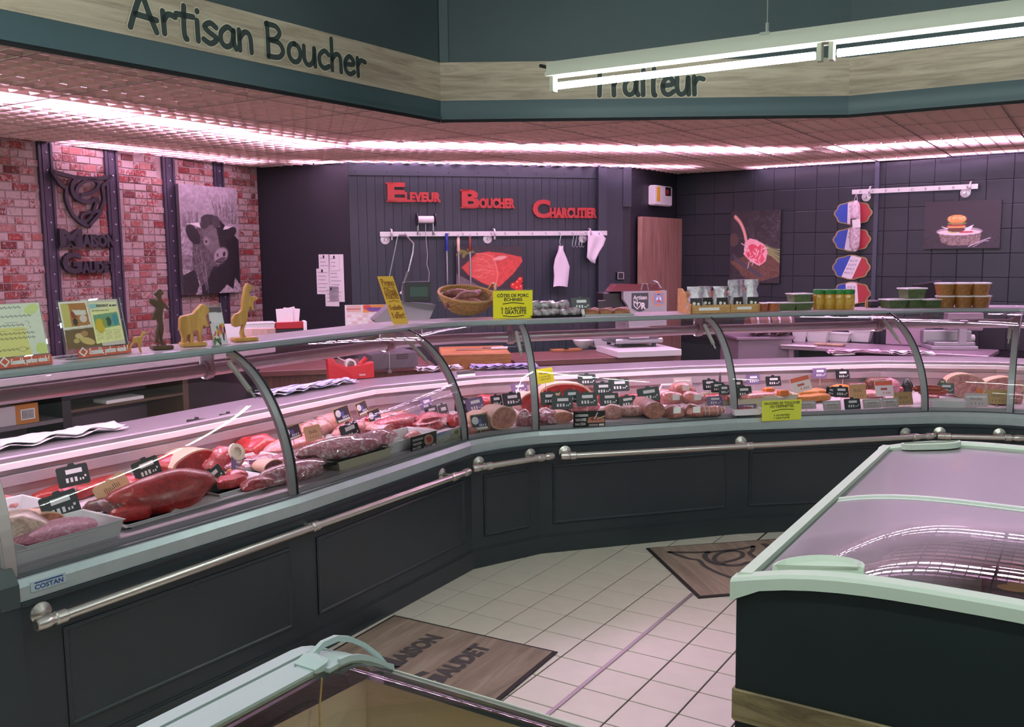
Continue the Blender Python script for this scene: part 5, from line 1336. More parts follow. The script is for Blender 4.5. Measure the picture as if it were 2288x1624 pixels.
# ------------------------------------------------------------------ on the counter tops
WOODL = woodmat('statue_light', 'a06f34', 'd2a45e', 'bd8b48', scale=(14, 14, 2), ring=.6, rough=.45); WOODD = woodmat('statue_dark', '3a2416', '63452c', '4d3320', scale=(14, 14, 2), ring=.6, rough=.45)
ACRY = glassmat('acrylic', (.93, .94, .93), haze=.10, hazecol=(.7, .7, .7), ior=1.49)
REDST = mat('red_strip', 'c4553c', .5)
def holder(BLp, BRp, TLp, label, pic, txt, split):
    """leaning acrylic stand with a print, red slogan strip at its foot"""
    P = shelf(*BLp); Pr = shelf(*BRp); d = (Pr - P)[:2]; w = float(np.linalg.norm(d)); a = math.atan2(d[1], d[0])
    a = aL; w = float((Pr - P)[:2] @ np.array([math.cos(a), math.sin(a)])); fr = Fr(P, a); zt = fr.at(.06).px(*TLp)[1]; h = zt - ZR
    t = thing('document_holder', label, 'display stand', P, a, 'leaning acrylic document holders')
    n = np.array([0, -math.cos(.22), math.sin(.22)]); up = np.array([0, math.sin(.22), math.cos(.22)]); ex = np.array([1.0, 0, 0])
    H = h / math.cos(.22)
    q = MB(); q.obox(ex * w / 2 + up * H / 2, ex, n, up, w / 2, .0022, H / 2); q.obox((w / 2, .05, .004), (1, 0, 0), (0, 1, 0), (0, 0, 1), w / 2, .05, .0025); q.build('acrylic', ACRY, t)
    pic.sheet('print', t, up * (H * .17) + n * .004 + ex * .006, ex, up, w - .012 if split is None else w * .92, H * .80)
    q = MB(); q.obox(ex * w * .58 + up * H * .075 + n * .008, ex, n, up, w * .42, .001, H * .072); rs = q.build('slogan_strip', REDST, t)
    q = MB(); h_ = H * .075; pen_into(q, 'Ensemble, parlons viande !', 0, 0, h_, h_ * .1, ex, up, n, ex * w * .0, .0006, 3) if 0 else None
    q = MB(); sw = pen_width('Ensemble, parlons viande !'); sc = w * .62 / sw
    x = 0
    for c in 'Ensemble, parlons viande !':
        for st in PEN[c][1]: stroke_into(q, [((x + aa + .15 * bb) * sc, bb * sc * 1.25) for aa, bb in st], .0035, ex, up, n, ex * w * .33 + up * H * .05 + n * .0092, .0006, True, 3)
        x += PEN[c][0]
    cx = w * .24; stroke_into(q, [(cx, H * .03), (cx + .016, H * .03 + .016), (cx, H * .03 + .032), (cx - .016, H * .03 + .016), (cx, H * .03)], .006, ex, up, n, n * .0092, .0006, False)
    q.build('slogan', PAPER, rs, fix=False)
    return t
p = Pic(90, 110, 'd8d9c6'); p.poly([(0, 0), (.72, 0), (.68, .55), (0, .55)], 'd9d080'); p.ell(.85, .88, .14, .09, 'cdd48a', .5); p.ell(.9, .1, .1, .12, 'c8d27e')
for k in range(120): x, y = rr.rand(), rr.rand(); p.line([(x, y), (x + .05, y + .04 * rr.randn())], .006, 'b9bda8', .5, False)
for y, n in ((.92, 3), (.75, 4), (.58, 3), (.42, 4), (.33, 4), (.12, 3)):
    x = .02
    for k in range(int(n * 3)):
        if x > .78: break
        p.line([(x, y), (x + .02, y + .03), (x + .035, y - .01), (x + .06, y + .02)], .011, '3a3d34', .85); x += .075
p.line([(.0, .63), (.76, .65), (.78, .50), (0, .48)], .006, '6a6c60', .8, False); p.ell(.58, .12, .07, .05, 'a8a070'); p.ell(.58, .12, .055, .038, 'd9d080')
holder((-25, 828), (112, 812), (-40, 678), 'acrylic stand with a handwritten certificate at the far left', p, 1, None)
p = Pic(130, 110, 'cfc3b4'); p.poly([(.0, .42), (.48, .46), (.46, 1.0), (.0, 1.0)], 'ece6da'); p.poly([(.03, .45), (.46, .48), (.44, .96), (.03, .96)], 'a9703a'); p.poly([(.03, .45), (.15, .46), (.16, .94), (.03, .96)], 'c9b86a'); p.ell(.22, .72, .05, .09, '8a3a2a'); p.poly([(.2, .82), (.42, .80), (.42, .70), (.25, .70)], 'd8d0c4'); p.ell(.36, .62, .06, .08, 'd8c4b8'); p.ell(.22, .56, .04, .08, '3a2a20')
p.poly([(.0, .0), (.60, .0), (.52, .42), (.02, .40)], '6d5230'); p.ell(.24, .26, .07, .06, 'd0b880'); p.ell(.33, .30, .06, .06, 'b08050'); p.ell(.36, .14, .13, .07, 'cdb070', -.5); p.ell(.18, .16, .05, .05, 'c0a468')
p.poly([(.50, .06), (1.0, .10), (.97, .95), (.50, .95)], 'e9e2a0'); p.poly([(.50, .78), (.97, .82), (.97, .95), (.50, .95)], 'e6e0b4'); p.poly([(.5, .82), (.64, .83), (.64, .92), (.5, .92)], '9cc4c0'); p.poly([(.53, .36), (.97, .42), (.96, .72), (.53, .68)], '6f9a78'); p.ell(.62, .44, .08, .16, 'd0b030'); p.ell(.78, .52, .05, .1, '2f4f4a'); p.ell(.9, .55, .05, .13, '3f8a98'); p.ell(.71, .5, .04, .1, '8a9a4a')
for k in range(9):
    for c in range(3): p.line([(.53 + .15 * c, .33 - .025 * k), (.65 + .15 * c, .335 - .025 * k)], .007, '8f8a5a', .7, False)
t = holder((150, 804), (285, 788), (113, 672), 'acrylic stand with farm photographs and a newspaper page', p, 1, 1)
fw = 0.35
q = MB(); 
pt = [o for o in t.children if o.name.startswith('print')][0]
v0 = np.array(pt.data.vertices[(109) * 130].co); v1 = np.array(pt.data.vertices[(109) * 130 + 129].co); v2 = np.array(pt.data.vertices[0].co); ex_ = v1 - v0; ey_ = v2 - v0; wx, hy = np.linalg.norm(ex_), np.linalg.norm(ey_); ex_ /= wx; ey_ /= hy; nz_ = np.cross(ex_, ey_)
text_into(q, 'FREVENT et env', wx * .62, hy * .845, wx * .97, hy * .90, ex_, ey_, nz_, v0, .0008, .03); text_into(q, 'De beaux parcours', wx * .53, hy * .75, wx * .82, hy * .79, ex_, ey_, nz_, v0, .0008, .01); q.build('headline', INK, t, fix=False)

def statue(pts, base, label, name, cat, m, th=.03, basebox=None, holes=()):
    """flat carved figure, outline in picture pixels on the plane of the shelf"""
    P = shelf(*base); fr = Fr(P, aL * .55)
    q = MB(); q.prism([(fr.px(x, y)[0], fr.px(x, y)[1] - ZR) for x, y in pts], (1, 0, 0), (0, 0, 1), (0, 1, 0), th, (0, -th / 2, 0))
    t = thing(name, label, cat, P, fr.a, 'wooden figures on the left counter'); o = q.build('figure', m, t)
    md = o.modifiers.new('bev', 'BEVEL'); md.width = .004; md.segments = 2
    if basebox:
        ua, ub = fr.px(basebox[0], base[1])[0], fr.px(basebox[1], base[1])[0]
        MB().cbox((ua, -.04, 0), (ub, .04, .018), .004).build('plinth', m, t)
    return t
statue([(284, 787), (290, 772), (296, 762), (297, 754), (302, 752), (313, 752), (316, 745), (320, 739), (325, 741), (328, 746), (321, 749), (318, 757), (318, 764), (314, 775), (317, 788), (312, 787), (309, 775), (307, 767), (300, 767), (294, 775), (291, 784), (289, 789)], (302, 788), 'small pale wooden dog figure beside the newspaper stand', 'dog_figure', 'wooden figure', WOODL, .012)
statue([(349, 775), (351, 765), (346, 763), (348, 740), (352, 722), (350, 712), (341, 715), (340, 709), (342, 700), (348, 688), (340, 682), (333, 675), (334, 667), (344, 668), (350, 672), (352, 665), (346, 660), (343, 656), (349, 650), (352, 646), (358, 645), (362, 650), (365, 656), (360, 660), (360, 668), (365, 674), (372, 682), (378, 690), (376, 694), (366, 686), (363, 694), (362, 712), (365, 735), (362, 755), (364, 762), (370, 768), (372, 775), (360, 773), (357, 752), (355, 740), (354, 765), (353, 776)], (360, 780), 'dark wooden farmer figure in a hat between the stands and the ox', 'farmer_figure', 'wooden figure', WOODD, .03, (338, 384))
statue([(405, 772), (407, 755), (404, 745), (400, 735), (400, 712), (404, 706), (416, 704), (430, 700), (436, 692), (444, 684), (449, 679), (456, 680), (462, 686), (466, 692), (464, 698), (458, 706), (462, 720), (465, 728), (459, 731), (453, 726), (450, 738), (449, 755), (452, 768), (444, 770), (442, 750), (440, 738), (431, 739), (430, 768), (423, 769), (422, 745), (416, 750), (415, 772)], (430, 773), 'carved golden wooden ox figure with lowered head', 'ox_figure', 'wooden figure', WOODL, .045, (404, 458))
statue([(539, 757), (536, 744), (541, 725), (534, 728), (524, 731), (518, 726), (517, 712), (523, 702), (533, 698), (539, 690), (540, 672), (543, 655), (545, 642), (549, 634), (552, 632), (556, 636), (565, 640), (564, 645), (556, 650), (555, 660), (563, 663), (572, 662), (576, 668), (566, 672), (564, 680), (566, 690), (562, 694), (557, 684), (552, 698), (551, 715), (543, 735), (545, 748), (553, 757)], (545, 762), 'golden wooden rearing horse figure on a round base', 'horse_figure', 'wooden figure', WOODL, .035, (520, 572))
# leaflet holder
P = shelf(492, 770); t = thing('leaflet_holder', 'clear stand of colourful leaflets between ox and horse figures', 'leaflet stand', P, aL)
q = MB().obox((0, .018, .09), (1, 0, 0), (0, 1, -.2), (0, .2, 1), .042, .002, .09); q.build('acrylic', ACRY, t)
p = Pic(40, 60, 'd8cdd0'); 
for k in range(40): p.ell(rr.rand(), rr.rand() * .55, .10, .06, ('c03a4a', '4a7a4a', 'd0a040', '3a2a30', 'e0d0d4')[k % 5], rr.rand() * 3)
p.poly([(0, .86), (1, .84), (1, 1), (0, 1)], '5a4a52'); p.poly([(.1, .6), (.9, .55), (.9, .8), (.1, .85)], 'e6dade')
p.sheet('leaflets', t, (-.038, -.006, .0), (1, 0, 0), (0, .2, .98), .076, .17)
# yellow handwritten sign
def sign_at(fr, pa, pb, v, tilt, name, label, m, cat='sign', th=.003):
    f2 = fr.at(v); u0, z0 = f2.px(*pa); u1, z1 = f2.px(*pb); w, h = u1 - u0, z1 - z0
    t = thing(name, label, cat, f2.w(u0, 0, z0), fr.a); return t, w, h
P = shelf(897, 723); fr = Fr(P, R(25)); u0 = fr.px(878, 724)[0]; u1 = fr.px(912, 724)[0]; z1 = fr.px(880, 617)[1]
t = thing('handwritten_sign', 'tall leaning yellow card with handwriting in front of the scale', 'sign', P, fr.a); H = z1 - ZR; w = u1 - u0
ex = np.array([1.0, 0, 0]); 
sk = (fr.px(845, 617)[0] - fr.px(878, 724)[0]) / H; up = np.array([sk, .08, 1.0]); nn_ = np.cross(ex, up); nn_ /= np.linalg.norm(nn_)
q = MB(); q.prism([(u0, 0), (u1, 0), (u1 + 0, H), (u0, H)], ex, up, -nn_ * -1, .004, (0, 0, 0)); q.build('card', mat('yellow_hand', 'e3b23c', .5), t)
q = MB(); PN = mat('pen_brown', 'a06a1c', .6); L_ = u0 + w * .12
for s, fz, k in (('Promo', .80, .8), ('Steak', .62, .62), ('Haché', .53, .62), ('5 achetés', .30, .40), ('1 offert', .12, .42)):
    sc = w * .80 / pen_width(s); sc = min(sc, .10); x = 0
    for c in s:
        for st in PEN[c][1]: stroke_into(q, [(L_ + (x + a) * sc, H * fz + b * sc * 1.3) for a, b in st], .005, ex, up, nn_, nn_ * .006, .0006, True, 3)
        x += PEN[c][0]
for z0 in (.74, .46): stroke_into(q, [(u0 + w * .2, H * z0), (u0 + w * .55, H * (z0 + .03)), (u0 + w * .85, H * z0)], .004, ex, up, nn_, nn_ * .006, .0006)
q.build('handwriting', PN, t, fix=False)
# yellow printed sign
P = shelf(1144, 711); fr = Fr(P, R(8)); u0, u1 = fr.px(1102, 711)[0], fr.px(1190, 711)[0]; H = fr.px(1144, 649)[1] - ZR; w = u1 - u0
t = thing('promo_sign', 'yellow printed promotion card with black text beside the basket', 'sign', P, fr.a)
MB().box((u0, -.004, 0), (u1, .0, H)).build('card', YEL, t)
MB().box((u0 - .004, 0.0005, 0), (u1 + .004, .004, H + .008)).box((u0, 0, 0), (u1, .07, .003)).build('acrylic', ACRY, t)
q = MB()
def tx(s, a, z0, b, z1, bold=.03): text_into(q, s, u0 + w * a, H * z0, u0 + w * b, H * z1, (1, 0, 0), (0, 0, 1), (0, -1, 0), (0, -.004, 0), .0006, bold)
tx('CÔTES DE PORC', .10, .76, .90, .91); tx('ÉCHINES', .28, .62, .74, .76); tx('5 ACHETÉES', .20, .30, .84, .43); tx('1 GRATUITE', .22, .15, .84, .29)
for z0, s_ in ((.52, 1), (.07, -1)): stroke_into(q, [(u0 + w * .25, H * (z0 + .03 * (s_ < 0))), (u0 + w * .5, H * (z0 + .04 * s_ + .03 * (s_ < 0))), (u0 + w * .78, H * (z0 + .03 * (s_ < 0)))], .005, (1, 0, 0), (0, 0, 1), (0, -1, 0), (0, -.004, 0), .0006)
q.build('lettering', INK, t, fix=False)
# basket of dried sausages
WICK = mat('wicker', 'b48a54', .6, var=.3, vscale=70, bump=.8, bscale=120)
P = shelf(1032, 712); t = thing('wicker_basket', 'oval wicker basket with a loop handle on the counter top', 'basket', P + np.array([.02, .14, .005]), R(15)); t.rotation_euler = (R(24), 0, R(15)); BM = Matrix.Translation((P[0] + .02, P[1] + .14, P[2] + .045)) @ t.rotation_euler.to_matrix().to_4x4(); t.location = BM.translation
prof_ = [(.10, 0), (.125, .02), (.15, .05), (.172, .085), (.178, .10)]
q = MB(); n = 40
for li, (r_, z) in enumerate(zip(np.interp(np.linspace(0, 1, 12), np.linspace(0, 1, 5), [p[0] for p in prof_]), np.interp(np.linspace(0, 1, 12), np.linspace(0, 1, 5), [p[1] for p in prof_]))):
    q.tube([((r_ + .003 * (-1) ** (k + li)) * math.cos(2 * math.pi * k / n), (r_ + .003 * (-1) ** (k + li)) * .78 * math.sin(2 * math.pi * k / n), z + .006 + (.016 * math.cos(2 * math.pi * k / n + 2.4)) * z / .1) for k in range(n + 1)], .0052, 5)
q.build('weave', WICK, t, smooth=True)
q = MB()
for k in range(20):
    a = 2 * math.pi * k / 20; q.tube([(r_ * math.cos(a), r_ * .78 * math.sin(a), z + .004 + .016 * math.cos(a + 2.4) * z / .1) for r_, z in prof_], .003, 5)
q.disc((0, 0, .004), (1, 0, 0), (0, 1, 0), .1, 24, .078); q.build('stakes', WICK, t)
q = MB(); q.tube([(.176 * math.cos(2 * math.pi * k / 36), .138 * math.sin(2 * math.pi * k / 36), .106 + .016 * math.cos(2 * math.pi * k / 36 + 2.4)) for k in range(37)], .009, 7); q.build('rim', WICK, t, smooth=True)
MB().tube([(.135, -.07, .10), (.155, -.05, .15), (.172, .0, .165), (.165, .05, .15), (.15, .075, .10)], .009, 8).build('loop_handle', WICK, t, smooth=True)
SAUC = mat('dry_sausage', '6a3a34', .6, col2='9a6a62', vscale=14, bump=.3, bscale=60)
for k, (x, y, z, a, l) in enumerate(((-.07, -.03, .075, .5, .19), (.02, -.06, .08, -.4, .17), (.05, .02, .085, .9, .20), (-.04, .05, .09, -.1, .20), (.0, -.01, .105, .2, .16))):
    d = np.array([math.cos(a), math.sin(a), 0]); pts = [np.array([0, 0, 0]) + d * (s_ - .5) * l + np.array([0, 0, -.012 * (2 * s_ - 1) ** 2]) for s_ in np.linspace(0, 1, 8)]
    bb = P + np.array([.02, .14, 0]); o = MB().tube(pts, [.006, .018, .024, .026, .026, .024, .018, .006], 10).build('dry_sausage', SAUC, None, BM @ Vector((x, y, z)), 0, True); o.rotation_euler = (R(24), 0, R(15)); tag(o, 'dry brown sausage lying in the wicker basket', 'sausage', 'dry sausages in the wicker basket')
# trays of wrapped dried sausages
def top_tray(px_, py_, w, d, m, label, a, name='serving_tray'):
    P = shelf(px_, py_); t = thing(name, label, 'tray', P, a); q = MB()
    q.loft([[(-w / 2, 0, 0), (w / 2, 0, 0), (w / 2, d, 0), (-w / 2, d, 0)], [(-w / 2 - .01, -.01, .014), (w / 2 + .01, -.01, .014), (w / 2 + .01, d + .01, .014), (-w / 2 - .01, d + .01, .014)]], cap=False)
    q.box((-w / 2, 0, 0), (w / 2, d, .003)); q.build('dish', m, t); return P
aT = TM_.a
PT = top_tray(1244, 709, .30, .19, BLACK, 'black tray of wrapped sausages right of the yellow card', aT)
FILM = mat('film_pack', 'b6aeb2', .18, spec=.8, coat=.6, col2='5a4444', vscale=22, bump=.7, bscale=26)
FILMW = mat('film_white', 'd9ccd4', .15, spec=.8, coat=.6, col2='a89aa4', vscale=18, bump=.8, bscale=24)
def crumple(l, w, h, seed, sub=3, amp=.22):
    bm = bmesh.new(); bmesh.ops.create_icosphere(bm, subdivisions=sub, radius=1.0); r_ = np.random.RandomState(seed)
    K = r_.randn(9, 3) * 2.6; ph = r_.rand(9) * 6.3
    for v in bm.verts:
        c = np.array(v.co); s = sum(math.sin(K[i] @ c + ph[i]) for i in range(9)) / 9 * 2.0
        s2 = sum(math.sin(K[i] * 2.3 @ c + ph[i] * 2) for i in range(5)) / 5; c = c * (1 + amp * s + amp * .32 * s2); c[2] = max(c[2], -.55); v.co = Vector((c[0] * l / 2, c[1] * w / 2, (c[2] + .55) * h / 1.55))
    me = bpy.data.meshes.new('lump'); bm.to_mesh(me); bm.free(); return me
me_ = [crumple(.085, .06, .055, 40 + k, 2, .3) for k in range(3)]
for k in range(15):
    c, r_ = k % 5, k // 5
    if r_ == 2 and c > 3: continue
    u, v, z = -.125 + c * .062 + (.02 if r_ == 1 else 0) + .008 * rr.randn(), .035 + .055 * (r_ if r_ < 2 else .6), .004 + (.042 if r_ == 2 else 0)
    o = mobj('wrapped_sausage', me_[k % 3] if k > 2 else me_[k], FILM if k < 3 else None, None, PT + np.array([math.cos(aT) * u - math.sin(aT) * v, math.sin(aT) * u + math.cos(aT) * v, z]), rr.rand() * 3, True)
    tag(o, 'small film-wrapped dried sausage piled on the black tray', 'sausage', 'wrapped sausages on the black tray')
PT2 = top_tray(1362, 706, .30, .17, WHITE, 'white tray of dried meats beside the slicer', aT)
DRY = mat('dried_meat', '6e3a2c', .5, col2='a0683e', vscale=10, bump=.3, bscale=40)
for k in range(6):
    u, v = -.11 + .045 * k, .04 + .05 * (k % 2)
    o = mobj('dried_meat', crumple(.10, .06, .045, 70 + k, 2, .2), DRY, None, PT2 + np.array([math.cos(aT) * u - math.sin(aT) * v, math.sin(aT) * u + math.cos(aT) * v, .004]), aT + rr.randn() * .3, True); tag(o, 'piece of brown dried meat on the white tray', 'dried meat', 'dried meats on the white tray')
# wooden display boxes with spice bags
PINE = woodmat('pine', 'a8784c', 'd6aa78', 'c3945f', scale=(3, 14, 14), ring=.4, rough=.5); BAGF = mat('cello_bag', 'd8ccd8', .12, spec=.8, coat=.7, col2='9a8a98', vscale=16, bump=.9, bscale=18)
P = shelf(1620, 699); fr = Fr(P, aT)
for k, (xa, xb, lab) in enumerate(((1543, 1634, 'left pine display box of cellophane spice bags'), (1634, 1698, 'right pine display box of cellophane spice bags'))):
    ua, ub = fr.px(xa, 699)[0], fr.px(xb, 699)[0]; t = thing('display_box', lab, 'display box', fr.w((ua + ub) / 2, 0, ZR), aT, 'pine display boxes'); w = (ub - ua)
    MB().box((-w / 2, 0, 0), (w / 2, .012, .052)).build('front_board', PINE, t); MB().box((-w / 2, .188, 0), (w / 2, .2, .13)).build('back_board', PINE, t); MB().box((-w / 2, .012, 0), (w / 2, .188, .008)).build('bottom', PINE, t)
    for s in ((-1, 1) if k == 0 else (1,)):
        x = s * (w / 2 - .007); q = MB(); q.prism([(0, 0), (.2, 0), (.2, .15), (.15, .15), (.10, .12), (.05, .07), (0, .055)], (0, 1, 0), (0, 0, 1), (1, 0, 0), .012, (x - .006, 0, 0)); q.build('side_board', PINE, t)
    q = MB().box((-w * .3, -.0012, .018), (w * .2, 0, .036)); q.build('price_label', PAPER, t)
    for j in range(3 if k == 0 else 3):
        u = -w * .30 + j * w * .30; tb = thing('spice_bag', ('leftmost', 'middle', 'rightmost')[j] + (' cellophane spice bag in the left pine box', ' cellophane spice bag in the right pine box')[k], 'bag', fr.w((ua + ub) / 2 + u, .05 + .05 * (j % 2), ZR + .01), aT + .2 * rr.randn(), ('bags in the left pine box', 'bags in the right pine box')[k])
        sc = 1.0 if k == 0 else 1.25
        rings = []
        for z, rx, ry in ((0, .045, .03), (.03, .050, .036), (.075 * sc, .046, .032), (.105 * sc, .036, .022), (.13 * sc, .044, .020), (.155 * sc, .046, .012)):
            rings.append([(rx * (1 + .20 * math.sin(5 * a + j * 2 + z * 75) + .1 * math.sin(9 * a + z * 40)) * math.cos(a), ry * (1 + .2 * math.sin(4 * a + k)) * math.sin(a), z) for a in np.linspace(0, 2 * math.pi, 16, endpoint=False)])
        MB().loft(rings).build('cellophane', BAGF, tb, smooth=True)
        q = MB().box((-.036, -.043, .035), (.036, -.038, .085)); q.build('label', mat('bag_label', '2a2226', .5), tb)
        q = MB(); q.lathe([(.010, 0), (.010, .001)], (-.012, -.044, .052), 10, True, (1, 0, 0), (0, 0, 1), (0, -1, 0)); q.lathe([(.008, 0), (.008, .001)], (.014, -.044, .050), 10, True, (1, 0, 0), (0, 0, 1), (0, -1, 0)); q.build('label_motif', PAPER, tb)
# tubs, containers, jars
CLEAR = mat('clear_tub', 'cfd4cc', .15, spec=.7, alpha=.45); LIDW = mat('tub_lid', 'e6dfe6', .3)
def tub(x, y, w, h, col, lab, grp, dz=0.0, dv=0.0, squ=False, taper=.85):
    P = shelf(x, y) + np.array([-math.sin(aT) * dv, math.cos(aT) * dv, 0]); P[2] = ZR + dz; t = thing('food_tub', lab, 'tub', P, aT, grp); m = mat('tub_' + col, col, .35, var=.35, vscale=45, bump=.3, bscale=80, coat=.5)
    if squ:
        q = MB(); q.loft([[(-w / 2 * taper, .0, 0), (w / 2 * taper, 0, 0), (w / 2 * taper, w * .66, 0), (-w / 2 * taper, w * .66, 0)], [(-w / 2, -.01, h * .86), (w / 2, -.01, h * .86), (w / 2, w * .68, h * .86), (-w / 2, w * .68, h * .86)]]); q.build('contents', m, t)
        MB().cbox((-w / 2 - .006, -.016, h * .86), (w / 2 + .006, w * .68 + .006, h), .003).build('lid', LIDW, t)
    else:
        MB().lathe([(w / 2 * taper, 0), (w / 2, h * .88)], (0, w / 2, 0), 18).build('contents', m, t, smooth=True); MB().lathe([(w / 2 + .004, h * .88), (w / 2 + .004, h * .97), (w / 2 - .004, h)], (0, w / 2, 0), 18).build('lid', LIDW, t, smooth=True)
    return t
G1 = 'orange tubs beside the pine boxes'; G2 = 'green herb containers in the middle'; G3 = 'green herb containers at right'; G4 = 'brown sauce cups at right'
tub(1709, 696, .085, .055, 'a85a3a', 'orange sauce tub with clear lid right beside the pine box', G1); tub(1734, 695, .085, .055, 'b06038', 'second orange sauce tub from the pine box', G1)
tub(1759, 693, .12, .05, '55643a', 'green herb container standing next to the orange tubs', G2, squ=True); tub(1796, 692, .12, .05, '4f5f36', 'green herb container under another one, left of the jars', G2, squ=True); tub(1792, 692, .13, .055, '56663e', 'green herb container stacked on top, left of the jars', G2, .051, squ=True)
tub(2005, 688, .14, .058, '4f5c3a', 'green herb container leftmost of the right stack', G3, squ=True); tub(2048, 687, .12, .058, '55623c', 'green herb container in the middle under another', G3, squ=True); tub(2085, 687, .12, .055, '4f5c3a', 'green herb container beside the brown cups', G3, squ=True); tub(2046, 687, .14, .07, '4f5f36', 'green herb container stacked on top of the right group', G3, .059, squ=True)
for k, x in enumerate((2127, 2167, 2206)):
    tub(x, 687, .125, .078, '96602f', ('lower brown sauce cup nearest the green containers', 'lower brown sauce cup in the middle of three', 'lower brown sauce cup at the right end')[k], G4, 0, 0, False, .78); tub(x - 2, 687, .13, .082, '9a6432', ('upper brown sauce cup nearest the green containers', 'upper brown sauce cup in the middle of three', 'upper brown sauce cup at the right end')[k], G4, .079, 0, False, .78)
JG, JY = mat('jar_lid_green', '2f7a3c', .35), mat('jar_mustard', 'b98a2a', .2, coat=.7, var=.2, vscale=40)
for k, x in enumerate((1837, 1861, 1884, 1905)):
    P = shelf(x, 691); t = thing('spice_jar', ('mustard-yellow jar with green lid, leftmost of four', 'mustard-yellow jar with green lid, second of four', 'mustard-yellow jar with green lid, third of four', 'mustard-yellow jar with green lid, rightmost of four')[k], 'jar', P, aT, 'yellow spice jars')
    c_ = (0, .045, 0); MB().lathe([(.034, 0), (.037, .006), (.037, .088), (.033, .098)], c_, 18).build('glass_body', JY, t, smooth=True); MB().lathe([(.036, .098), (.037, .102), (.037, .124), (.033, .128)], c_, 20).build('lid', JG, t, smooth=True)
    q = MB(); q.prism([(.0375 * math.sin(a), -.0375 * math.cos(a)) for a in np.linspace(-.9, .9, 9)] + [(.036 * math.sin(a), -.036 * math.cos(a)) for a in np.linspace(.9, -.9, 9)], (1, 0, 0), (0, 1, 0), (0, 0, 1), .045, (0, .045, .03)); q.build('label', mat('jar_label', 'c29a3c', .5, var=.25, vscale=60), t)
P = shelf(1937, 687); o = MB().box((-.008, 0, 0), (.008, .012, .045)).build('wooden_peg', PINE, None, P, aT); tag(o, 'small upright wooden peg right of the yellow jars', 'peg')
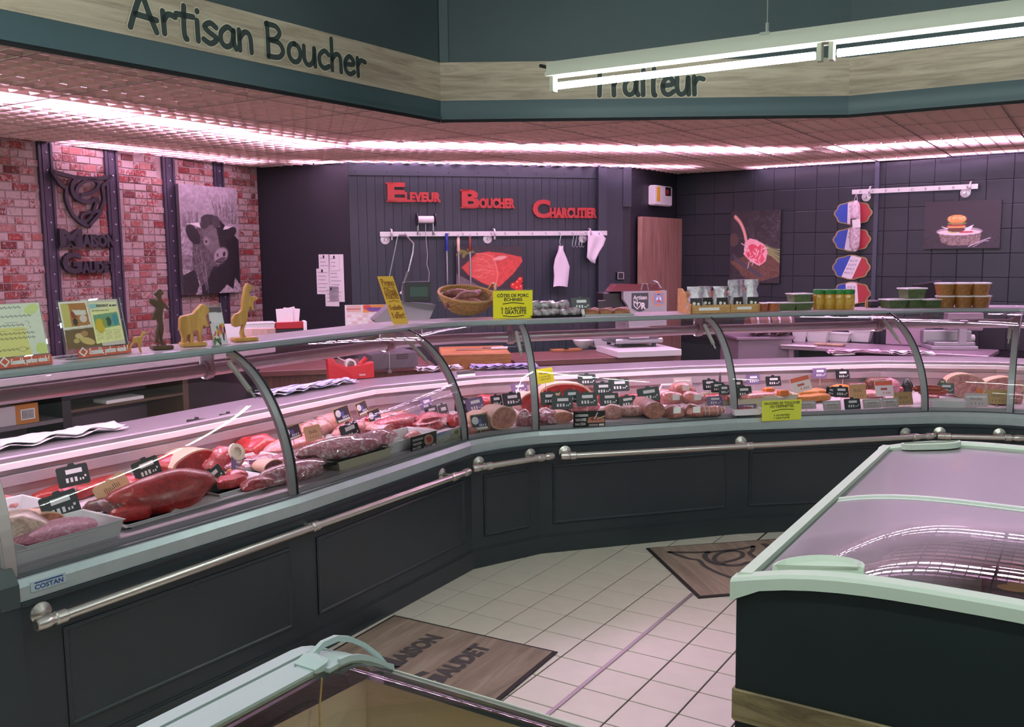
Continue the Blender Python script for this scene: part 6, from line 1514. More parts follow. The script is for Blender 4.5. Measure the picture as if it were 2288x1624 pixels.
# price cards on top of the counters
# ------------------------------------------------------------------ price cards
CARDB = mat('card_black', '1b1c20', .35, coat=.3); CARDW = mat('card_label_white', 'e9e2e8', .5); CARDP = mat('card_peach', 'e3b592', .5); CARDK = mat('card_kraft', 'c2996a', .6); CARDR = mat('card_red_top', 'd9694f', .5); CARDC = mat('card_clear', 'cdb6ba', .3); CARDG = mat('card_gold_edge', 'c8a060', .4); CARDPH = mat('card_photo_dark', '3a3344', .4); CARDBL = mat('card_blue', '5b5fae', .5); CARDV = mat('card_glare_violet', '75608a', .3)  # the violet is reflected glare put into the card colour
_TP = {}
def card_proto(style, w, h):
    """local: x across, leaning back, bottom centre at origin"""
    tl = .28; up = np.array([0, math.sin(tl), math.cos(tl)]); n = np.array([0, -math.cos(tl), math.sin(tl)]); ex = np.array([1.0, 0, 0])
    def rect(q, x0, z0, x1, z1, lift=.0024, th=.0008): return q.obox(ex * (x0 + x1) / 2 + up * (z0 + z1) / 2 + n * lift, ex, n, up, abs(x1 - x0) / 2, th / 2, abs(z1 - z0) / 2)
    parts = []; base = {'black': CARDB, 'peach': CARDP, 'kraft': CARDK, 'red': CARDW, 'clear': CARDC, 'photo': CARDG, 'rooster': CARDB, 'strip': CARDB, 'violet': CARDV, 'yellow': YEL}[style]
    c = min(w, h) * .07
    poly = [(-w / 2 + c, 0), (w / 2 - c, 0), (w / 2, c), (w / 2, h - c), (w / 2 - c, h)] + ([(w * .12, h), (w * .08, h + .009), (-w * .08, h + .009), (-w * .12, h)] if style in ('black',) else []) + [(-w / 2 + c, h), (-w / 2, h - c), (-w / 2, c)]
    q = MB(); q.prism(poly, ex, up, n, .0022); parts.append(('card', q, base))
    if style in ('black', 'rooster', 'violet'):
        q = MB(); rect(q, -w * .22, h * .60, w * .30, h * .82); parts.append(('name_strip', q, CARDW))
        q = MB()
        for k, x in enumerate((-.22, -.08, .06)): rect(q, w * (x - .04), h * .20, w * (x + .04), h * .42)
        for x in (.20, .29): rect(q, w * (x - .025), h * .22, w * (x + .02), h * .33)
        rect(q, w * .34, h * .34, w * .40, h * .44); parts.append(('price_digits', q, CARDW))
    if style == 'rooster':
        q = MB(); q.prism([(-w * .5 + c, h), (w * .0, h), (w * .02, h * 1.28), (-w * .16, h * 1.42), (-w * .34, h * 1.3)], ex, up, n, .0022); parts.append(('crest', q, CARDB))
        q = MB(); q.prism([(-w * .26, h * 1.04), (-w * .12, h * 1.02), (-w * .06, h * 1.18), (-w * .06, h * 1.3), (-w * .14, h * 1.2), (-w * .26, h * 1.24), (-w * .3, h * 1.14)], ex, up, n, .0008, n * .0022); parts.append(('bird', q, CARDP))
    if style == 'photo':
        q = MB(); rect(q, -w * .46, h * .05, w * .46, h * .95); parts.append(('photo', q, CARDPH))
        q = MB(); q.disc(up * h * .62 - ex * w * .24 + n * .0034, ex, up, h * .24, 18); rect(q, -w * .38, h * .07, w * .4, h * .20, .0034); parts.append(('face_and_strip', q, CARDW))
        q = MB(); rect(q, -w * .06, h * .25, w * .10, h * .68, .0034); parts.append(('apron', q, CARDBL)); 
        q = MB()
        for x in (-.02, .08, .18, .3): rect(q, w * (x - .025), h * .24, w * (x + .025), h * .38, .0042)
        parts.append(('price_digits', q, CARDW))
    if style in ('peach', 'kraft', 'clear'):
        q = MB()
        for x in np.linspace(-.22, .22, 9): rect(q, w * (x - .008), h * .48, w * (x + .008), h * (.60 + .12 * ((int(x * 100)) % 3) / 2))
        for x in (-.2, -.04, .12, .26): rect(q, w * (x - .012), h * .18, w * (x + .012), h * .30)
        parts.append(('handwriting', q, mat('card_ink', '5d4038', .6)))
        if style == 'clear': q = MB(); rect(q, -w * .42, h * .66, w * .42, h * .80); parts.append(('name_strip', q, CARDW))
    if style == 'red':
        q = MB(); rect(q, -w * .48, h * .68, w * .48, h * .96); parts.append(('red_header', q, CARDR))
        q = MB(); rect(q, -w * .2, h * .38, w * .16, h * .52)
        for x in (-.06, .1, .2, .3): rect(q, w * (x - .02), h * .14, w * (x + .02), h * .26)
        parts.append(('price_digits', q, mat('card_red_ink', 'b05a58', .6)))
    if style == 'strip':
        q = MB(); rect(q, -w * .5, 0, w * .5, h * .42, .0026); parts.append(('name_strip', q, CARDW))
    q = MB(); q.tube([up * .004, (0, .004, -.05)], .0022, 5)
    if style not in ('strip',): parts.append(('stake', q, mat('stake_clear', 'd8ccd2', .3)))
    return parts
def card(px_, py_, run, d, style, w, h, label, yaw=0.0, roll=0.0):
    """centre pixel on the vertical plane d behind the counter front"""
    fr = FRS[run].at(d); u, z = fr.px(px_, py_); k = (style, round(w, 3), round(h, 3)); P = fr.w(u, 0, z - h * .48)
    nm = {'photo': 'photo_price_card', 'rooster': 'price_card', 'strip': 'shelf_label', 'yellow': 'promo_card'}.get(style, 'price_card')
    if k not in _TP:
        t = thing(nm, label, 'price card', P, fr.a + yaw, 'price cards in the counters')
        for n_, q, m in card_proto(style, w, h): q.build(n_, m, t, fix=False)
        _TP[k] = t
    else: t = dup(_TP[k], P, fr.a + yaw, label)
    t.rotation_euler = (0, roll, fr.a + yaw)
    return t
for a in [
 (167, 1063, 'L', .62, 'black', .118, .072, 'black price card standing farthest left against the rear wall'),
 (334, 1047, 'L', .50, 'black', .110, .072, 'black price card left of the big T-bone joint', 0, -.15),
 (141, 1130, 'L', .33, 'black', .125, .080, 'large black price card over the tray of pale shredded meat', 0, -.1),
 (264, 1091, 'L', .36, 'peach', .125, .078, 'peach handwritten card beside the rib rack', 0, -.35),
 (444, 955, 'L', .77, 'black', .105, .070, 'black card clipped low on the rear wall above the T-bone, left of two', 0, .1),
 (514, 941, 'L', .78, 'black', .100, .066, 'black card clipped on the rear wall above the T-bone, right of two', 0, .1),
 (486, 1065, 'L', .36, 'black', .100, .064, 'black card lying tilted behind the large front beef joint', 0, -.45),
 (536, 1040, 'L', .46, 'violet', .095, .064, 'glare-washed card beside the yellow-handled knife', 0, .3),
 (580, 1046, 'L', .42, 'violet', .105, .064, 'glare-washed violet card left of the dark meat cubes', 0, .2),
 (656, 967, 'L', .52, 'photo', .105, .062, 'photo price card leftmost, right behind the first glass post', 0, -.1),
 (702, 968, 'L', .48, 'peach', .100, .066, 'peach handwritten card among the netted roasts'),
 (769, 926, 'L', .60, 'photo', .105, .074, 'photo price card above the netted roasts', 0, -.1),
 (813, 912, 'L', .66, 'photo', .080, .066, 'photo price card highest at the rear wall', 0, -.15),
 (841, 931, 'L', .56, 'photo', .090, .074, 'photo price card right of the small red ham', 0, -.1),
 (788, 965, 'L', .40, 'black', .118, .082, 'black price card standing in the film-wrapped trays', 0, -.12),
 (955, 902, 'L', .55, 'violet', .100, .060, 'violet glare card at the far end of the left counter'),
 (967, 921, 'L', .48, 'black', .105, .062, 'black price card over the red-and-white meat pile'),
 (995, 921, 'L', .42, 'black', .080, .080, 'black price card with a red top beside the second glass post'),
 (1031, 905, 'C', .45, 'black', .085, .075, 'dark price card just right of the second glass post', 0, .2),
 (1065, 905, 'C', .42, 'violet', .105, .075, 'violet glare card in the corner counter left of the cut ham', 0, -.1),
 (1074, 944, 'C', .10, 'photo', .100, .080, 'grey photo card leaning at the corner counter glass'),
 (1111, 897, 'C', .42, 'black', .070, .062, 'small black card left of a larger one in the corner counter'),
 (1146, 893, 'C', .40, 'black', .115, .070, 'black price card directly above the round cut ham'),
 (1162, 868, 'C', .58, 'violet', .105, .060, 'glare-washed card at the rear of the corner counter'),
 (1042, 835, 'C', .775, 'strip', .115, .032, 'black and white label strip on the ledge of the corner counter'),
 (1229, 891, 'M', .44, 'black', .100, .070, 'black price card behind the rooster card'),
 (1257, 900, 'M', .36, 'rooster', .115, .072, 'black price card with a rooster crest'),
 (1278, 886, 'M', .42, 'black', .085, .068, 'black price card half hidden right of the rooster card'),
 (1312, 849, 'M', .74, 'black', .105, .064, 'black price card highest on the rear wall above the pink fillet'),
 (1312, 893, 'M', .36, 'black', .115, .074, 'dark green-black price card in front of the pink fillet'),
 (1348, 869, 'M', .56, 'black', .105, .068, 'shiny black price card behind the spare ribs, left of two'),
 (1384, 861, 'M', .66, 'black', .120, .070, 'black price card on the rear wall above the spare ribs'),
 (1362, 893, 'M', .36, 'black', .105, .068, 'black price card over the netted roast'),
 (1404, 898, 'M', .34, 'black', .095, .062, 'black price card over the tied roll', 0, -.1),
 (1452, 882, 'M', .36, 'black', .125, .076, 'black price card in front of the white handled box', 0, -.1),
 (1527, 857, 'M', .66, 'clear', .110, .068, 'pale red-lettered card above the bagged sausages'),
 (1586, 860, 'M', .60, 'black', .080, .060, 'black price card behind the upright knife'),
 (1604, 866, 'M', .52, 'black', .080, .055, 'black price card right of the upright knife'),
 (1619, 872, 'M', .46, 'black', .065, .058, 'black price card left of the third glass post'),
 (1598, 896, 'M', .26, 'violet', .090, .050, 'glare-washed violet price card over the bagged sausages at right'),
 (1647, 862, 'M', .56, 'black', .080, .062, 'black price card directly behind the third glass post'),
 (1663, 876, 'M', .42, 'black', .095, .062, 'black price card over the carrot-topped trays at left'),
 (1684, 848, 'M', .72, 'violet', .085, .060, 'glare-washed violet price card at the rear, left of the carrot slices'),
 (1729, 852, 'M', .68, 'black', .095, .058, 'black card with white strip behind the carrot slices'),
 (1795, 858, 'M', .50, 'red', .120, .090, 'tilted white card with red header behind the breaded cutlets', 0, -.2),
 (1833, 834, 'M', .76, 'violet', .090, .060, 'glare-washed violet card on the rear wall right of the red-header card'),
 (1884, 837, 'M', .74, 'black', .090, .056, 'black card on the rear wall above the dark sausages'),
 (1880, 876, 'M', .42, 'black', .095, .060, 'black price card in the middle of the sausage trays', 0, .05),
 (1858, 876, 'M', .46, 'black', .075, .050, 'tilted black card left of a black card among the sausages', 0, .25),
 (1919, 876, 'M', .40, 'kraft', .105, .085, 'kraft card with handwriting in front of the brown sausages'),
 (1978, 868, 'M', .44, 'red', .115, .092, 'upright white card with red header beside the pink pack'),
 (1672, 913, 'M', .16, 'violet', .105, .046, 'flat glare-washed violet card in the front left tray of the right section'),
 (1803, 905, 'M', .12, 'clear', .110, .045, 'low clear card right of the yellow-green sign'),
 (1860, 906, 'M', .12, 'clear', .105, .050, 'low clear card under the breaded cutlets'),
 (1906, 903, 'M', .12, 'black', .095, .058, 'low black card at the front, between clear cards'),
 (1950, 902, 'M', .12, 'clear', .110, .050, 'low clear card right of the low black card'),
 (1990, 900, 'M', .12, 'clear', .100, .052, 'low clear card beside the kraft card at the last post'),
 (2021, 891, 'M', .14, 'kraft', .110, .072, 'kraft card with handwriting left of the last tall post'),
 (1996, 815, 'M', .785, 'black', .075, .045, 'small black label on the ledge near the last post'),
 (2114, 868, 'D', .40, 'rooster', .090, .060, 'dark card with a pale bird emblem below the red sausages'),
 (2182, 894, 'D', .12, 'clear', .120, .072, 'grey card standing in front of the orange cheese ball'),
 (2228, 887, 'D', .14, 'kraft', .110, .080, 'kraft card in front of the sliced ham at the right')]:
    card(*a[:5], a[5] * 1.13, a[6] * 1.13, *a[7:])
c = card(1219, 840, 'M', .50, 'yellow', .115, .092, 'small yellow PROMO card leaning on the roast behind the glass', 0, -.12)
q = MB(); tl = .28; up = np.array([0, math.sin(tl), math.cos(tl)]); n = np.array([0, -math.cos(tl), math.sin(tl)])
for s, x0, x1, z0, z1 in (('PROMO', -.028, .028, .056, .068), ('5 ACHETÉES', -.036, .038, .036, .046), ('1 GRATUITE', -.034, .036, .020, .030)): text_into(q, s, x0, z0, x1, z1, (1, 0, 0), up, n, n * .003, .0006, .02)
q.build('lettering', mat('promo_ink', '8a6a12', .6), c, fix=False)
for P, lab, x in ((shelf(996, 690), 'black price card standing in the basket', (996, 662)), (shelf(1299, 706), 'black price card on a stake before the wrapped sausages', (1299, 681))):
    f_ = Fr(P + np.array([0, .06 if x[0] < 1000 else 0, 0]), aT); u, z = f_.px(*x); t = dup(_TP[('black', .119, .079)], f_.w(u, 0, z - .034), aT, lab)
P = shelf(1303, 707); o = MB().obox((0, 0, .022), (1, 0, 0), (0, 1, 0), (-.15, 0, 1), .009, .004, .022).build('card_foot', WHITE, None, P, aT); tag(o, 'white stake foot of the card before the wrapped sausages', 'card foot')

# signs leaning inside the glass
def glass_sign(pa, pb, run, d, name, label, base, roll=0.0):
    fr = FRS[run].at(d); u0, z0 = fr.px(*pa); u1, z1 = fr.px(*pb); w, h = u1 - u0, z1 - z0
    t = thing(name, label, 'sign', fr.w(u0, 0, z0), fr.a); t.rotation_euler = (0, roll, fr.a); MB().box((0, -.0015, 0), (w, .0015, h)).build('card', base, t); return t, w, h
X3 = ((1, 0, 0), (0, 0, 1), (0, -1, 0))
p_meat = lambda: Pic(60, 40, '141216')
for pa, pb, run, lab, k in (((918, 1012), (974, 962), 'L', 'black VIANDES RACÉES card with a rib steak in the left counter', 0), ((1281, 956), (1352, 917), 'M', 'black VIANDES RACÉES card with a meat board in the back counter', 1)):
    t, w, h = glass_sign(pa, pb, run, .060, 'breed_meat_card', lab, INK)
    p = Pic(70, 50, '141216')
    if k == 0: p.put((p.X > .86).astype(float), '3a3438'); p.poly([(.52, .78), (.60, .92), (.78, .86), (.88, .6), (.86, .30), (.7, .2), (.56, .25), (.52, .5)], 'c79a80'); p.poly([(.58, .72), (.74, .78), (.83, .56), (.80, .36), (.68, .32), (.62, .5)], 'b2443a')
    else: p.poly([(.45, .4), (.48, .62), (.72, .66), (.98, .5), (.98, .28), (.44, .28)], 'a8705c'); p.poly([(.5, .5), (.6, .62), (.76, .6), (.92, .46), (.6, .4)], '7a3430'); p.line([(.66, .5), (.76, .9)], .03, 'c8c0c4'); p.line([(.75, .5), (.98, .66)], .05, 'd0a890')
    p.poly([(.48, .06), (.78, .07), (.78, .2), (.48, .19)], '8f7c80'); p.poly([(.81, .07), (.97, .08), (.97, .2), (.81, .19)], 'd8c0c0')
    p.sheet('print', t, (0, -.0024, 0), (1, 0, 0), (0, 0, 1), w, h)
    q = MB(); text_into(q, 'VIANDES', w * .06, h * .40, w * .40, h * .58, *X3, (0, -.0026, 0), .0006, .02); text_into(q, 'RACÉES', w * .06, h * .14, w * .38, h * .34, *X3, (0, -.0026, 0), .0006, .02)
    for z in (.70, .78): q.box((w * .06, -.0034, h * z), (w * .46, -.0026, h * (z + .035)))
    q.build('lettering', PAPER, t, fix=False)
t, w, h = glass_sign((975, 1000), (1029, 953), 'L', .062, 'breed_meat_card', 'pale LES VIANDES RACÉES card with a round badge beside the second post', mat('pale_card', 'b9b29a', .5))
p = Pic(60, 50, 'b5b2a6'); p.put((p.Y > .62).astype(float), 'b9bfc6'); p.put(((p.Y < .34)).astype(float), 'a8a484').noise(.15, 4, 3); p.poly([(0, .78), (.4, .9), (.4, 1), (0, 1)], '8fa4c8'); p.ell(.82, .70, .13, .22, 'd8cfa0'); p.ell(.82, .70, .11, .19, '8a7c48'); p.sheet('print', t, (0, -.0024, 0), (1, 0, 0), (0, 0, 1), w, h)
q = MB(); text_into(q, 'LES VIANDES', w * .08, h * .48, w * .52, h * .66, *X3, (0, -.0026, 0), .0006, .02); text_into(q, 'RACÉES', w * .16, h * .30, w * .44, h * .44, *X3, (0, -.0026, 0), .0006, .02); q.build('lettering', PAPER, t, fix=False)
t, w, h = glass_sign((1702, 941), (1791, 892), 'M', .058, 'promo_sign', 'yellow-green SAUCISSES DE TOULOUSE card behind the glass', mat('lime_card', 'dcdc4a', .5))
q = MB()
for s, x0, x1, z0, z1 in (('SAUCISSES DE TOULOUSE', .05, .95, .80, .93), ('OU CREPINETTES', .20, .80, .64, .77), ('5 ACHETEES', .30, .70, .22, .31), ('1 GRATUITE', .30, .70, .08, .17)): text_into(q, s, w * x0, h * z0, w * x1, h * z1, *X3, (0, -.0016, 0), .0006, .025)
stroke_into(q, [(w * .25, h * .46), (w * .5, h * .55), (w * .8, h * .52)], .004, *X3, (0, -.0016, 0), .0006); q.build('lettering', INK, t, fix=False)

# ------------------------------------------------------------------ meat
def meatmat(name, lean, fat, dark, scale=9.0, fatpos=.60, rough=.32, bump=.35):
    if name in MATS: return MATS[name]
    mt, nt, b = new_mat(name); tc = N(nt, 'ShaderNodeTexCoord')
    n1 = N(nt, 'ShaderNodeTexNoise', Scale=scale, Detail=6.0, Roughness=.62, Distortion=1.6); nt.links.new(tc.outputs['Object'], n1.inputs['Vector'])
    rp = N(nt, 'ShaderNodeValToRGB'); e = rp.color_ramp.elements; e[0].position = .25; e[0].color = lin(dark); e[1].position = fatpos + .10; e[1].color = lin(fat)
    x = e.new(.46); x.color = lin(lean); x = e.new(fatpos); x.color = lin(lean)
    nt.links.new(n1.outputs[0], rp.inputs[0])
    n3 = N(nt, 'ShaderNodeTexNoise', Scale=scale * 3.2, Detail=5.0, Roughness=.7, Distortion=2.5); nt.links.new(tc.outputs['Object'], n3.inputs['Vector'])
    r3 = N(nt, 'ShaderNodeValToRGB'); f3 = r3.color_ramp.elements; f3[0].position = .36; f3[0].color = (.62, .56, .56, 1); f3[1].position = .66; f3[1].color = (1.25, 1.22, 1.22, 1)
    nt.links.new(n3.outputs[0], r3.inputs[0]); mu = N(nt, 'ShaderNodeMixRGB', blend_type='MULTIPLY'); mu.inputs[0].default_value = 1.0
    nt.links.new(rp.outputs[0], mu.inputs[1]); nt.links.new(r3.outputs[0], mu.inputs[2]); nt.links.new(mu.outputs[0], b.inputs['Base Color'])
    n2 = N(nt, 'ShaderNodeTexNoise', Scale=scale * 5, Detail=3.0); nt.links.new(tc.outputs['Object'], n2.inputs['Vector'])
    bp = N(nt, 'ShaderNodeBump', Strength=bump, Distance=.006); nt.links.new(n2.outputs[0], bp.inputs['Height']); nt.links.new(bp.outputs[0], b.inputs['Normal'])
    b.inputs['Roughness'].default_value = rough; b.inputs['Coat Weight'].default_value = .25; b.inputs['Coat Roughness'].default_value = .2
    MATS[name] = mt; return mt
M_BEEF = meatmat('beef', 'a82a28', 'd8a898', '6a1a1c', 8, .60); M_DARK = meatmat('aged_beef', '6b3530', 'b09078', '2e1a18', 14, .58); M_PORK = meatmat('pork', 'd08a86', 'e8cfc6', 'b05a58', 8, .55)
M_PALE = meatmat('pale_skin', 'd6b6a6', 'e6d4c6', 'b08c80', 6, .6); M_RED = meatmat('red_meat', 'c23434', 'e0a49a', '8a2024', 12, .62); M_SKIN = meatmat('brown_skin', 'b07058', 'c89078', '80483c', 5, .62, .45); M_HAMF = meatmat('ham_face', 'd08c7e', 'e6b8a8', 'b4645a', 7, .64, .4, .15)
M_MAR = meatmat('marbled', 'b84a50', 'ecd0cc', '80282e', 20, .54); M_CHOP = meatmat('shredded', 'd887a0', 'efc9d4', 'b0607c', 34, .55, .3, .9); M_ORG = meatmat('breaded', 'd88a3e', 'e6a860', 'b0682c', 30, .6, .6, .5); M_BROWN = meatmat('smoked', '6d3a24', '8a5434', '3e2016', 20, .6, .4, .3)
M_WRAP = meatmat('wrapped_meat', 'c0707c', 'e8ccd4', '7a4450', 26, .50, .10, 1.0); M_WRAP.node_tree.nodes['Principled BSDF'].inputs['Coat Weight'].default_value = 1.0; M_WRAP.node_tree.nodes['Principled BSDF'].inputs['Coat Roughness'].default_value = .05
M_SALAMI = meatmat('bagged_sausage', 'b8766e', 'd8b0a4', '6a5a40', 16, .58, .15, .6); M_PINKH = meatmat('cooked_ham', 'e0a0a0', 'f0ccc8', 'd08888', 5, .66, .35, .1); M_FAT = mat('fat_rind', 'e0b49c', .4, var=.08, vscale=12); M_NET = meatmat('netted', 'c69088', 'e6c8bc', '9a6058', 10, .55)
BONE = mat('bone', 'dcc9b8', .5, var=.1, vscale=20)
ZD = CZB + .001
def base_at(px_, py_, z=None, dep=.1, half=0.0):
    P = onz(px_, py_, ZD if z is None else z); fr = FRS['L' if px_ < 1035 else 'C' if px_ < 1200 else 'M' if px_ < 2060 else 'D']
    d = float((P - fr.P) @ fr.ey); e = min(max(d, .082), max(.785 - dep, .082)); P = P + fr.ey * (e - d)
    if fr is FL:
        u = float((P - fr.P) @ fr.ex); P = P + fr.ex * (max(u, .03 + half) - u)
    return P
_sd = [100]
def meat(px_, py_, wpx, hpx, kind, m, label, ang=None, z=None, dep=None, amp=.24, sub=3, group=None, cat='meat', name=None, run=None):
    """lump whose front foot is seen at pixel (px_, py_), wpx wide and hpx tall in the picture"""
    P = onz(px_, py_, ZD); s = mpp(P); w, h = wpx * s, hpx * s * .80; d = dep or min(w * .75, .22); P = base_at(px_, py_, z, d, w * .45); a = (FL.a if px_ < 1010 else FC1.a if px_ < 1200 else FM.a if px_ < 2060 else FC2.a) if ang is None else ang
    va = math.atan2(P[1], P[0]) - math.pi / 2     # the lump spreads across the line of sight
    vis = max(.35, abs(math.cos(a - va))); L = w / vis if ang is None else w; L = min(L, w * 1.5)
    ey = np.array([-math.sin(a), math.cos(a), 0]); C = P + ey * d * .5
    _sd[0] += 1
    if kind == 'lump':
        me = crumple(L, d, h, _sd[0], sub, amp); o = mobj(name or 'meat_joint', me, m, None, C, a, True); return tag(o, label, cat, group)
    t = thing(name or 'meat_joint', label, cat, C, a, group)
    if kind == 'steak':
        r_ = np.random.RandomState(_sd[0]); rings = []; n = 18; ph = r_.rand(3) * 6
        for z_, k in ((0, .92), (h * .3, 1.0), (h * .8, .98), (h, .85)):
            rings.append([(L / 2 * k * (1 + .12 * math.sin(2 * b + ph[0]) + .07 * math.sin(5 * b + ph[1])) * math.cos(b), d / 2 * k * (1 + .12 * math.sin(3 * b + ph[2])) * math.sin(b), z_) for b in np.linspace(0, 2 * math.pi, n, endpoint=False)])
        MB().loft(rings).build('lean', m, t, smooth=True)
    if kind == 'cutjoint':   # lump with a flat cut face towards the front, fat rim and lean face
        rings = []; n = 24; rf = np.random.RandomState(_sd[0]).rand(4) * 6
        def sec(k, y, lift=0): return [(L / 2 * k * (1 + .07 * math.sin(2 * b + rf[0])) * math.cos(b), y, max(0.0, h * .5 + h * .5 * k * math.sin(b) * (1 + .05 * math.sin(3 * b + rf[1])) + lift)) for b in np.linspace(0, 2 * math.pi, n, endpoint=False)]
        MB().loft([sec(1.0, -d * .5), sec(1.0, -d * .3), sec(.98, d * .1), sec(.85, d * .38), sec(.45, d * .52)]).build('rind', M_FAT, t, smooth=True)
        q = MB(); q.loft([sec(.90, -d * .5 - .001), sec(.88, -d * .5 - .003)]); q.build('cut_face', m, t)
        q = MB(); q.lathe([(L * .07, 0), (L * .06, .004)], (L * .18, -d * .5 - .003, h * .36), 12, True, (1, 0, 0), (0, 0, 1), (0, -1, 0)); q.build('marbling', M_PORK, t)
    if kind == 'roll':       # tied or netted roll lying along the counter
        rings = []; n = 16
        for s_ in np.linspace(-1, 1, 17):
            k = (1 - abs(s_) ** 4 * .75) * (1 + .05 * math.cos(s_ * 22)); rings.append([(L / 2 * s_, d / 2 * k * math.cos(b), h / 2 + h / 2 * k * math.sin(b)) for b in np.linspace(0, 2 * math.pi, n, endpoint=False)])
        MB().loft(rings).build('roll', m, t, smooth=True)
        for k, s_ in enumerate((-.6, -.3, 0, .3, .6)):
            q = MB(); q.tube([(L / 2 * s_, d / 2 * 1.02 * math.cos(b), h / 2 + h / 2 * 1.02 * math.sin(b)) for b in np.linspace(0, 2 * math.pi, 13)], .0022, 4); q.build('string', mat('string', 'b8b0b2', .8), t)
    if kind == 'log':        # log with a flat slice towards the viewer
        q = MB(); n = 22; q.loft([[(L / 2 * k * math.cos(b), y, h / 2 + h / 2 * k * math.sin(b)) for b in np.linspace(0, 2 * math.pi, n, endpoint=False)] for y, k in ((-d / 2, .98), (-d / 2 + .006, 1), (d * .5, 1), (d * .8, .8), (d * .9, .3))]); q.build('casing', M_NET, t, smooth=True)
        q = MB(); q.loft([[(L / 2 * k * math.cos(b), y, h / 2 + h / 2 * k * math.sin(b)) for b in np.linspace(0, 2 * math.pi, n, endpoint=False)] for y, k in ((-d / 2 - .001, .95), (-d / 2 - .002, .93))]); q.build('slice_face', m, t)
    if kind == 'link':       # sausage
        q = MB(); q.tube([(L / 2 * s_, .012 * math.cos(s_ * 2), h / 2) for s_ in np.linspace(-1, 1, 12)], [h * .15] + [h * .46] * 1 + [h * .5] * 8 + [h * .46, h * .15], 12); q.build('sausage', m, t, smooth=True)
    return t
def tray(px_, py_, wpx, hpx, dep, m, label, ang=None, z=None, name='meat_tray'):
    P = onz(px_, py_, ZD); s = mpp(P); P = base_at(px_, py_, z, dep, wpx * s * .5); a = (FL.a if px_ < 1010 else FC1.a if px_ < 1200 else FM.a if px_ < 2060 else FC2.a) if ang is None else ang
    va = math.atan2(P[1], P[0]) - math.pi / 2; w = wpx * s / max(.5, abs(math.cos(a - va))); h = hpx * s
    ey = np.array([-math.sin(a), math.cos(a), 0]); t = thing(name, label, 'tray', P + ey * dep / 2, a); tp = .92
    def rg(k, z_): return [(-w / 2 * k, -dep / 2 * k, z_), (w / 2 * k, -dep / 2 * k, z_), (w / 2 * k, dep / 2 * k, z_), (-w / 2 * k, dep / 2 * k, z_)]
    q = MB(); q.loft([rg(tp * .97, .002), rg(tp, 0), rg(1.0, h), rg(1.03, h + .002), rg(1.03, h - .002), rg(.985, h - .001), rg(tp * .97, .004)], cap=False); q.box((-w / 2 * tp * .97, -dep / 2 * tp * .97, .001), (w / 2 * tp * .97, dep / 2 * tp * .97, .005)); q.build('tray_body', m, t)
    return P + ey * dep / 2, a, w, h
TRW = mat('tray_white', 'e8dfe4', .35); TRB = mat('tray_black', '1b1a1c', .4); TRC = mat('tray_cream', 'd2c8b0', .4)
# --- left counter, first section
tray(58, 1264, 190, 34, .26, TRW, 'white tray with the pale fat joint at the left end')
meat(52, 1232, 150, 95, 'lump', M_PALE, 'large pale fat-covered joint at the left end of the counter', z=ZD + .02, dep=.22, amp=.2)
tray(45, 1182, 150, 40, .22, TRW, 'white tray behind the pale joint at the left end')
meat(20, 1140, 70, 40, 'lump', M_PORK, 'pink offal piece in the white tray behind the pale joint', z=ZD + .01)
meat(104, 1196, 82, 66, 'cutjoint', M_SKIN, 'brown-skinned joint with a pale cut edge beside the shredded meat', dep=.16)
tray(200, 1232, 200, 38, .24, TRW, 'white tray of shredded pink meat near the front glass')
meat(195, 1218, 165, 38, 'lump', M_CHOP, 'heap of shredded pink meat in the front white tray', z=ZD + .035, dep=.19, amp=.12)
for k in range(7):
    u = -.5 + k / 6; x = 232 + 12 * k; P = base_at(x, 1164 - 3.6 * k); t = thing('rib', 'dark aged rib of the rack right of the front tray', 'meat', P, aL + .2, 'ribs of the dark rack')
    MB().tube([(0, -.09, .02), (0, -.05, .05), (0, .0, .062), (0, .06, .05), (0, .10, .02)], [.016, .022, .024, .022, .015], 9).build('meat', M_DARK, t, smooth=True); q = MB(); q.lathe([(.011, 0), (.009, .006)], (0, -.094, .018), 10, True, (1, 0, 0), (0, 0, 1), (0, -1, 0)); q.build('bone_end', BONE, t)
tray(330, 1168, 140, 8, .22, TRW, 'shallow white tray with the dark red steak')
meat(322, 1160, 82, 36, 'steak', M_RED, 'dark red steak on the shallow white tray', z=ZD + .008, dep=.16)
meat(145, 1112, 130, 44, 'lump', M_BEEF, 'bright red beef trimmings behind the left price cards', dep=.14)
meat(255, 1094, 130, 40, 'lump', M_BEEF, 'long red flank with pale fat behind the peach card', dep=.14)
meat(308, 1118, 90, 60, 'lump', M_RED, 'red beef piece between peach card and big joint', dep=.14)
meat(352, 1052, 80, 62, 'lump', M_BEEF, 'red and white-fat beef end at the rear beside a black card', dep=.18)
meat(440, 1058, 100, 66, 'cutjoint', M_BEEF, 'T-bone loin with bone and fat rim at the rear', dep=.18)
t = meat(525, 1052, 74, 62, 'lump', M_MAR, 'marrow bone joint at the rear under the glare', dep=.15)
q = MB(); P = np.array(t.location); q.lathe([(.040, 0), (.044, .006), (.040, .016), (.022, .018), (.020, .004)], (0, -.085, .085), 16, True, (1, 0, 0), (0, .45, .9), (0, -.9, .45)); q.build('bone', BONE, t, smooth=True)
meat(428, 1134, 226, 92, 'lump', M_BEEF, 'largest beef joint with brown fat side at the front of the left counter', dep=.20, amp=.28)
meat(395, 1085, 60, 30, 'lump', M_DARK, 'small brown trimming behind the largest joint', dep=.09)
meat(441, 1070, 36, 22, 'lump', M_DARK, 'small brown nugget right of the black card', dep=.07)
tray(455, 1136, 300, 8, .30, TRW, 'long shallow white tray under the largest joint')
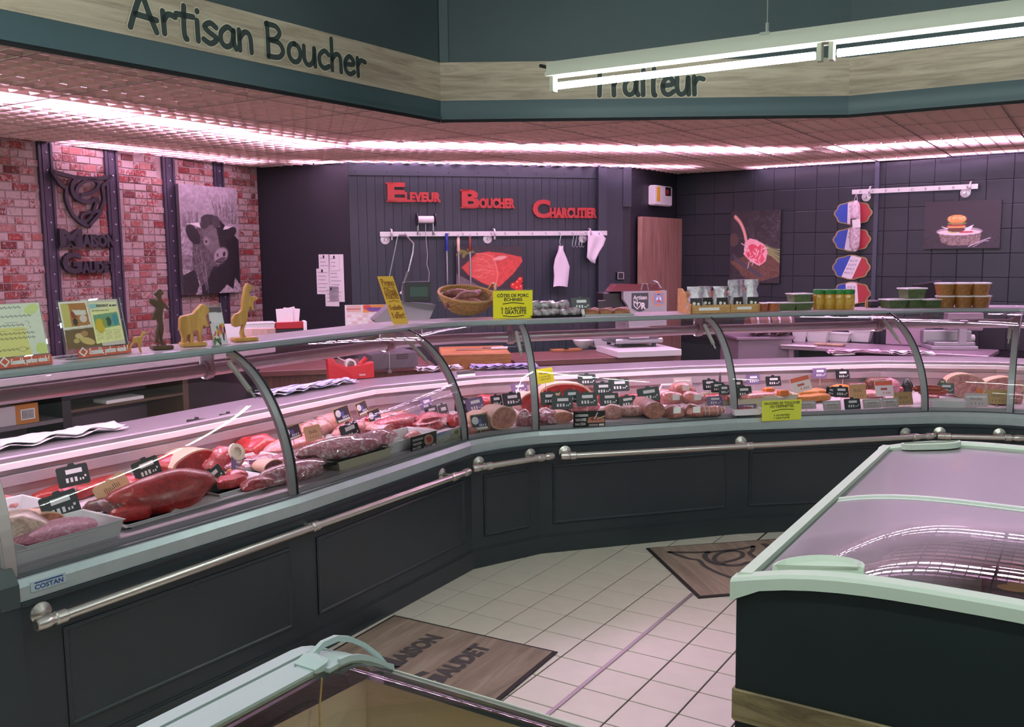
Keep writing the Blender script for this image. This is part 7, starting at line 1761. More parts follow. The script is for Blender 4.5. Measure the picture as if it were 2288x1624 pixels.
o = MB().box((-.09, -.012, 0), (.09, .012, .012)).build('divider_comb', mat('comb_black', '1c1c1e', .5), None, base_at(480, 1050), aL); tag(o, 'black toothed divider strip behind the tilted card', 'divider')
P = base_at(515, 1058); t = thing('knife', 'butcher knife with an orange-yellow handle beside the divider', 'knife', P, aL + .2)
MB().tube([(-.02, 0, .012), (.09, 0, .014)], [.009, .011], 10).build('handle', mat('orange_handle', 'e09a2c', .4), t, smooth=True); q = MB(); q.prism([(-.02, .004), (-.18, .004), (-.20, .010), (-.02, .026)], (1, 0, 0), (0, 1, 0), (0, 0, 1), .0015, (0, -.012, .012)); q.build('blade', STEEL, t)
tray(560, 1094, 130, 10, .26, TRW, 'white tray of small red cuts left of the first glass post')
meat(537, 1088, 52, 24, 'steak', M_RED, 'thin red steak lying on the tray left of the first post', z=ZD + .006, dep=.11)
meat(545, 1072, 42, 26, 'lump', M_BEEF, 'heart-shaped red piece on the tray of small cuts', z=ZD + .006, dep=.09)
meat(598, 1092, 76, 26, 'lump', M_MAR, 'film-wrapped ground meat at the foot of the first post', z=ZD + .006, dep=.12)
meat(612, 1056, 44, 36, 'cutjoint', M_DARK, 'dark brown striped meat cube beside the first post', dep=.10)
meat(575, 1012, 76, 48, 'lump', M_RED, 'bright red meat heap in front of the rear wall left of the first post', dep=.16, amp=.3)
tray(600, 1046, 100, 14, .22, TRW, 'film-covered white tray below the red heap')
meat(585, 1044, 85, 26, 'lump', M_WRAP, 'film-covered pale cuts in the tray below the red heap', z=ZD + .01, dep=.15)
# --- left counter, second section
meat(640, 968, 50, 26, 'lump', M_PALE, 'pale poultry end just behind the first glass post', dep=.12)
meat(695, 975, 92, 54, 'roll', M_NET, 'netted roast nearest the first post', dep=.15); meat(752, 972, 78, 60, 'roll', M_NET, 'netted roast under the two photo cards', dep=.15); meat(800, 976, 70, 46, 'lump', M_PORK, 'pale pork piece behind the black card in the second section', dep=.13)
meat(815, 944, 38, 26, 'lump', M_RED, 'small smooth red ham between photo cards', dep=.10); meat(845, 968, 42, 30, 'lump', M_NET, 'film-wrapped veal roll with orange tint', dep=.10); meat(882, 970, 56, 34, 'log', M_HAMF, 'peach-coloured wrapped roll right of the veal roll', dep=.12)
tray(700, 1006, 150, 12, .22, TRW, 'white tray of pink cutlets behind the front packs')
meat(690, 1004, 130, 34, 'lump', M_PORK, 'pink cutlets on the white tray behind the front packs', z=ZD + .01, dep=.18, amp=.14); meat(735, 1028, 120, 36, 'lump', M_WRAP, 'film-wrapped pink cuts in the middle of the second section', dep=.16, amp=.2)
meat(665, 1044, 70, 34, 'lump', M_WRAP, 'film-wrapped pale cuts right of the first post', dep=.14, amp=.2)
meat(700, 1078, 150, 44, 'lump', M_WRAP, 'heap of film-wrapped red packs at the front glass', dep=.16, amp=.26)
tray(825, 1036, 120, 20, .18, TRC, 'cream box holding the film-wrapped packs'); tray(790, 1028, 150, 8, .16, TRB, 'black tray under wrapped packs', z=ZD + .03)
meat(800, 1018, 160, 48, 'lump', M_WRAP, 'heap of film-wrapped packs on the cream box', z=ZD + .03, dep=.17, amp=.26); meat(868, 992, 70, 34, 'lump', M_WRAP, 'film-wrapped pack at the right end of the heap', z=ZD + .02, dep=.13, amp=.24)
tray(925, 1000, 110, 24, .20, TRW, 'empty white tray behind the black breed card')
tray(930, 932, 105, 20, .18, TRW, 'white tray with one orange piece at the far end'); meat(905, 926, 32, 14, 'lump', M_SKIN, 'single orange-brown piece in the far white tray', z=ZD + .012, dep=.08)
meat(895, 944, 70, 26, 'lump', M_PORK, 'pale sliced meat left of the far white tray', dep=.12); meat(925, 962, 110, 44, 'lump', M_MAR, 'heap of red-and-white cubes at the far end', dep=.17, amp=.3); meat(985, 958, 80, 40, 'lump', M_MAR, 'red-and-white meat heap against the second post', dep=.15, amp=.3); meat(960, 978, 60, 26, 'lump', M_PORK, 'pink slab in front of the red-and-white cubes', dep=.11)
# --- inner corner
meat(1045, 955, 56, 40, 'lump', M_BEEF, 'red ribs behind the second post in the corner counter', dep=.14, amp=.3); meat(1052, 970, 50, 22, 'lump', M_PORK, 'pink slice low at the corner glass', dep=.10)
meat(1088, 960, 62, 50, 'cutjoint', M_BEEF, 'red ham half beside the round cut ham', dep=.15); t = meat(1143, 965, 62, 66, 'cutjoint', M_HAMF, 'big round cut ham with pale rind in the corner counter', dep=.18)
meat(1072, 915, 84, 44, 'lump', M_BEEF, 'red beef pieces at the rear of the corner counter', dep=.16, amp=.3); meat(1125, 896, 60, 40, 'cutjoint', M_RED, 'round red cut at the rear behind the black cards', dep=.14); meat(1165, 876, 56, 36, 'lump', M_BEEF, 'red joint at the rear beside the third post', dep=.13)
meat(1185, 925, 46, 60, 'cutjoint', M_BEEF, 'tall red and white cut left of the third post', dep=.14); meat(1183, 952, 40, 44, 'lump', M_WRAP, 'film-wrapped pack left of the third post', dep=.12)
# --- back counter, first section
meat(1232, 892, 115, 70, 'cutjoint', M_BEEF, 'large round roast behind the yellow PROMO card', dep=.20); meat(1212, 925, 50, 44, 'lump', M_BEEF, 'red cut right of the third post behind a card', dep=.12); meat(1226, 953, 52, 42, 'lump', M_WRAP, 'film-wrapped bag with tied end right of the third post', dep=.13, amp=.3)
meat(1259, 945, 50, 32, 'cutjoint', M_HAMF, 'half ham with flat brown face under the rooster card', dep=.13); meat(1310, 880, 66, 30, 'roll', M_RED, 'pink-red tied fillet at the rear', dep=.12); meat(1300, 920, 90, 34, 'lump', M_PORK, 'pink pieces behind the black breed card', dep=.16, amp=.3)
meat(1400, 884, 90, 26, 'lump', M_BEEF, 'red spare ribs at the rear', dep=.16, amp=.3); meat(1340, 905, 30, 40, 'lump', M_RED, 'red strip between two black price cards', dep=.1); meat(1372, 937, 52, 38, 'lump', M_NET, 'netted roast with white string under a black card', dep=.13, amp=.14); meat(1417, 934, 58, 32, 'roll', M_NET, 'tied rolled roast left of the big log', dep=.11); meat(1463, 936, 46, 48, 'log', M_HAMF, 'large pink log with a flat sliced face', dep=.22)
P = base_at(1452, 880); t = thing('handled_box', 'white plastic box with a handle behind a black card', 'box', P, aM); MB().cbox((-.06, -.04, 0), (.06, .04, .07)).build('box', TRW, t); MB().tube([(-.06, 0, .07), (-.045, 0, .11), (.045, 0, .11), (.06, 0, .07)], .009, 6).build('handle', TRW, t)
meat(1488, 896, 44, 34, 'lump', M_SALAMI, 'leftmost bagged sausage pack behind the pink log', dep=.12, amp=.2)
for x, y, z, lab in ((1512, 935, 0, 'bagged sausages with a white tag, lowest at the front'), (1556, 934, 0, 'bagged sausages lowest, right of the white-tagged bag'), (1510, 905, .03, 'bagged sausages in the upper left of the stack'), (1558, 905, .03, 'bagged sausages in the upper right of the stack'), (1532, 884, .06, 'bagged sausages on top at the rear of the stack')):
    t = meat(x, y, 52, 34, 'lump', M_SALAMI, lab, z=ZD + z, dep=.13, amp=.16, name='sausage_bag', cat='sausage')
    q = MB().obox((0, -.07, .05), (1, 0, 0), (0, 1, 0), (0, 0, 1), .022, .0015, .018); q.build('header_card', PAPER, t)
meat(1600, 934, 60, 30, 'roll', M_SALAMI, 'long bagged sausage pack pointing at the fourth post', dep=.09); tray(1610, 905, 70, 20, .16, TRC, 'cream tray of minced meat left of the fourth post'); meat(1612, 897, 62, 18, 'lump', M_MAR, 'minced meat in the cream tray', z=ZD + .03, dep=.12)
P = base_at(1588, 885); o = MB().prism([(-.008, 0), (.008, 0), (.008, .15), (.004, .17), (0, .185), (-.005, .17), (-.008, .15)], (1, 0, 0), (0, 0, 1), (0, 1, 0), .003).build('upright_blade', STEEL, None, P, aM); tag(o, 'slim pink-lit blade standing upright behind the bagged sausages', 'blade')
# --- back counter, second section
tray(1700, 912, 95, 22, .2, TRC, 'cream tray topped with carrot slices'); tray(1742, 905, 80, 22, .2, TRC, 'cream tray right of the carrot tray'); meat(1702, 893, 80, 18, 'lump', M_PORK, 'pale stuffed meat under the carrot slices', z=ZD + .04, dep=.14, amp=.1); meat(1745, 888, 60, 16, 'lump', M_PORK, 'pale stuffed meat in the second cream tray', z=ZD + .04, dep=.13, amp=.1)
for x, y, lab in ((1717, 878, 'left orange carrot chunk on the cream tray'), (1749, 884, 'right orange carrot chunk on the cream tray')):
    o = MB().cbox((-.03, -.022, 0), (.03, .022, .035), .006).build('carrot_chunk', mat('carrot', 'd8742a', .45), None, base_at(x, y, ZD + .062), aM + .1); tag(o, lab, 'carrot')
meat(1672, 900, 40, 22, 'lump', M_PORK, 'small pink ham slice stack at left of the right section', z=ZD + .0, dep=.1); tray(1672, 928, 60, 14, .14, TRW, 'white tray under the flat violet card'); meat(1672, 922, 50, 14, 'lump', M_MAR, 'minced meat under the flat violet card', z=ZD + .008, dep=.1)
for k, (x, y) in enumerate(((1800, 900), (1820, 898), (1838, 896), (1812, 888), (1830, 886))):
    meat(x, y, 46, 16, 'steak', M_ORG, 'breaded orange cutlet in the heap right of the carrot trays', z=ZD + .012 * (k // 3) + .01, dep=.1, group='breaded cutlets', name='breaded_cutlet')
meat(1838, 868, 50, 24, 'lump', M_ORG, 'orange crumbed pieces at the rear of the right section', dep=.12, amp=.3); meat(1835, 882, 40, 16, 'lump', M_SKIN, 'brownish patties between the orange heaps', dep=.1)
meat(1885, 868, 46, 26, 'link', M_BROWN, 'dark sausage end with a cut face at the rear', dep=.08); meat(1935, 858, 48, 26, 'link', M_BROWN, 'thick brown smoked sausage at the rear', dep=.1, z=ZD + .03); meat(1925, 874, 56, 22, 'link', M_BROWN, 'brown smoked sausage in front of the thick one', dep=.1)
meat(1900, 888, 50, 20, 'lump', M_PORK, 'pale sliced sausage around the kraft card', dep=.13, amp=.3); meat(1950, 890, 60, 22, 'lump', M_PORK, 'white and pink cooked pieces between the cards', dep=.13, amp=.3)
meat(1998, 884, 30, 50, 'lump', M_CHOP, 'upright film-wrapped pink pack near the last post', dep=.08); meat(2034, 878, 24, 40, 'lump', mat('olive_black', '1c1a1e', .3), 'dark bag leaning at the last tall post', dep=.07); meat(2018, 892, 26, 14, 'lump', mat('cheese_yellow', 'e0a82c', .5), 'small yellow piece behind the kraft card', z=ZD + .02, dep=.06); meat(2012, 880, 20, 24, 'lump', M_MAR, 'striped red and white pack beside the dark bag', dep=.06)
# --- right corner counter
for k, (y, z) in enumerate(((888, 0), (872, .045), (857, .09))):
    meat(2086, 884, 58, 18, 'link', mat('red_casing', 'b8442e', .25, coat=.4), ('lowest red smoked sausage of three', 'middle red smoked sausage of three', 'top red smoked sausage of three')[k], z=ZD + z, dep=.05, name='smoked_sausage', cat='sausage')
meat(2086, 892, 30, 14, 'lump', M_SALAMI, 'small cut sausage under the red smoked sausages', dep=.07)
meat(2158, 888, 84, 66, 'cutjoint', M_PINKH, 'large pale cooked ham with a white fat rim', dep=.18); t = meat(2188, 882, 38, 30, 'lump', mat('orange_cheese', 'd87a34', .3, coat=.5), 'orange wrapped ball in front of the cooked ham', dep=.09, amp=.06, z=ZD + .02); meat(2242, 886, 78, 54, 'cutjoint', M_PINKH, 'pink sliced ham at the right edge of the corner counter', dep=.18)
tray(2122, 912, 70, 14, .12, TRW, 'shallow white tray under the dark card in the right corner'); meat(2235, 905, 44, 20, 'lump', M_PORK, 'pink slices before the ham at the right edge', dep=.1)
meat(2275, 902, 30, 30, 'lump', M_PORK, 'pink pack behind the glass at the picture edge', dep=.1)
# ------------------------------------------------------------------ on the ledge behind the meat and on the benches behind
ZLG = .921
def towel(px_, py_, wpx, dep, label, m, a, folds=5, name='towel', z=ZLG):
    P = onz(px_, py_, z); s = mpp(P); w = wpx * s / max(.5, abs(math.cos(a - (math.atan2(P[1], P[0]) - math.pi / 2)))); n, k_ = 22, 7; vs = []; r_ = np.random.RandomState(int(px_))
    t = thing(name, label, 'cloth', P, a)
    for layer in range(2):
        vs = []
        for j in range(k_):
            for i in range(n):
                u = i / (n - 1); v = j / (k_ - 1); vs.append(((u - .5) * w * (1 - .05 * layer), v * dep + .012 * math.sin(u * 17 + layer), .006 + .012 * layer + .012 * (1 + math.sin(v * 9 + u * 3)) * .5 + .008 * math.sin(u * folds * 6.3 + v * 2) * (1 - v) + .004 * r_.rand()))
        fs = [(j * n + i, j * n + i + 1, (j + 1) * n + i + 1, (j + 1) * n + i) for j in range(k_ - 1) for i in range(n - 1)]
        o = MB().add(vs, fs).build('fold', m, t, smooth=True); md = o.modifiers.new('thick', 'SOLIDIFY'); md.thickness = .003
    return t
def stripemat(name, c1, c2, sc):
    mt, nt, b = new_mat(name); tc = N(nt, 'ShaderNodeTexCoord'); w = N(nt, 'ShaderNodeTexWave', Scale=sc, Distortion=.4); w.bands_direction = 'Y'; nt.links.new(tc.outputs['Object'], w.inputs['Vector'])
    rp = N(nt, 'ShaderNodeValToRGB'); rp.color_ramp.elements[0].color = lin(c1); rp.color_ramp.elements[0].position = .25; rp.color_ramp.elements[1].color = lin(c2); rp.color_ramp.elements[1].position = .4
    nt.links.new(w.outputs[0], rp.inputs[0]); nt.links.new(rp.outputs[0], b.inputs['Base Color']); b.inputs['Roughness'].default_value = .9; return mt
TOWL = stripemat('towel_stripe', '8f90b8', 'e4dce6', 9); TOWB = stripemat('towel_blue', '8a82b4', 'b8acd0', 12)
towel(150, 985, 260, .16, 'crumpled white plastic bag on the ledge at the left', CLOTH, aL, 3, 'plastic_bag'); towel(710, 872, 185, .15, 'white towel with blue stripes on the ledge beside the red dispenser', TOWL, aL); towel(990, 830, 90, .12, 'folded white cloth on the corner ledge', CLOTH, aC1, 3); towel(1130, 826, 150, .13, 'lilac striped towel on the ledge behind the third post', TOWB, aM, 7); towel(1915, 792, 105, .08, 'folded pink cloth on the right ledge', mat('pink_cloth', 'e0bcd0', .8), aM, 2); towel(2040, 795, 90, .10, 'crumpled clear sheet on the ledge in the right corner', CLOTH, aC2, 3, 'plastic_sheet')
o = MB().prism([(0, 0), (.16, .012), (.17, .03), (.0, .05)], (1, 0, 0), (0, 1, 0), (0, 0, 1), .006).build('folded_paper', PAPER, None, onz(1868, 794, ZLG), aM); tag(o, 'flat folded white paper left of the pink cloth', 'paper')
# red tape dispenser
P = onz(785, 846, ZLG); t = thing('tape_dispenser', 'red desktop tape dispenser on the ledge', 'tape dispenser', P, R(20)); REDP = mat('red_plastic', 'cc3036', .35)
q = MB(); q.prism([(-.14, 0), (.14, 0), (.14, .10), (.06, .085), (-.02, .075), (-.09, .10), (-.12, .155), (-.145, .15)], (1, 0, 0), (0, 0, 1), (0, 1, 0), .09, (0, -.02, 0)); o = q.build('body', REDP, t); md = o.modifiers.new('b', 'BEVEL'); md.width = .005; md.segments = 2
MB().lathe([(.034, -.025), (.034, .025), (.024, .025), (.024, -.025)], (.0, .025, .088), 18, True, (1, 0, 0), (0, 0, 1), (0, -1, 0)).build('tape_roll', PAPER, t, smooth=True)
MB().tube([(.06, .02, .085), (.10, .02, .125)], .014, 10).build('lever', REDP, t)
q = MB(); q.prism([(-.1, .145), (-.01, .095), (-.01, .101), (-.1, .151)], (1, 0, 0), (0, 0, 1), (0, 1, 0), .03, (0, .01, 0)); q.build('tape_strip', PAPER, t)
q = MB(); text_into(q, 'tesa', .045, .018, .085, .032, (1, 0, 0), (0, 0, 1), (0, -1, 0), (0, -.0205, 0), .0006, .02); q.build('lettering', PAPER, t, fix=False)
# grey stool-scale with post, display on the counter
P = onz(868, 832, ZLG); t = thing('counter_scale', 'grey counter scale with a steel post and wire guard behind the glass', 'scale', P, R(28)); SG = mat('scale_grey', '5a565e', .4)
MB().cbox((-.12, -.02, .02), (.20, .24, .13), .01).build('base', SG, t); MB().lathe([(.042, .10), (.042, .36)], (.02, .06, 0), 18).build('post', STEEL, t, smooth=True)
q = MB(); q.tube([(-.10, .0, .20), (.0, -.02, .19), (.0, -.02, .02)], .005, 6); q.tube([(0, -.02, .19), (.24, .0, .22), (.24, .0, .30)], .005, 6); q.lathe([(.018, 0), (.018, .02)], (0, -.02, 0), 10); q.build('wire_guard', STEEL, t)
q = MB()
for k in range(3): q.box((.05, -.022, .085 + .012 * k), (.13, -.019, .091 + .012 * k))
q.build('vent_slots', BLACK, t)
P = shelf(890, 722) + np.array([.03, .35, -.02]); t = thing('scale_display', 'grey weighing display head behind the yellow handwritten card', 'scale', P, R(18)); 
sg = mat('display_grey', '6a6a6e', .4); q = MB(); q.prism([(-.22, .02), (-.09, .13), (.16, .10), (.12, .02), (.06, -.03), (-.2, -.0)], (1, 0, 0), (0, 0, 1), (0, 1, 0), .14); q.build('tilted_panel', sg, t)
MB().cbox((-.03, .0, .12), (.13, .08, .24), .006).build('display_head', mat('display_dark', '3a3c3e', .4), t); MB().box((.0, -.004, .15), (.11, .0, .21)).build('screen', mat('lcd', '4c6058', .2), t)
q = MB(); q.tube([(-.02, .06, .1), (-.03, .06, .2), (.0, .05, .29), (-.0, .05, .3)], .010, 8); q.build('arm', sg, t)
# calendar, red clip box, white bins behind the left rail
def stand_at(px_, py_, z, dv): P = onz(px_, py_, z); return P
P = onz(815, 738, 1.20); fr = Fr(P, R(8)); u0, z0 = fr.px(772, 738); u1, z1 = fr.px(860, 680)
t = thing('calendar', 'printed year calendar card with an orange picture behind the left rail', 'calendar', fr.w(u0, 0, z0), fr.a); w, h = u1 - u0, z1 - z0
p = Pic(80, 60, 'ddd0d4'); p.poly([(.45, .68), (1, .74), (1, 1), (.45, 1)], 'd88a3a'); p.ell(.55, .9, .1, .1, 'c8402c'); p.ell(.75, .8, .2, .08, '7a4a9a'); p.poly([(.04, .72), (.40, .72), (.40, .98), (.04, .98)], 'd0a8a0'); p.line([(.05, .84), (.38, .84)], .03, 'a04040')
for k in range(4):
    for c in range(7): p.poly([(.04 + .135 * c, .52 - .14 * k), (.15 + .135 * c, .52 - .14 * k), (.15 + .135 * c, .62 - .14 * k), (.04 + .135 * c, .62 - .14 * k)], 'eadfe2' if (k + c) % 3 else 'd8b4b8')
MB().box((0, 0, 0), (w, .004, h)).build('card', PAPER, t); p.sheet('print', t, (0, -.001, 0), (1, 0, 0), (0, 0, 1), w, h)
q = MB(); text_into(q, 'SUPERGROUP', w * .52, h * .80, w * .90, h * .90, (1, 0, 0), (0, 0, 1), (0, -1, 0), (0, -.0016, 0), .0006, .02); q.build('lettering', mat('cal_ink', '4a3a8a', .5), t, fix=False)
# back desk for the till behind the left counter
q = Fr(S[0], aL)
DESKD = mat('desk_dark', '211d20', .5); DESKG = mat('desk_grey', '6c6468', .6); SHELFW = mat('desk_light', 'cdb8c4', .4)
t = thing('till_desk', 'dark till desk with grey back panel behind the left counter', 'desk', q.w(-.3, 1.75, 0), aL)
MB().cbox((0, 0, 1.06), (3.05, .55, 1.10), .004).build('desk_top', SHELFW, t); MB().box((0, .02, .99), (3.05, .53, 1.06)).build('dark_apron', DESKD, t)
MB().box((0, .45, 0), (3.05, .49, .99)).build('back_panel', DESKG, t)
MB().box((.02, .1, .0), (.06, .45, .99)).build('side', DESKD, t); MB().box((1.62, .1, 0), (1.67, .45, .99)).build('divider', DESKD, t); MB().box((2.39, .1, 0), (2.43, .45, .99)).build('side', mat('brown_board', '5a4432', .6), t); MB().box((2.43, .3, 0), (3.05, .34, .99)).build('modesty_panel', mat('desk_plum', '35262e', .6), t)
MB().box((1.67, .1, .86), (2.39, .45, .875)).build('shelf_board', mat('brown_board', '5a4432', .6), t); MB().box((.02, .1, .82), (1.62, .45, .84)).build('shelf_board', DESKG, t)
dk = lambda u, v, z: q.w(-.3 + u, 1.75 + v, z)
def simple(name, label, cat, P, a, builder, m, smooth=False, group=None):
    b = MB(); builder(b); o = b.build(name, m, None, P, a, smooth); tag(o, label, cat, group); return o
def at_px(px_, py_, z): return onz(px_, py_, z)
# white bins and clip box on the desk top
def openbin(px_, py_, wpx, h, label, z=1.10, m=None, a=None):
    P = onz(px_, py_, z); s = mpp(P); w = wpx * s; a = aL * .4 if a is None else a; t = thing('white_bin', label, 'bin', P, a, 'white plastic bins'); d = w * .6
    def rg(k, z_): return [(-w / 2 * k, d / 2 - d / 2 * k, z_), (w / 2 * k, d / 2 - d / 2 * k, z_), (w / 2 * k, d / 2 + d / 2 * k, z_), (-w / 2 * k, d / 2 + d / 2 * k, z_)]
    MB().loft([rg(.82, 0), rg(1, h), rg(1.04, h), rg(1.04, h + .006), rg(.96, h + .006), rg(.8, .006)], cap=True).build('bin', m or WHITE, t); return P, w, a
openbin(578, 758, 74, .11, 'white bin of small packets behind the horse figure'); openbin(520, 762, 40, .11, 'white bin half hidden by the horse figure')
for k in range(4): o = MB().cbox((-.03, -.02, 0), (.03, .02, .05), .004).build('packet', mat('packet_%d' % (k % 2), ('d8b0a8', 'c8a49c')[k % 2], .5), None, onz(556 + 14 * k, 752, 1.19) + np.array([0, .05, 0]), .3 * k); tag(o, 'small pale packet standing in the white bin', 'packet', 'packets in the white bin')
P = onz(648, 748, 1.10); t = thing('clip_box', 'red and black clip box holding slips of paper', 'box', P, aL * .35); s = mpp(P)
MB().cbox((-.10, 0, 0), (.10, .09, .045), .003).build('black_base', BLACK, t); MB().cbox((-.10, -.002, .045), (.10, .09, .095), .003).build('red_front', mat('deep_red', '9c1c26', .4), t); MB().cbox((.10, -.004, -.004), (.125, .09, .10), .006).build('white_side', WHITE, t)
for k, (x, r_) in enumerate(((-.03, .05), (.02, -.12), (.0, .2))): q2 = MB(); q2.obox((x, .03 + .02 * k, .14), (math.cos(r_), 0, math.sin(r_)), (0, 1, 0), (-math.sin(r_), 0, math.cos(r_)), .06, .0015, .055); q2.build('slip', PAPER, t)
for px_, py_, w_, lab in ((120, 860, .30, 'pale flat box lying on the desk, second from the left'), (25, 880, .28, 'pale flat box lying on the desk at the far left'), (215, 838, .26, 'pale flat box lying on the desk behind the statues')):
    simple('flat_box', lab, 'box', dk(.25 + .0021 * px_, .12, 1.10), aL, lambda b: b.cbox((-w_ / 2, 0, 0), (w_ / 2, .22, .055), .003), mat('pale_box', 'd8bccb', .5))
simple('white_envelope', 'white envelope lying behind the left rail beside the calendar', 'paper', onz(745, 745, 1.2), R(10), lambda b: b.cbox((-.18, 0, 0), (.14, .12, .012), .002), PAPER)
# on the shelf under the desk
P = onz(462, 905, .84); t = thing('carton', 'two-part white cartons with orange label on the desk shelf', 'box', dk(1.28, .12, .84), aL)
MB().cbox((-.14, 0, 0), (.10, .2, .10), .002).build('white_carton', mat('carton_white', 'c8bcc0', .6), t); MB().box((.10, -.001, 0), (.22, .2, .10)).build('orange_carton', mat('carton_orange', 'c07830', .6), t); MB().box((.125, -.003, .02), (.2, -.001, .075)).build('label', PAPER, t)
q2 = MB()
for k in range(9): q2.box((.132 + .007 * k, -.004, .025), (.135 + .007 * k, -.003, .07))
q2.build('barcode', INK, t)
P = dk(.93, .15, .84); t = thing('white_bucket', 'round white plastic tub on the desk shelf', 'tub', P, aL); MB().lathe([(.10, 0), (.115, .055), (.12, .06), (.12, .07), (.11, .07), (.09, .01)], (0, .08, 0), 24, cap=True).build('tub', WHITE, t, smooth=True)
P = dk(.70, .02, .0); t = thing('black_stand', 'black round-based stand under the till desk', 'stand', dk(.72, -.12, 0.0), aL); MB().box((-.04, -.02, .3), (.04, .02, 1.04)).build('post', BLACK, t); MB().lathe([(.12, .86), (.12, .88), (.10, .885)], (0, 0, 0), 20).build('collar', BLACK, t); MB().lathe([(.2, 0), (.2, .02), (.05, .04), (.04, .9)], (0, 0, 0), 20).build('foot', BLACK, t)
simple('folded_tray', 'white folded papers on the brown shelf board', 'paper', dk(2.0, .1, .876), aL, lambda b: b.cbox((-.12, 0, 0), (.12, .12, .02), .002), PAPER)
# ------------------------------------------------------------------ back bench along the boarded wall
zbn = .88
BTOP = mat('bench_top', '6d4640', .45, var=.12, vscale=5); BWOOD = woodmat('bench_wood', '4a3228', '7a5646', '62443a', scale=(22, 1, 1.2), ring=.5)
A_ = onz(1180, 806, zbn); fB = Fr(A_, R(14)); ub = fB.px(1510, 800)[0]
t = thing('back_bench', 'wood-fronted back bench with a brown top along the boarded wall', 'bench', (A_[0], A_[1], 0), fB.a)
ul = fB.px(1150, 806)[0]; MB().cbox((ul, 0, zbn - .04), (ub, .60, zbn), .003).build('bench_top', BTOP, t); MB().box((ul, .02, 0), (ub - .01, .58, zbn - .04)).build('wood_front', BWOOD, t)
t = thing('side_bench', 'low reddish wooden bench behind the red tape dispenser', 'bench', (A_[0], A_[1], 0), fB.a); ul2 = fB.px(972, 806)[0]
MB().cbox((-1.95, 0, zbn - .04), (ul2, .60, zbn), .003).build('bench_top', BTOP, t); MB().box((-1.95, .02, 0), (ul2 - .01, .58, zbn - .04)).build('wood_front', BWOOD, t)
zz = zbn
u0 = fB.px(1375, 795)[0]; t = thing('cutting_board', 'thick white plastic cutting board at the right end of the back bench', 'board', fB.w(u0, -.06, zz), fB.a); MB().cbox((0, 0, 0), (ub - u0 + .02, .5, .05), .004).build('board', WHITE, t)
P = onz(1062, 826, .90); t = thing('butcher_block', 'thick wooden butcher block behind the corner counter', 'butcher block', np.array([onz(985, 826, .88)[0] + .02, 6.55, 0]), R(6)); fb = Fr(np.array(t.location), R(6)); ua = fb.px(985, 800)[0]; ub2 = fb.px(1142, 800)[0]; zt_ = fb.px(1062, 790)[1]
BLK = woodmat('block_wood', '8a5430', 'c08850', 'a86e3e', scale=(2, 2, 16), ring=.5); MB().cbox((ua, 0, zt_ - .17), (ub2, .55, zt_), .006).build('block', BLK, t)
for x in (ua + .05, ub2 - .05):
    for y in (.05, .5): MB().box((x - .035, y - .035, 0), (x + .035, y + .035, zt_ - .17)).build('leg', BLK, t)
q2 = MB()
for s, x in (('r', 0), ('e', .05), ('f', .1)):
    for st in PEN[s][1]: stroke_into(q2, [(ua + (ub2 - ua) * .40 - (x + a * .05) , zt_ - .08 - b * .05) for a, b in st], .005, (1, 0, 0), (0, 0, 1), (0, -1, 0), (0, 0, 0), .0006)
q2.build('scratched_letters', mat('scratch', '5a3822', .7), t, fix=False)
fb2 = fb
for k, (x, lab, cl) in enumerate(((1000, 'long knife lying on the butcher block with white handle', 'e0d4d8'), (1045, 'black-handled knife lying on the butcher block', '1c1a1c'))):
    P = fb.w(ua + .12 + .2 * k, .22 + .12 * k, zt_ + .001); t = thing('knife', lab, 'knife', P, .1); MB().prism([(0, 0), (.26, .012), (.26, .03), (.0, .04)], (1, 0, 0), (0, 1, 0), (0, 0, 1), .002, (0, 0, .006)).build('blade', STEEL, t); MB().tube([(.26, .02, .010), (.38, .025, .010)], [.010, .012], 8).build('handle', mat('knife_' + cl, cl, .4), t)
# items on the bench
for k, (x, y, lab) in enumerate(((1255, 786, 'left small wooden board on the back bench'), (1282, 785, 'right small wooden board on the back bench'))): simple('small_board', lab, 'board', onz(x, y, zz + .001), fB.a + .1 * k, lambda b: b.cbox((-.075, 0, 0), (.075, .09, .018), .003), BLK)
P = onz(1305, 780, zz + .001); t = thing('bowl', 'white bowl tilted on the back bench', 'bowl', P, 0); MB().lathe([(.035, 0), (.075, .035), (.09, .07), (.085, .07), (.07, .038), (.02, .008)], (0, .08, 0), 20, cap=True).build('bowl', WHITE, t, smooth=True)
def gn_tray(px_, py_, wpx, h, z, label, a, m=None):
    P = onz(px_, py_, z); w = wpx * mpp(P); t = thing('food_tray', label, 'container', P, a, 'white food containers'); d = w * .65
    def rg(k, z_, e=0): return [(-w / 2 * k, d / 2 - d / 2 * k, z_), (w / 2 * k, d / 2 - d / 2 * k, z_), (w / 2 * k, d / 2 + d / 2 * k, z_), (-w / 2 * k, d / 2 + d / 2 * k, z_)]
    MB().loft([rg(.78, 0), rg(1, h), rg(1.06, h), rg(1.06, h + .006), rg(.97, h + .006), rg(.76, .006)]).build('container', m or WHITE, t); return P, w, d, a
gn_tray(1352, 776, 56, .09, zz + .001, 'white ribbed container left of the slicer base', fB.a)
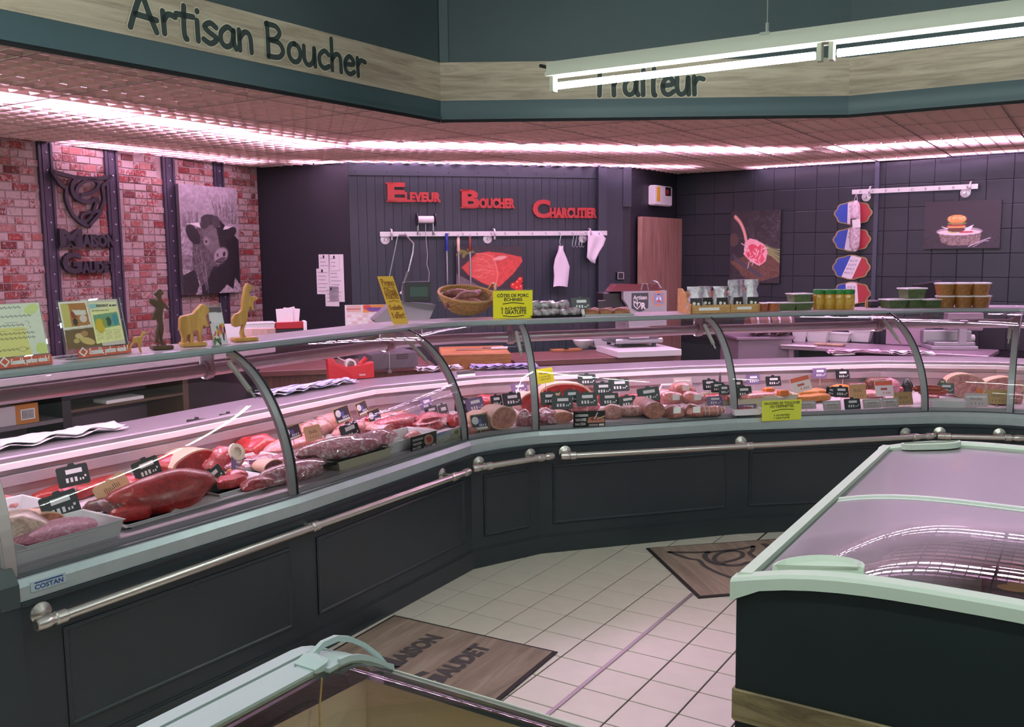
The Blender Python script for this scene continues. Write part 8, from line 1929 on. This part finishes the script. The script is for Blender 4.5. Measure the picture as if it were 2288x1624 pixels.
# slicer
P = onz(1425, 776, zz + .052); t = thing('meat_slicer', 'stainless meat slicer with round stickers behind the back rail', 'slicer', P, fB.a); fs_ = Fr(P, fB.a); u = lambda x: fs_.px(x, 700)[0]; zf = lambda y: fs_.px(1425, y)[1] - P[2]
MB().cbox((u(1376), .0, .03), (u(1482), .34, .07), .01).build('base', STEEL, t)
for x in (1390, 1466): 
    for y in (.04, .3): MB().lathe([(.018, 0), (.016, .03)], (u(x), y, 0), 10).build('foot', BLACK, t)
MB().cbox((u(1405), -.01, .07), (u(1450), .3, .20), .008).build('motor_box', mat('slicer_white', 'd8ccd4', .3, .3), t)
q2 = MB(); q2.prism([(u(1402), .17), (u(1486), .17), (u(1486), zf(650)), (u(1390), zf(650)), (u(1390), zf(668)), (u(1400), zf(682))], (1, 0, 0), (0, 0, 1), (0, 1, 0), .05, (0, -.03, 0)); q2.build('steel_guard', STEELD, t)
MB().cbox((u(1352), .04, zf(700)), (u(1400), .2, zf(652)), .01).build('black_body', BLACK, t)
q2 = MB(); q2.prism([(u(1365), zf(650)), (u(1474), zf(650)), (u(1468), zf(636)), (u(1378), zf(634))], (1, 0, 0), (0, 0, 1), (0, 1, 0), .14, (0, 0, 0)); q2.build('carriage_cover', mat('slicer_cover', '6a2a34', .2, coat=.5), t)
q2 = MB(); q2.tube([(u(1432), .0, zf(648)), (u(1434), -.01, zf(634)), (u(1444), -.01, zf(634)), (u(1448), 0, zf(648))], .006, 6); q2.tube([(u(1455), .0, zf(640)), (u(1456), -.02, zf(627)), (u(1466), -.02, zf(632)), (u(1474), -.02, zf(645))], .008, 6); q2.build('handles', STEEL, t)
q2 = MB(); sx0, sx1, sz0, sz1 = u(1408), u(1445), zf(696), zf(654)
q2.prism([(sx0, sz1), (sx1, sz1), (sx1, sz0 + .03), ((sx0 + sx1) / 2 + .03, sz0 + .008), ((sx0 + sx1) / 2, sz0), ((sx0 + sx1) / 2 - .03, sz0 + .008), (sx0, sz0 + .03)], (1, 0, 0), (0, 0, 1), (0, -1, 0), .001, (0, -.0305, 0)); st = q2.build('artisan_sticker', mat('sticker_slate', '3a3c40', .5), t)
q2 = MB(); text_into(q2, 'Artisan', sx0 + .012, sz1 - .052, sx1 - .012, sz1 - .018, (1, 0, 0), (0, 0, 1), (0, -1, 0), (0, -.0322, 0), .0006, .02); text_into(q2, 'en', sx0 + .012, sz1 - .075, sx0 + .034, sz1 - .06, (1, 0, 0), (0, 0, 1), (0, -1, 0), (0, -.0322, 0), .0006, .01); text_into(q2, 'R', (sx0 + sx1) / 2 + .01, sz0 + .02, sx1 - .02, sz0 + .072, (1, 0, 0), (0, 0, 1), (0, -1, 0), (0, -.0322, 0), .0006, .04)
hx, hz_ = sx0 + .046, sz0 + .022
stroke_into(q2, [(hx, hz_), (hx - .026, hz_ + .028), (hx - .024, hz_ + .05), (hx - .008, hz_ + .048), (hx, hz_ + .036), (hx + .008, hz_ + .048), (hx + .024, hz_ + .05), (hx + .026, hz_ + .028), (hx, hz_)], .007, (1, 0, 0), (0, 0, 1), (0, -1, 0), (0, -.0322, 0), .0006); stroke_into(q2, [(hx, hz_ + .02), (hx, hz_ + .072)], .006, (1, 0, 0), (0, 0, 1), (0, -1, 0), (0, -.0322, 0), .0006, False); q2.build('lettering', PAPER, st, fix=False)
cx_, cz_ = u(1468), zf(667); rr_ = u(1484) - u(1468)
q2 = MB(); q2.lathe([(rr_, 0), (rr_, .001)], (cx_, -.0305, cz_), 24, True, (1, 0, 0), (0, 0, 1), (0, -1, 0)); st = q2.build('round_sticker', mat('sticker_orange', 'c88a6a', .5), t)
p = Pic(40, 40, '7f8fb4'); p.ell(.5, .78, .13, .16, 'c89a84'); p.poly([(.2, .2), (.8, .2), (.72, .62), (.28, .62)], 'e0e0ea'); p.poly([(.45, .35), (.55, .35), (.55, .62), (.45, .62)], '4a5a9a'); p.ell(.5, .24, .26, .12, 'b05a4a'); p.ell(.5, .88, .14, .07, '4a3028'); d_ = rr_ * .66; p.sheet('sticker_print', st, (cx_ - d_, -.0324, cz_ - d_), (1, 0, 0), (0, 0, 1), 2 * d_, 2 * d_)
simple('till_terminal', 'small dark card terminals behind the white tray of dried meats', 'terminal', onz(1345, 700, 1.22), fB.a, lambda b: b.cbox((-.03, 0, 0), (.03, .02, .10), .004), BLACK)
# ------------------------------------------------------------------ right work table with scales
zt2 = .90
A2 = onz(1745, 772, zt2); B2 = onz(2208, 795, zt2); fT = Fr(A2, math.atan2(*(B2 - A2)[1::-1])); 
ute = fT.px(2210, 772)[0]
t = thing('steel_table', 'steel work table behind the right part of the back counter', 'table', (A2[0], A2[1], 0), fT.a); STT = mat('table_steel', 'b09aa6', .35, .5)
MB().cbox((0, 0, zt2 - .03), (ute, .5, zt2), .004).build('table_top', STT, t)
for x in (.05, ute - .08):
    for y in (.05, .42): MB().box((x, y, 0), (x + .04, y + .04, zt2 - .03)).build('leg', STT, t)
MB().box((.05, .3, .25), (ute - .08, .34, .85)).build('dark_skirt', DESKD, t)
A3 = onz(1665, 760, .97); t = thing('side_cabinet', 'grey steel cabinet left of the work table', 'cabinet', np.array([A3[0], A3[1] + .22, 0]), R(4)); f3 = Fr(A3, R(4)); u3 = f3.px(1788, 760)[0]; CAB = mat('cabinet_mauve', '8c7a86', .45, .3)
MB().cbox((0, 0, 0), (u3, .5, .95), .004).build('body', CAB, t); MB().cbox((-.02, -.02, .95), (u3 + .02, .52, .975), .004).build('worktop', CAB, t)
for k, x in enumerate((1707, 1755)):
    P = onz(x, 752, .978); t = thing('wooden_barrel', ('left small wooden barrel on the steel cabinet', 'right small wooden barrel on the steel cabinet')[k], 'barrel', P, 0.2, 'small wooden barrels'); q2 = MB(); q2.lathe([(.07, 0), (.095, .06), (.10, .1), (.095, .14), (.07, .2)], (-.1, .1, .10), 16, True, (0, 1, 0), (0, 0, 1), (1, 0, 0)); q2.build('staves', BWOOD, t, smooth=True)
    for s in (.05, .15): MB().lathe([(.099, -.008), (.101, .008)], (-.1 + s, .1, .10), 16, False, (0, 1, 0), (0, 0, 1), (1, 0, 0)).build('hoop', STEELD, t)
for k, (x, w_, hh, lab, con) in enumerate(((1783, 28, .10, 'tall narrow white container left on the work table', None), (1823, 50, .09, 'white container with red contents', 'b04a44'), (1872, 48, .07, 'translucent lidded container between two white ones', None), (1920, 46, .09, 'white rounded bowl with black contents', '2a2226'))):
    P, w, d, a = gn_tray(x, 764, w_, hh, zt2 + .001, lab, fT.a)
    if con:
        o = [c for c in bpy.data.objects if c.name.startswith('food_tray')][-1]
        MB().box((-w * .45, d * .05, hh - .012), (w * .45, d * .95, hh)).build('contents', mat('cont_' + con, con, .5, var=.3, vscale=40), o)
simple('paper_stack', 'sheet of paper lying on the work table before the narrow container', 'paper', onz(1780, 774, zt2 + .001), fT.a, lambda b: b.cbox((-.14, 0, 0), (.14, .1, .006), .002), PAPER)
simple('sliced_bread_bag', 'clear bag of sliced food lying between the containers', 'bag', onz(1850, 773, zt2 + .001), fT.a, lambda b: b.cbox((-.12, 0, 0), (.12, .1, .02), .008), mat('bag_tan', 'b89a80', .3, coat=.6, var=.3, vscale=40))
P = onz(2120, 782, zt2 + .001); fS = Fr(P, R(-8)); uu = lambda x: fS.px(x, 770)[0]
t = thing('deli_scale', 'steel deli scale with printer head at the right end of the work table', 'scale', P, fS.a); zz2 = lambda y: fS.px(2120, y)[1] - P[2]
MB().cbox((uu(2082), 0, .0), (uu(2186), .3, .03), .004).build('base', STEELD, t); MB().cbox((uu(2080), .2, .03), (uu(2190), .3, zz2(742)), .01).build('rear_body', STEEL, t); MB().cbox((uu(2088), .01, .03), (uu(2180), .2, .06), .004).build('weighing_plate', STEEL, t)
MB().box((uu(2143), .0, zz2(768)), (uu(2160), .05, zz2(735))).build('display_post', STEELD, t); MB().cbox((uu(2120), .05, zz2(740)), (uu(2200), .15, zz2(700)), .006).build('display_head', mat('head_grey', '8a7a84', .4), t); MB().lathe([(.03, 0), (.03, .03)], (uu(2192), .25, zz2(762)), 14, True, (0, 1, 0), (0, 0, 1), (1, 0, 0)).build('knob', WHITE, t)
simple('label_printer', 'flat grey machine beside the deli scale', 'machine', onz(2022, 772, zt2 + .001), fT.a, lambda b: b.cbox((-.15, 0, 0), (.15, .3, .20), .008), mat('machine_mauve', 'a88ea0', .4, .3))
t = thing('till_monitor', 'black tilted till screen behind the right herb containers', 'monitor', onz(2110, 688, 1.22) + np.array([0, .3, 0]), R(-10)); q2 = MB().obox((0, 0, .10), (1, 0, .15), (0, 1, .3), (-.15, -.3, 1), .11, .02, .09); q2.build('screen', BLACK, t); MB().box((-.02, .0, -.32), (.02, .04, .02)).build('stand', BLACK, t)
simple('small_black_box', 'small dark box on the shelf left of the right herb containers', 'box', shelf(1962, 688) + np.array([0, .05, 0]), aT, lambda b: b.cbox((-.035, 0, 0), (.035, .05, .05), .01), mat('dark_plum', '3c3440', .5))
